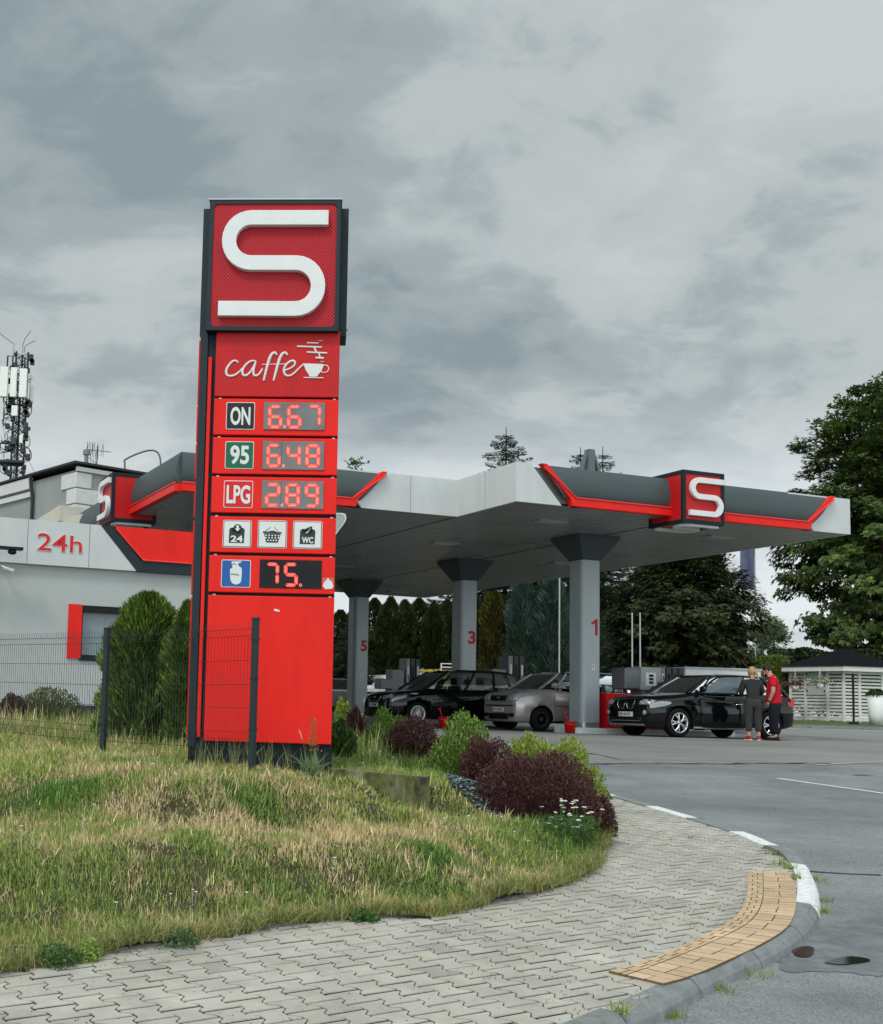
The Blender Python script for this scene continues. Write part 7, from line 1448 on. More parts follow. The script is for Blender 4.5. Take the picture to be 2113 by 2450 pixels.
# grass hanging over the edging
Xe, Ye = [], []
for i in range(len(EL) - 1):
    a, c = EL[i], EL[i + 1]; d = (c - a).normalized(); nr_ = Vector((-d.y, d.x)); den = 520 * (1 + .7 * mnoise.noise(Vector((a.x * 1.7, a.y * 1.7, 8))))
    for q in range(int(max(den, 30))): p_ = a.lerp(c, r.random()) + nr_ * r.normal(.02, .04); Xe.append(p_.x); Ye.append(p_.y)
Xe, Ye = np.array(Xe), np.array(Ye); P = np.stack([Xe, Ye, zlawn(Xe, Ye)], 1); V, Fq, T = blades(P, r.uniform(.05, .16, len(P)), r.uniform(.003, .007, len(P)), tint_of((.14, .20, .05), len(P), r, .25, (.42, .34, .16), .35), .85, .7, 6); tag(np_obj('edge_grass', V, Fq, GRASSM, T), None, None, kind='stuff')

# ---- low concrete wall and slate mulch
wa = [atY(790, 1838, 12.1), atY(1028, 1860, 12.15)]; w1 = Vector((wa[0].x, wa[0].y)); w2 = Vector((wa[1].x + .0, wa[1].y)); d = (w2 - w1).normalized(); nr_ = Vector((-d.y, d.x)); b = MB(); K = 10
top = []; bot = []
vs_ = []
for i in range(K + 1):
    p = w1.lerp(w2, i / K); zt = wa[0].z + (wa[1].z - wa[0].z) * i / K
    for q, z in ((p, zt - .42), (p, zt), (p + nr_ * .16, zt), (p + nr_ * .16, zt - .42)): vs_.append((q.x, q.y, z))
b.add(vs_, [(i * 4 + j, (i + 1) * 4 + j, (i + 1) * 4 + j + 1, i * 4 + j + 1) for i in range(K) for j in range(3)] + [(3, 2, 1, 0), (K * 4, K * 4 + 1, K * 4 + 2, K * 4 + 3)])
wm = bpy.data.materials.new('mossy_concrete'); wm.use_nodes = True; wt_ = wm.node_tree; c_ = wt_.nodes.new('ShaderNodeTexCoord'); mp_ = wt_.nodes.new('ShaderNodeMapping'); mp_.inputs['Scale'].default_value = (1, 1, .45); n_ = wt_.nodes.new('ShaderNodeTexNoise'); n_.inputs['Scale'].default_value = 5.5; n_.inputs['Detail'].default_value = 9; n_.inputs['Roughness'].default_value = .7; wt_.links.new(c_.outputs['Object'], mp_.inputs[0]); wt_.links.new(mp_.outputs[0], n_.inputs['Vector']); cr2 = wt_.nodes.new('ShaderNodeValToRGB'); e = cr2.color_ramp.elements; e[0].position = .36; e[0].color = (.035, .033, .022, 1); e[1].position = .66; e[1].color = (.30, .29, .25, 1)
k = e.new(.46); k.color = (.10, .115, .03, 1); k = e.new(.54); k.color = (.17, .155, .105, 1); wt_.links.new(n_.outputs[0], cr2.inputs[0]); wt_.links.new(cr2.outputs[0], wt_.nodes['Principled BSDF'].inputs['Base Color']); wt_.nodes['Principled BSDF'].inputs['Roughness'].default_value = .95; bp_ = wt_.nodes.new('ShaderNodeBump'); bp_.inputs['Distance'].default_value = .02; wt_.links.new(n_.outputs[0], bp_.inputs['Height']); wt_.links.new(bp_.outputs[0], wt_.nodes['Principled BSDF'].inputs['Normal']); o = b.build('low_concrete_wall', wm, bevel=.012); tag(o, 'low mossy concrete retaining wall in the grass right of the pylon', 'wall')
r = np.random.default_rng(44); Xs, Ys = scatter(BEDP, 9000, 8); Zs = zlawn(Xs, Ys) + r.uniform(0, .035, len(Xs)); n = len(Xs); D = np.stack([r.normal(size=n), r.normal(size=n), r.normal(0, .25, n)], 1); D /= np.linalg.norm(D, axis=1)[:, None]; S = np.cross(D, [0, 0, 1.]); S /= np.linalg.norm(S, axis=1)[:, None]; S[:, 2] += r.normal(0, .25, n)
V, Fq, T = quads(np.stack([Xs, Ys, Zs], 1), D, S, r.uniform(.025, .07, n), r.uniform(.02, .045, n), tint_of((.15, .185, .19), n, r, .35, (.07, .09, .10), .4), r); tag(np_obj('slate_mulch', V, Fq, attr_mat('slate', .7, 0, .4), T), None, None, kind='stuff')

# ================================================================ BIG THUJA BEHIND THE FENCE
def conifer_mass(name, loc, rx, ry, h, label, base, alt, seed, n, leaf, group=None, cat='tree', shape='egg', droop=0, trunk=True, lumpn=60, wd=.22):
    r = np.random.default_rng(seed); t = thing(name, loc, 0, label, cat, group); z = r.random(n) ** (.9 if shape == 'egg' else 1.25)
    if shape == 'dome': prof_ = (1 - z ** 3.0) ** .62 * (.88 + .12 * np.clip(z * 3, 0, 1))
    elif shape == 'egg': prof_ = np.sqrt(np.clip(1 - ((z - .38) / .64) ** 2, 0, 1)) ** .8
    elif shape == 'column': prof_ = np.clip(1 - (np.clip(z - .45, 0, 1) / .56) ** 2.8, .03, 1) * (.8 + .2 * np.clip(z * 4, 0, 1))
    else: prof_ = (1 - z) * .96 + .03
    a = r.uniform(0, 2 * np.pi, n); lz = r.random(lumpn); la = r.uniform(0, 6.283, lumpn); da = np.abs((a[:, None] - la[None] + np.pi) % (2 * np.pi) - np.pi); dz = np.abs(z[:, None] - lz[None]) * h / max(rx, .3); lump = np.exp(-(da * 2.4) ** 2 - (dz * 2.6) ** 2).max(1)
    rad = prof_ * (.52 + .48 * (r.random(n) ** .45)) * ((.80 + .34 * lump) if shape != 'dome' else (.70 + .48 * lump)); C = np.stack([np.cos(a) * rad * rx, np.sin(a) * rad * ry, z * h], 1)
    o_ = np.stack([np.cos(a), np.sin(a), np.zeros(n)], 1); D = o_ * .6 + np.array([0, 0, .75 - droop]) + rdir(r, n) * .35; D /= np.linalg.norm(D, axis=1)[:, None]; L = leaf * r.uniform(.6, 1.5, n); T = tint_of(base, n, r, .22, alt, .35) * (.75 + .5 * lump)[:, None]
    V, Fq, T = quads(C, D, perp(D, r), L, L * wd, T, r); np_obj('crown', V, Fq, NEED, T, t)
    if trunk: b = MB(); b.tube([(0, 0, -.2), (0, 0, h * .5), (0, 0, h * .93)], [rx * .07 + .03, rx * .05 + .02, .01], 7); b.build('trunk', BARK, t)
    return t
TG = ((.07, .125, .024), (.19, .27, .045))
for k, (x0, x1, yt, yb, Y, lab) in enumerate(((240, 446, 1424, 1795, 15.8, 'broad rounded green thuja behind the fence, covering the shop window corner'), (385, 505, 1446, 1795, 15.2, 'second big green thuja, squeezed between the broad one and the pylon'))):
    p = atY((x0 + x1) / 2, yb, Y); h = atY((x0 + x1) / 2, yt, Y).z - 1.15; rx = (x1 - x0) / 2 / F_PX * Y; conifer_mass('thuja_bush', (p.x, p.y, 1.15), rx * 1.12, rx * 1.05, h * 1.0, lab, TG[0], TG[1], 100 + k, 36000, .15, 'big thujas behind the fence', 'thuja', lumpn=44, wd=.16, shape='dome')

# ================================================================ TREES BEHIND THE STATION
def zv(Y): return float(np.interp(Y, [46.3, 46.5, 50, 58, 90], [1.50, 1.64, 1.70, 1.85, 1.95]))
th0 = []
cols_t = [((.022, .038, .010), (.045, .055, .012)), ((.030, .045, .012), (.06, .065, .014))]
xs_t = [(812, 1460), (845, 1455), (893, 1432), (932, 1428), (966, 1436), (1000, 1432), (1035, 1440), (1068, 1436), (1100, 1432), (1135, 1428), (1168, 1440), (1200, 1425)]
protos = []
for k, (x, yt) in enumerate(xs_t):
    Y = 58 + (k % 3) * .5; p = atY(x, 1640, Y); h = atY(x, yt, Y).z - zv(Y); lab = f'dark columnar thuja of the tall hedge, ' + ['behind the pylon edge', 'left of column 5 top', 'just right of column 5', 'second right of column 5', 'third right of column 5', 'above the yellow banner, left part', 'above the middle of the yellow banner', 'above the right end of the yellow banner', 'just left of column 3', 'behind column 3', 'yellowish, just right of column 3', 'left of the blue-green conifers'][k]
    if k < 3: t = conifer_mass('columnar_thuja', (p.x, p.y, zv(Y)), 1.12, .75, 5.4, lab, *(cols_t[k % 2]), 120 + k, 15000, .17, 'columnar thujas in the hedge', 'thuja', 'column', wd=.3, lumpn=40); protos.append(t); t.scale = (1, 1, h / 5.4)
    else:
        s_ = protos[k % 3]; t = s_.copy(); COL.objects.link(t); t.location = (p.x, p.y, zv(Y)); t.scale = (1.0, 1.0, h / 5.4); t.rotation_euler = (0, 0, k * 1.3); t['label'] = lab
        for c in s_.children: d_c = c.copy(); COL.objects.link(d_c); d_c.parent = t
def tree_px(fn, name, x, ytop, Y, wpx, label, base, alt, seed, n, leaf, **k):
    p = atY(x, 1650, Y); h = atY(x, ytop, Y).z - zv(Y); rx = wpx / 2 / F_PX * Y; return conifer_mass(name, (p.x, p.y, zv(Y)), rx, rx, h, label, base, alt, seed, n, leaf, **k)
BLU = ((.045, .085, .065), (.075, .125, .095))
tree_px(0, 'blue_juniper', 1250, 1392, 52, 95, 'blue-green feathery conifer left of the lamp pole, right of column 3', *BLU, 140, 9000, .30, group='blue-green conifers', wd=.10, shape='egg', lumpn=30)
tree_px(0, 'blue_juniper', 1322, 1385, 51.5, 100, 'blue-green feathery conifer just left of column 1', *BLU, 141, 9000, .30, group='blue-green conifers', wd=.10, shape='egg', lumpn=30)
tree_px(0, 'golden_thuja', 1178, 1420, 53, 80, 'olive-brown thuja right of column 3', (.075, .065, .012), (.05, .055, .012), 142, 6000, .2, wd=.3, lumpn=40)
def spruce(x, ytop, Y, rpx, label, seed, n_w=26, base=(.020, .036, .022), alt=(.035, .055, .034), ybase=None, dens=46):
    r = np.random.default_rng(seed); p = atY(x, 1650, Y); z0 = zv(Y); H = atY(x, ytop, Y).z - z0; R0 = rpx / F_PX * Y; t = thing('spruce', (p.x, p.y, z0), 0, label, 'spruce', 'spruces behind the station'); Cs, Ds, Ls = [], [], []; br = MB()
    for w_ in range(n_w):
        f = (w_ + r.uniform(-.3, .3)) / n_w; f = min(max(f, .02), .985); z = H * (.06 + .93 * f); ln_ = R0 * (1 - f) ** .62 * r.uniform(.85, 1.1) + .10; nb_ = max(5, int(11 * (1 - f) + 4))
        for k in range(nb_):
            a = k * 2 * math.pi / nb_ + r.uniform(-.3, .3) + w_; l = ln_ * r.uniform(.7, 1.15); d0 = np.array([math.cos(a), math.sin(a), 0]); m = max(8, int(dens * l)); s_ = r.random(m) ** .8; base_p = np.array([0, 0, z]) + d0 * (s_ * l)[:, None] + np.array([0, 0, 1]) * ((-.18 * s_ + .16 * s_ ** 2.5) * l)[:, None]
            sd = np.array([-math.sin(a), math.cos(a), 0]); spread = (1 - s_) * l * .28 + .05; off = r.uniform(-1, 1, m) * spread; base_p = base_p + sd * off[:, None] + np.array([0, 0, 1]) * (r.uniform(-.14, .03, m) - .15 * np.abs(off))[:, None]; D = d0 + sd * np.sign(off)[:, None] * .7 + rdir(r, m) * .25 + np.array([0, 0, -.15]); D /= np.linalg.norm(D, axis=1)[:, None]; Cs.append(base_p); Ds.append(D); Ls.append(r.uniform(.12, .26, m) * (.6 + .4 * (1 - f)))
            if k % 2 == 0: br.tube([(0, 0, z), tuple(d0 * l * .9 + np.array([0, 0, z - .03 * l]))], [.025, .006], 4)
    C = np.concatenate(Cs); D = np.concatenate(Ds); L = np.concatenate(Ls); n = len(C); V, Fq, T = quads(C, D, perp(D, r), L, L * .22, tint_of(base, n, r, .2, alt, .35), r); np_obj('crown', V, Fq, NEED, T, t); br.tube([(0, 0, -.2), (0, 0, H)], [.20, .02], 8); br.build('trunk', BARK, t); return t
spruce(1206, 1022, 64, 230, 'tall dark spruce whose tip rises over the white canopy corner', 201, 52, dens=170)
spruce(1388, 1070, 66, 170, 'spruce whose tip shows left of the steel peak on the canopy roof', 202, 44, dens=140)
spruce(1442, 1068, 67, 170, 'spruce whose tip shows right of the steel peak on the canopy roof', 203, 40, dens=120)
spruce(1385, 1400, 52, 120, 'dark spruce just left of and behind column 1', 204, 24, dens=90)
spruce(1500, 1420, 53.5, 130, 'dark spruce between column 1 and the pump with price display', 205, 24, dens=90)
spruce(832, 1480, 54, 75, 'dark spruce between the pylon and column 5', 206, 20, dens=90)
spruce(862, 1560, 52, 50, 'small spruce behind the foot of column 5', 207, 14, dens=90)
# ---- broadleaf trees
def broadleaf(name, x, ytop, Y, wpx, label, base, alt, seed, nclump, nfan, leaf=.30, trunk=.22, zlow=.25, cat='tree', group=None, z0=None, xoff=0, limbs=14, flat=1.0, cr=.75):
    r = np.random.default_rng(seed); p = atY(x, 1650, Y); z0 = zv(min(Y, 90)) if z0 is None else z0; H = atY(x, ytop, Y).z - z0; Rr = wpx / 2 / F_PX * Y; t = thing(name, (p.x, p.y, z0), 0, label, cat, group)
    u = rdir(r, nclump); rad = r.random(nclump) ** .38; zc = H * (1 + zlow) / 2; hz_ = H * (1 - zlow) / 2; CC = u * rad[:, None] * np.array([Rr, Rr, hz_]); CC[:, 2] += zc; w_ = 1 - .25 * np.clip((CC[:, 2] - zc) / hz_, 0, 1); CC[:, :2] *= w_[:, None]
    Cs, Ds, Ss, Ls, Ts = [], [], [], [], []
    for c in CC:
        m = int(nfan * r.uniform(.5, 1.4)); rr = cr * r.uniform(.7, 1.3); q = rdir(r, m); q[:, 2] *= .55 * flat; P_ = c + q * rr * (r.random(m) ** .5)[:, None]; out_ = (c - np.array([0, 0, zc])); out_ = out_ / (np.linalg.norm(out_) + 1e-6); tb = tint_of(base, m, r, .18, alt, .3) * r.lognormal(0, .14)
        for f in range(5):
            a = (f - 2) * .62; dd = rdir(r, m) * .35 + out_ * .8 + np.array([0, 0, -.35]); dd[:, 2] -= .15; ax = np.cross(dd, [0, 0, 1.]); ax /= np.linalg.norm(ax, axis=1)[:, None] + 1e-9; dd /= np.linalg.norm(dd, axis=1)[:, None]; D = dd * math.cos(a) + ax * math.sin(a); D[:, 2] -= .18; D /= np.linalg.norm(D, axis=1)[:, None]; n_ = np.cross(dd, ax); S = np.cross(D, n_); S /= np.linalg.norm(S, axis=1)[:, None] + 1e-9
            L = leaf * (1 - .12 * abs(f - 2)) * r.uniform(.7, 1.2, m); Cs.append(P_ + D * L[:, None] * .5); Ds.append(D); Ss.append(S); Ls.append(L); Ts.append(tb)
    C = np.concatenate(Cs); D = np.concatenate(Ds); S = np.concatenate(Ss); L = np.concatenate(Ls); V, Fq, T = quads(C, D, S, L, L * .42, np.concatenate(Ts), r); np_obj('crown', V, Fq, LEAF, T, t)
    b = MB(); b.tube([(0, 0, -.3), (.05, 0, H * .3), (-.05, .1, H * .6), (0, 0, H * .9)], [trunk, trunk * .8, trunk * .5, .04], 10)
    idx = r.choice(nclump, min(limbs, nclump), replace=False)
    for i in idx:
        c = CC[i]; zs = max(H * .18, c[2] * .55); b.tube(spline([(0, 0, zs), (c[0] * .35, c[1] * .35, zs + (c[2] - zs) * .45), tuple(c)], 3), [trunk * .38] * 3 + [trunk * .2] * 3 + [.02], 6)
    b.build('trunk', BARK, t); return t
CHN = ((.045, .085, .017), (.105, .145, .026))
broadleaf('chestnut_tree', 2110, 905, 66, 500, 'large leafy chestnut tree at the right edge behind the white gazebo', *CHN, 301, 520, 66, leaf=.30, trunk=.30, zlow=.14, limbs=26, cr=.80)
broadleaf('chestnut_tree', 2190, 880, 70, 400, 'second leafy tree filling the far right edge behind the chestnut', *CHN, 302, 330, 50, leaf=.27, trunk=.26, zlow=.12, cr=.8)
broadleaf('dark_tree', 1640, 1290, 53, 350, 'dense dark broadleaf tree under the right end of the canopy', (.024, .036, .010), (.05, .060, .015), 303, 420, 60, leaf=.22, trunk=.22, zlow=.12, cr=.7)
broadleaf('dark_tree', 1560, 1330, 56, 240, 'dark tree behind the pump with the price display', (.018, .026, .009), (.035, .040, .012), 304, 180, 50, leaf=.22, trunk=.2, zlow=.06, cr=.7)
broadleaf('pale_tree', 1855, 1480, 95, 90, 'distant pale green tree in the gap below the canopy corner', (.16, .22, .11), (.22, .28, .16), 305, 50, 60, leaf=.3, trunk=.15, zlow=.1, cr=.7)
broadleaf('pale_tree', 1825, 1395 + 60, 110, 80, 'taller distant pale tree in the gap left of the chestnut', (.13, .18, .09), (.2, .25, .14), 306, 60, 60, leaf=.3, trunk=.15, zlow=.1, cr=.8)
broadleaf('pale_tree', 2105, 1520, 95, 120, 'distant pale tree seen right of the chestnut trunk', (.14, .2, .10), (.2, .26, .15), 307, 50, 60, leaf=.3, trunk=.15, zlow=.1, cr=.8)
broadleaf('far_tree', 838, 1105, 75, 70, 'thin leafy tree top showing over the canopy right of the pylon', (.07, .12, .03), (.11, .17, .04), 308, 26, 26, leaf=.30, trunk=.12, zlow=.6, cr=.6)
# clipped light green hedge and darker growth behind the gazebo
def hedge(x0, x1, ytop, Y, label, base, alt, seed, n=9000, name='hedge', leaf=.10, depth=.8):
    p = atY((x0 + x1) / 2, 1690, Y); hw = (x1 - x0) / 2 / F_PX * Y; h = atY((x0 + x1) / 2, ytop, Y).z - zv(Y); r = np.random.default_rng(seed); t = thing(name, (p.x, p.y, zv(Y)), 0, label, 'hedge'); C = np.stack([r.uniform(-hw, hw, n), r.uniform(-depth, depth, n), r.random(n) ** .5 * h * (1 + .0 * r.random(n))], 1); sd = r.random(n); C[:, 1] = np.where(sd < .6, -depth + np.abs(r.normal(0, .12, n)), C[:, 1]); C[:, 2] += .10 * np.sin(C[:, 0] * 2.1) * C[:, 2] / h
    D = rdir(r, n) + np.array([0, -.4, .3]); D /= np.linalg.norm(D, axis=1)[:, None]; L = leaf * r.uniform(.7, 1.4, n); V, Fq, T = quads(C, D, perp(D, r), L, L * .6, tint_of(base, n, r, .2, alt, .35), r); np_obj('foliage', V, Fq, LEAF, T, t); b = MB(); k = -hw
    while k < hw: b.tube([(k, 0, -.1), (k + .1, 0, h * .8)], [.04, .015], 5); k += .7
    b.build('stem', BARK, t); return t
hedge(1745, 1875, 1571, 62, 'clipped bright green hedge behind the standing people', (.14, .20, .035), (.10, .16, .03), 401, 9000)
hedge(1860, 2160, 1560, 63, 'dark unclipped hedge behind the white gazebo', (.020, .034, .010), (.04, .055, .015), 402, 12000, leaf=.2, depth=1.2)
hedge(1330, 1760, 1500, 60, 'dark hedge behind the trailer and pumps', (.016, .026, .009), (.03, .04, .012), 403, 16000, leaf=.22, depth=1.4)
hedge(780, 1340, 1540, 61.5, 'dark hedge foot behind the columnar thujas', (.014, .024, .008), (.028, .036, .010), 404, 16000, leaf=.2, depth=1.2)  # darkest leaf colours of all the hedges

# ================================================================ LAMP POLES, BANNERS
def lpole(px, ytop, ybot, Y, label, rad=.03):
    p = atY(px, ybot, Y); h = atY(px, ytop, Y).z - zv(Y); b = MB(); b.tube([(0, 0, 0), (0, 0, h)], [rad * 1.2, rad], 8); b.box(-.12, .12, -.12, .12, 0, .02); o = b.build('thin_pole', pm('pole_grey', (.40, .43, .44), .5)); o.location = (p.x, p.y, zv(Y)); tag(o, label, 'pole', 'thin poles behind the station')
lpole(1338, 1330, 1650, 50, 'tall thin pale pole between the two blue-green conifers and column 1'); lpole(1513, 1466, 1650, 49.5, 'short pale pole left of a twin, above the pump display'); lpole(1532, 1466, 1650, 49.5, 'short pale pole right of a twin, above the pump display')
FP = atY(1790, 1400, 70); z0 = 1.9; h1 = atY(1790, 1300, 70).z - z0; h0 = atY(1790, 1410, 70).z - z0; t = thing('banner_flag', (FP.x, FP.y, z0), 0, 'tall blue-grey banner flag below the right end of the canopy', 'banner'); b = MB(); b.tube([(.40, 0, 0), (.40, 0, h1 + .1)], .04, 8); b.build('flag_pole', pm('pole_grey', (.40, .43, .44), .5), t)
b = MB(); g_ = [(-.42 + .80 * i / 6, .05 * math.sin(i * 1.3 + j * .4), h0 + (h1 - h0) * j / 8) for i in range(7) for j in range(9)]; g2_ = [(x, y + .012, z) for x, y, z in g_]; q = [(i * 9 + j, (i + 1) * 9 + j, (i + 1) * 9 + j + 1, i * 9 + j + 1) for i in range(6) for j in range(8)]; b.add(g_, q, 0, True); b.add(g2_, [x[::-1] for x in q], 0, True); b.build('cloth', pm('flag_blue', (.14, .16, .26), .7, var=.2, vscale=2), t)
# yellow, black and white printed banner along the hedge
BP = [atY(972, 1650, 54), atY(1092, 1650, 54)]; zt = atY(1030, 1601, 54).z; zb = 1.75; t = thing('printed_banner', (BP[0].x, 54, zb), 0, 'long yellow, black and white printed banner between columns 5 and 3', 'banner'); Lb = BP[1].x - BP[0].x; Hb = zt - zb
b = MB(); b.box(0, Lb, 0, .03, 0, Hb); m = bpy.data.materials.new('printed_sheet'); m.use_nodes = True; nt2 = m.node_tree; c = nt2.nodes.new('ShaderNodeTexCoord'); n_ = nt2.nodes.new('ShaderNodeTexNoise'); n_.inputs['Scale'].default_value = 1.6; n_.inputs['Detail'].default_value = 3; n_.inputs['Distortion'].default_value = 1.2; mp = nt2.nodes.new('ShaderNodeMapping'); mp.inputs['Scale'].default_value = (.7, 1, 1.6); nt2.links.new(c.outputs['Object'], mp.inputs[0]); nt2.links.new(mp.outputs[0], n_.inputs['Vector']); cr_ = nt2.nodes.new('ShaderNodeValToRGB'); cr_.color_ramp.interpolation = 'CONSTANT'; e = cr_.color_ramp.elements; e[0].position = 0; e[0].color = (.10, .10, .10, 1); e[1].position = .44; e[1].color = (.55, .42, .03, 1); k = e.new(.52); k.color = (.09, .09, .09, 1); k = e.new(.565); k.color = (.62, .63, .63, 1); nt2.links.new(n_.outputs[0], cr_.inputs[0]); nt2.links.new(cr_.outputs[0], nt2.nodes['Principled BSDF'].inputs['Base Color']); b.build('sheet', m, t)
b = MB(); [b.tube([(x, .06, -.1), (x, .06, Hb + .05)], .03, 6) for x in (0, Lb * .33, Lb * .66, Lb)]; b.build('frame_post', STEEL, t)
b = MB(); x0 = atY(1056, 1600, 53.5).x - BP[0].x; x1 = atY(1084, 1600, 53.5).x - BP[0].x; zz0 = atY(1060, 1588, 53.5).z - zb; zz1 = atY(1060, 1622, 53.5).z - zb; b.tube([(x0, -.5, zz1 - 1), (x0, -.5, zz0), (x1 + .6, -.5, zz0)], .035, 6); b.tube([(x0, -.5, zz0 - .16), (x1 + .6, -.5, zz0 - .16)], .03, 6); b.build('white_rail_frame', WPAINT, t)

# ================================================================ WHITE GAZEBO, PLANTERS, POST
gy = 57.0; gc = atY(2019.7, 1713, gy); ge = atY(1893, 1712, 59.2); gz0 = 1.85; GT = thing('garden_gazebo', (gc.x, gc.y, gz0), 0, 'white slatted garden gazebo with a low black roof at the right', 'gazebo'); wd1 = Vector((ge.x - gc.x, ge.y - gc.y)); Lw = wd1.length; a1 = math.atan2(wd1.y, wd1.x)
e2_ = Vector((math.cos(a1 - R(128)), math.sin(a1 - R(128)))); zt_ = atY(2019, 1606, gy).z - gz0; zr0 = atY(2019, 1596, gy).z - gz0; GW = pm('gazebo_white', (.62, .63, .60), .6, var=.08, vscale=6)
corners = [Vector((0, 0))]; 
Lw2 = Lw; ang = a1; cw2 = [Vector((0, 0)), Vector((math.cos(a1), math.sin(a1))) * Lw]
A0 = a1; pts = [cw2[1], cw2[0]]; ang = a1 + math.pi
for k in range(4): ang += R(60); pts.append(pts[-1] + Vector((math.cos(ang), math.sin(ang))) * Lw)
cen = sum(pts, Vector((0, 0))) / len(pts)
for wi in range(6):
    A, Bp = pts[wi], pts[(wi + 1) % 6]; dd = (Bp - A); Lk = dd.length; aa = math.atan2(dd.y, dd.x); Mx = Matrix.Translation((A.x, A.y, 0)) @ Matrix.Rotation(aa, 4, 'Z'); b = MB(); nS = 13; z = .14
    posts = (0, Lk * .29, Lk * .71, Lk)
    for i in range(3):
        x0, x1 = posts[i] + .05, posts[i + 1] - .05
        for s_ in range(nS): zz = .12 + (zt_ - .25) * s_ / nS; b.box(x0, x1, -.02, .01, zz, zz + .095, mat=Mx)
        b.box(x0 - .02, x1 + .02, -.035, .02, .02, .11, mat=Mx); b.box(x0 - .02, x1 + .02, -.035, .02, zt_ - .12, zt_ - .02, mat=Mx)
    b.build('slat_wall', GW, GT); b = MB()
    for x in posts: b.box(x - .055, x + .055, -.05, .03, -.10, zt_ + .02, mat=Mx)
    b.build('post', GW, GT)
    if wi == 0:
        b = MB(); b.box(Lk * .29 + .06, Lk * .71 - .06, -.07, -.045, zt_ * .52, zt_ - .05, mat=Mx); sh_ = b.build('shutter', pm('shutter_grey', (.42, .43, .41), .7), GT); b = MB()
        for x in (Lk * .29 + .12, Lk * .71 - .12):
            for z in (zt_ * .52 + .18, zt_ - .12): b.box(x - .03, x + .03, -.085, -.068, z - .04, z + .04, mat=Mx)
        b.build('hinge', BLACK, sh_)
b = MB(); eo = [cen + (p - cen) * 1.17 for p in pts]; n = 6; vs_ = [(p.x, p.y, zr0 - .20) for p in eo] + [(p.x, p.y, zr0 + .03) for p in eo] + [(cen.x + (p.x - cen.x) * 1.0, cen.y + (p.y - cen.y) * 1.0, zr0 - .20) for p in eo]
b.add(vs_[:12], [(i, (i + 1) % 6, (i + 1) % 6 + 6, i + 6) for i in range(6)]); b.add(vs_[:6], [(5, 4, 3, 2, 1, 0)]); b.build('eaves_board', GW, GT)
zap = atY(2038, 1557, 61).z - gz0; b = MB(); eo2 = [cen + (p - cen) * 1.19 for p in pts]; b.add([(p.x, p.y, zr0 + .03) for p in eo2] + [(cen.x, cen.y, zap)], [(i, (i + 1) % 6, 6) for i in range(6)] + [(5, 4, 3, 2, 1, 0)]); b.build('roof', pm('roof_felt', (.006, .007, .009), .9, spec=.1), GT)
b = MB(); b.prism_z([(p.x, p.y) for p in [cen + (q_p - cen) * 1.02 for q_p in pts]], -.25, -.02); b.build('floor_base', pm('gazebo_base', (.07, .10, .09), .9), GT)
GM = Matrix.Translation((gc.x, gc.y, gz0))
def hang(px, py, Y, label, cols, fl_, seed):
    p = atY(px, py, Y); t = thing('hanging_planter', tuple(p), 0, label, 'hanging planter', 'hanging planters on the gazebo'); b = MB(); b.lathe([(0, -.22), (.12, -.22), (.19, 0), (.18, 0), (.12, -.19)], 18); b.build('pot', WPAINT, t); b = MB(); [b.tube([(.18 * math.cos(a), .18 * math.sin(a), 0), (0, 0, .62)], .008, 4) for a in (0, 2.1, 4.2)]; b.tube([(0, 0, .62), (0, .03, .80)], .012, 4); b.build('chain', GW, t)
    r = np.random.default_rng(seed); n = 420; C = np.stack([r.normal(0, .27, n), r.normal(0, .15, n), r.normal(.10, .10, n) - 0], 1); D = rdir(r, n); V, Fq, T = quads(C, D, perp(D, r), r.uniform(.06, .12, n), r.uniform(.04, .08, n), tint_of(cols, n, r, .25, fl_, .5), r); np_obj('flowers', V, Fq, LEAF, T, t)
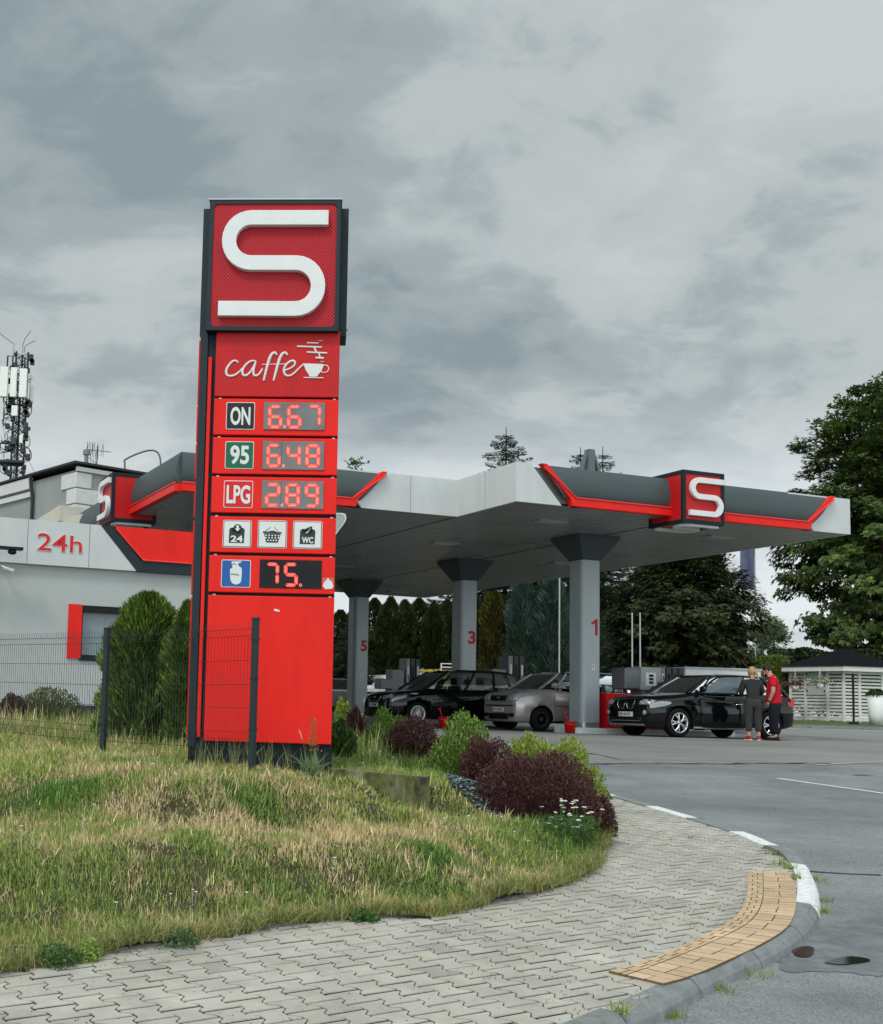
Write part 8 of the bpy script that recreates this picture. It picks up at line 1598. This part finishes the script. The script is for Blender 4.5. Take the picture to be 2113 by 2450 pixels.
hang(1903, 1641, 57.6, 'hanging planter with pink flowers at the left corner of the gazebo', (.06, .10, .03), (.30, .03, .08), 1); hang(1962, 1636, 57.0, 'hanging planter with pale trailing leaves in front of the gazebo shutter', (.10, .16, .06), (.45, .48, .36), 2)
p = atY(2098, 1727, 50.5); zb = zv(50.5); hp = atY(2098, 1664, 50.5).z - zb; t = thing('white_planter', (p.x, p.y, zb), 0, 'large round white planter with a green plant at the right edge', 'planter'); b = MB(); b.lathe([(0, 0), (.26, 0), (.31, hp * .3), (.37, hp), (.33, hp), (.30, hp - .08), (0, hp - .10)], 28); b.build('pot', WPAINT, t); leafy(None, 1500, .40, .30, (.035, .07, .02), 71, .07, t, 'plant').location = (0, 0, hp - .03)
p = atY(2043, 1725, 50.5); hp = atY(2043, 1612, 50.5).z - zv(50.5); b = MB(); b.tube([(0, 0, 0), (0, 0, hp)], .045, 10); b.lathe([(0, 0), (.2, 0), (.2, .06), (.05, .10), (0, .10)], 16); o = b.build('dark_post', BLACK); o.location = (p.x, p.y, zv(50.5)); tag(o, 'straight black post standing in front of the right face of the gazebo', 'post')
# kerb of the planted strip
b = MB()
for i in range(60):
    x = -20 + i * 1.0; b.box(x + .01, x + .99, 46.15, 46.36, 1.4, 1.63)
o = b.build('verge_kerb', KERBM); tag(o, None, None, kind='structure')
# curved grey sign edge peeping from behind the pylon
pp = [SHP.uz(440 + x / 3.984, 920 + y / 3.984) for x, y in ((1380, 1225), (1500, 1228), (1530, 1240), (1538, 1275), (1528, 1310), (1500, 1350), (1465, 1395), (1440, 1430), (1380, 1430))]
b = MB(); b.prism_y(pp, -.06, .0, 0); b.prism_y([(p[0] * .97 + pp[0][0] * .03 if 0 else p[0] - .03, p[1] * 1.0 - (.02 if i < 3 else 0)) for i, p in enumerate(pp)], -.065, -.055, 1); o = b.build('rounded_sign', [WPAINT, pm('sign_grey', (.34, .38, .38), .5)]); o.location = (SHP.p0.x, SHP.p0.y, 1.25); o.rotation_euler = (0, 0, TH); tag(o, 'small rounded grey sign with white rim peeping out right of the pylon', 'sign')
ps = MB(); ps.tube([(pp[0][0], -.03, 1.2), (pp[0][0], -.03, pp[0][1])], .04, 8); pq = ps.build('sign_post', STEEL, o)
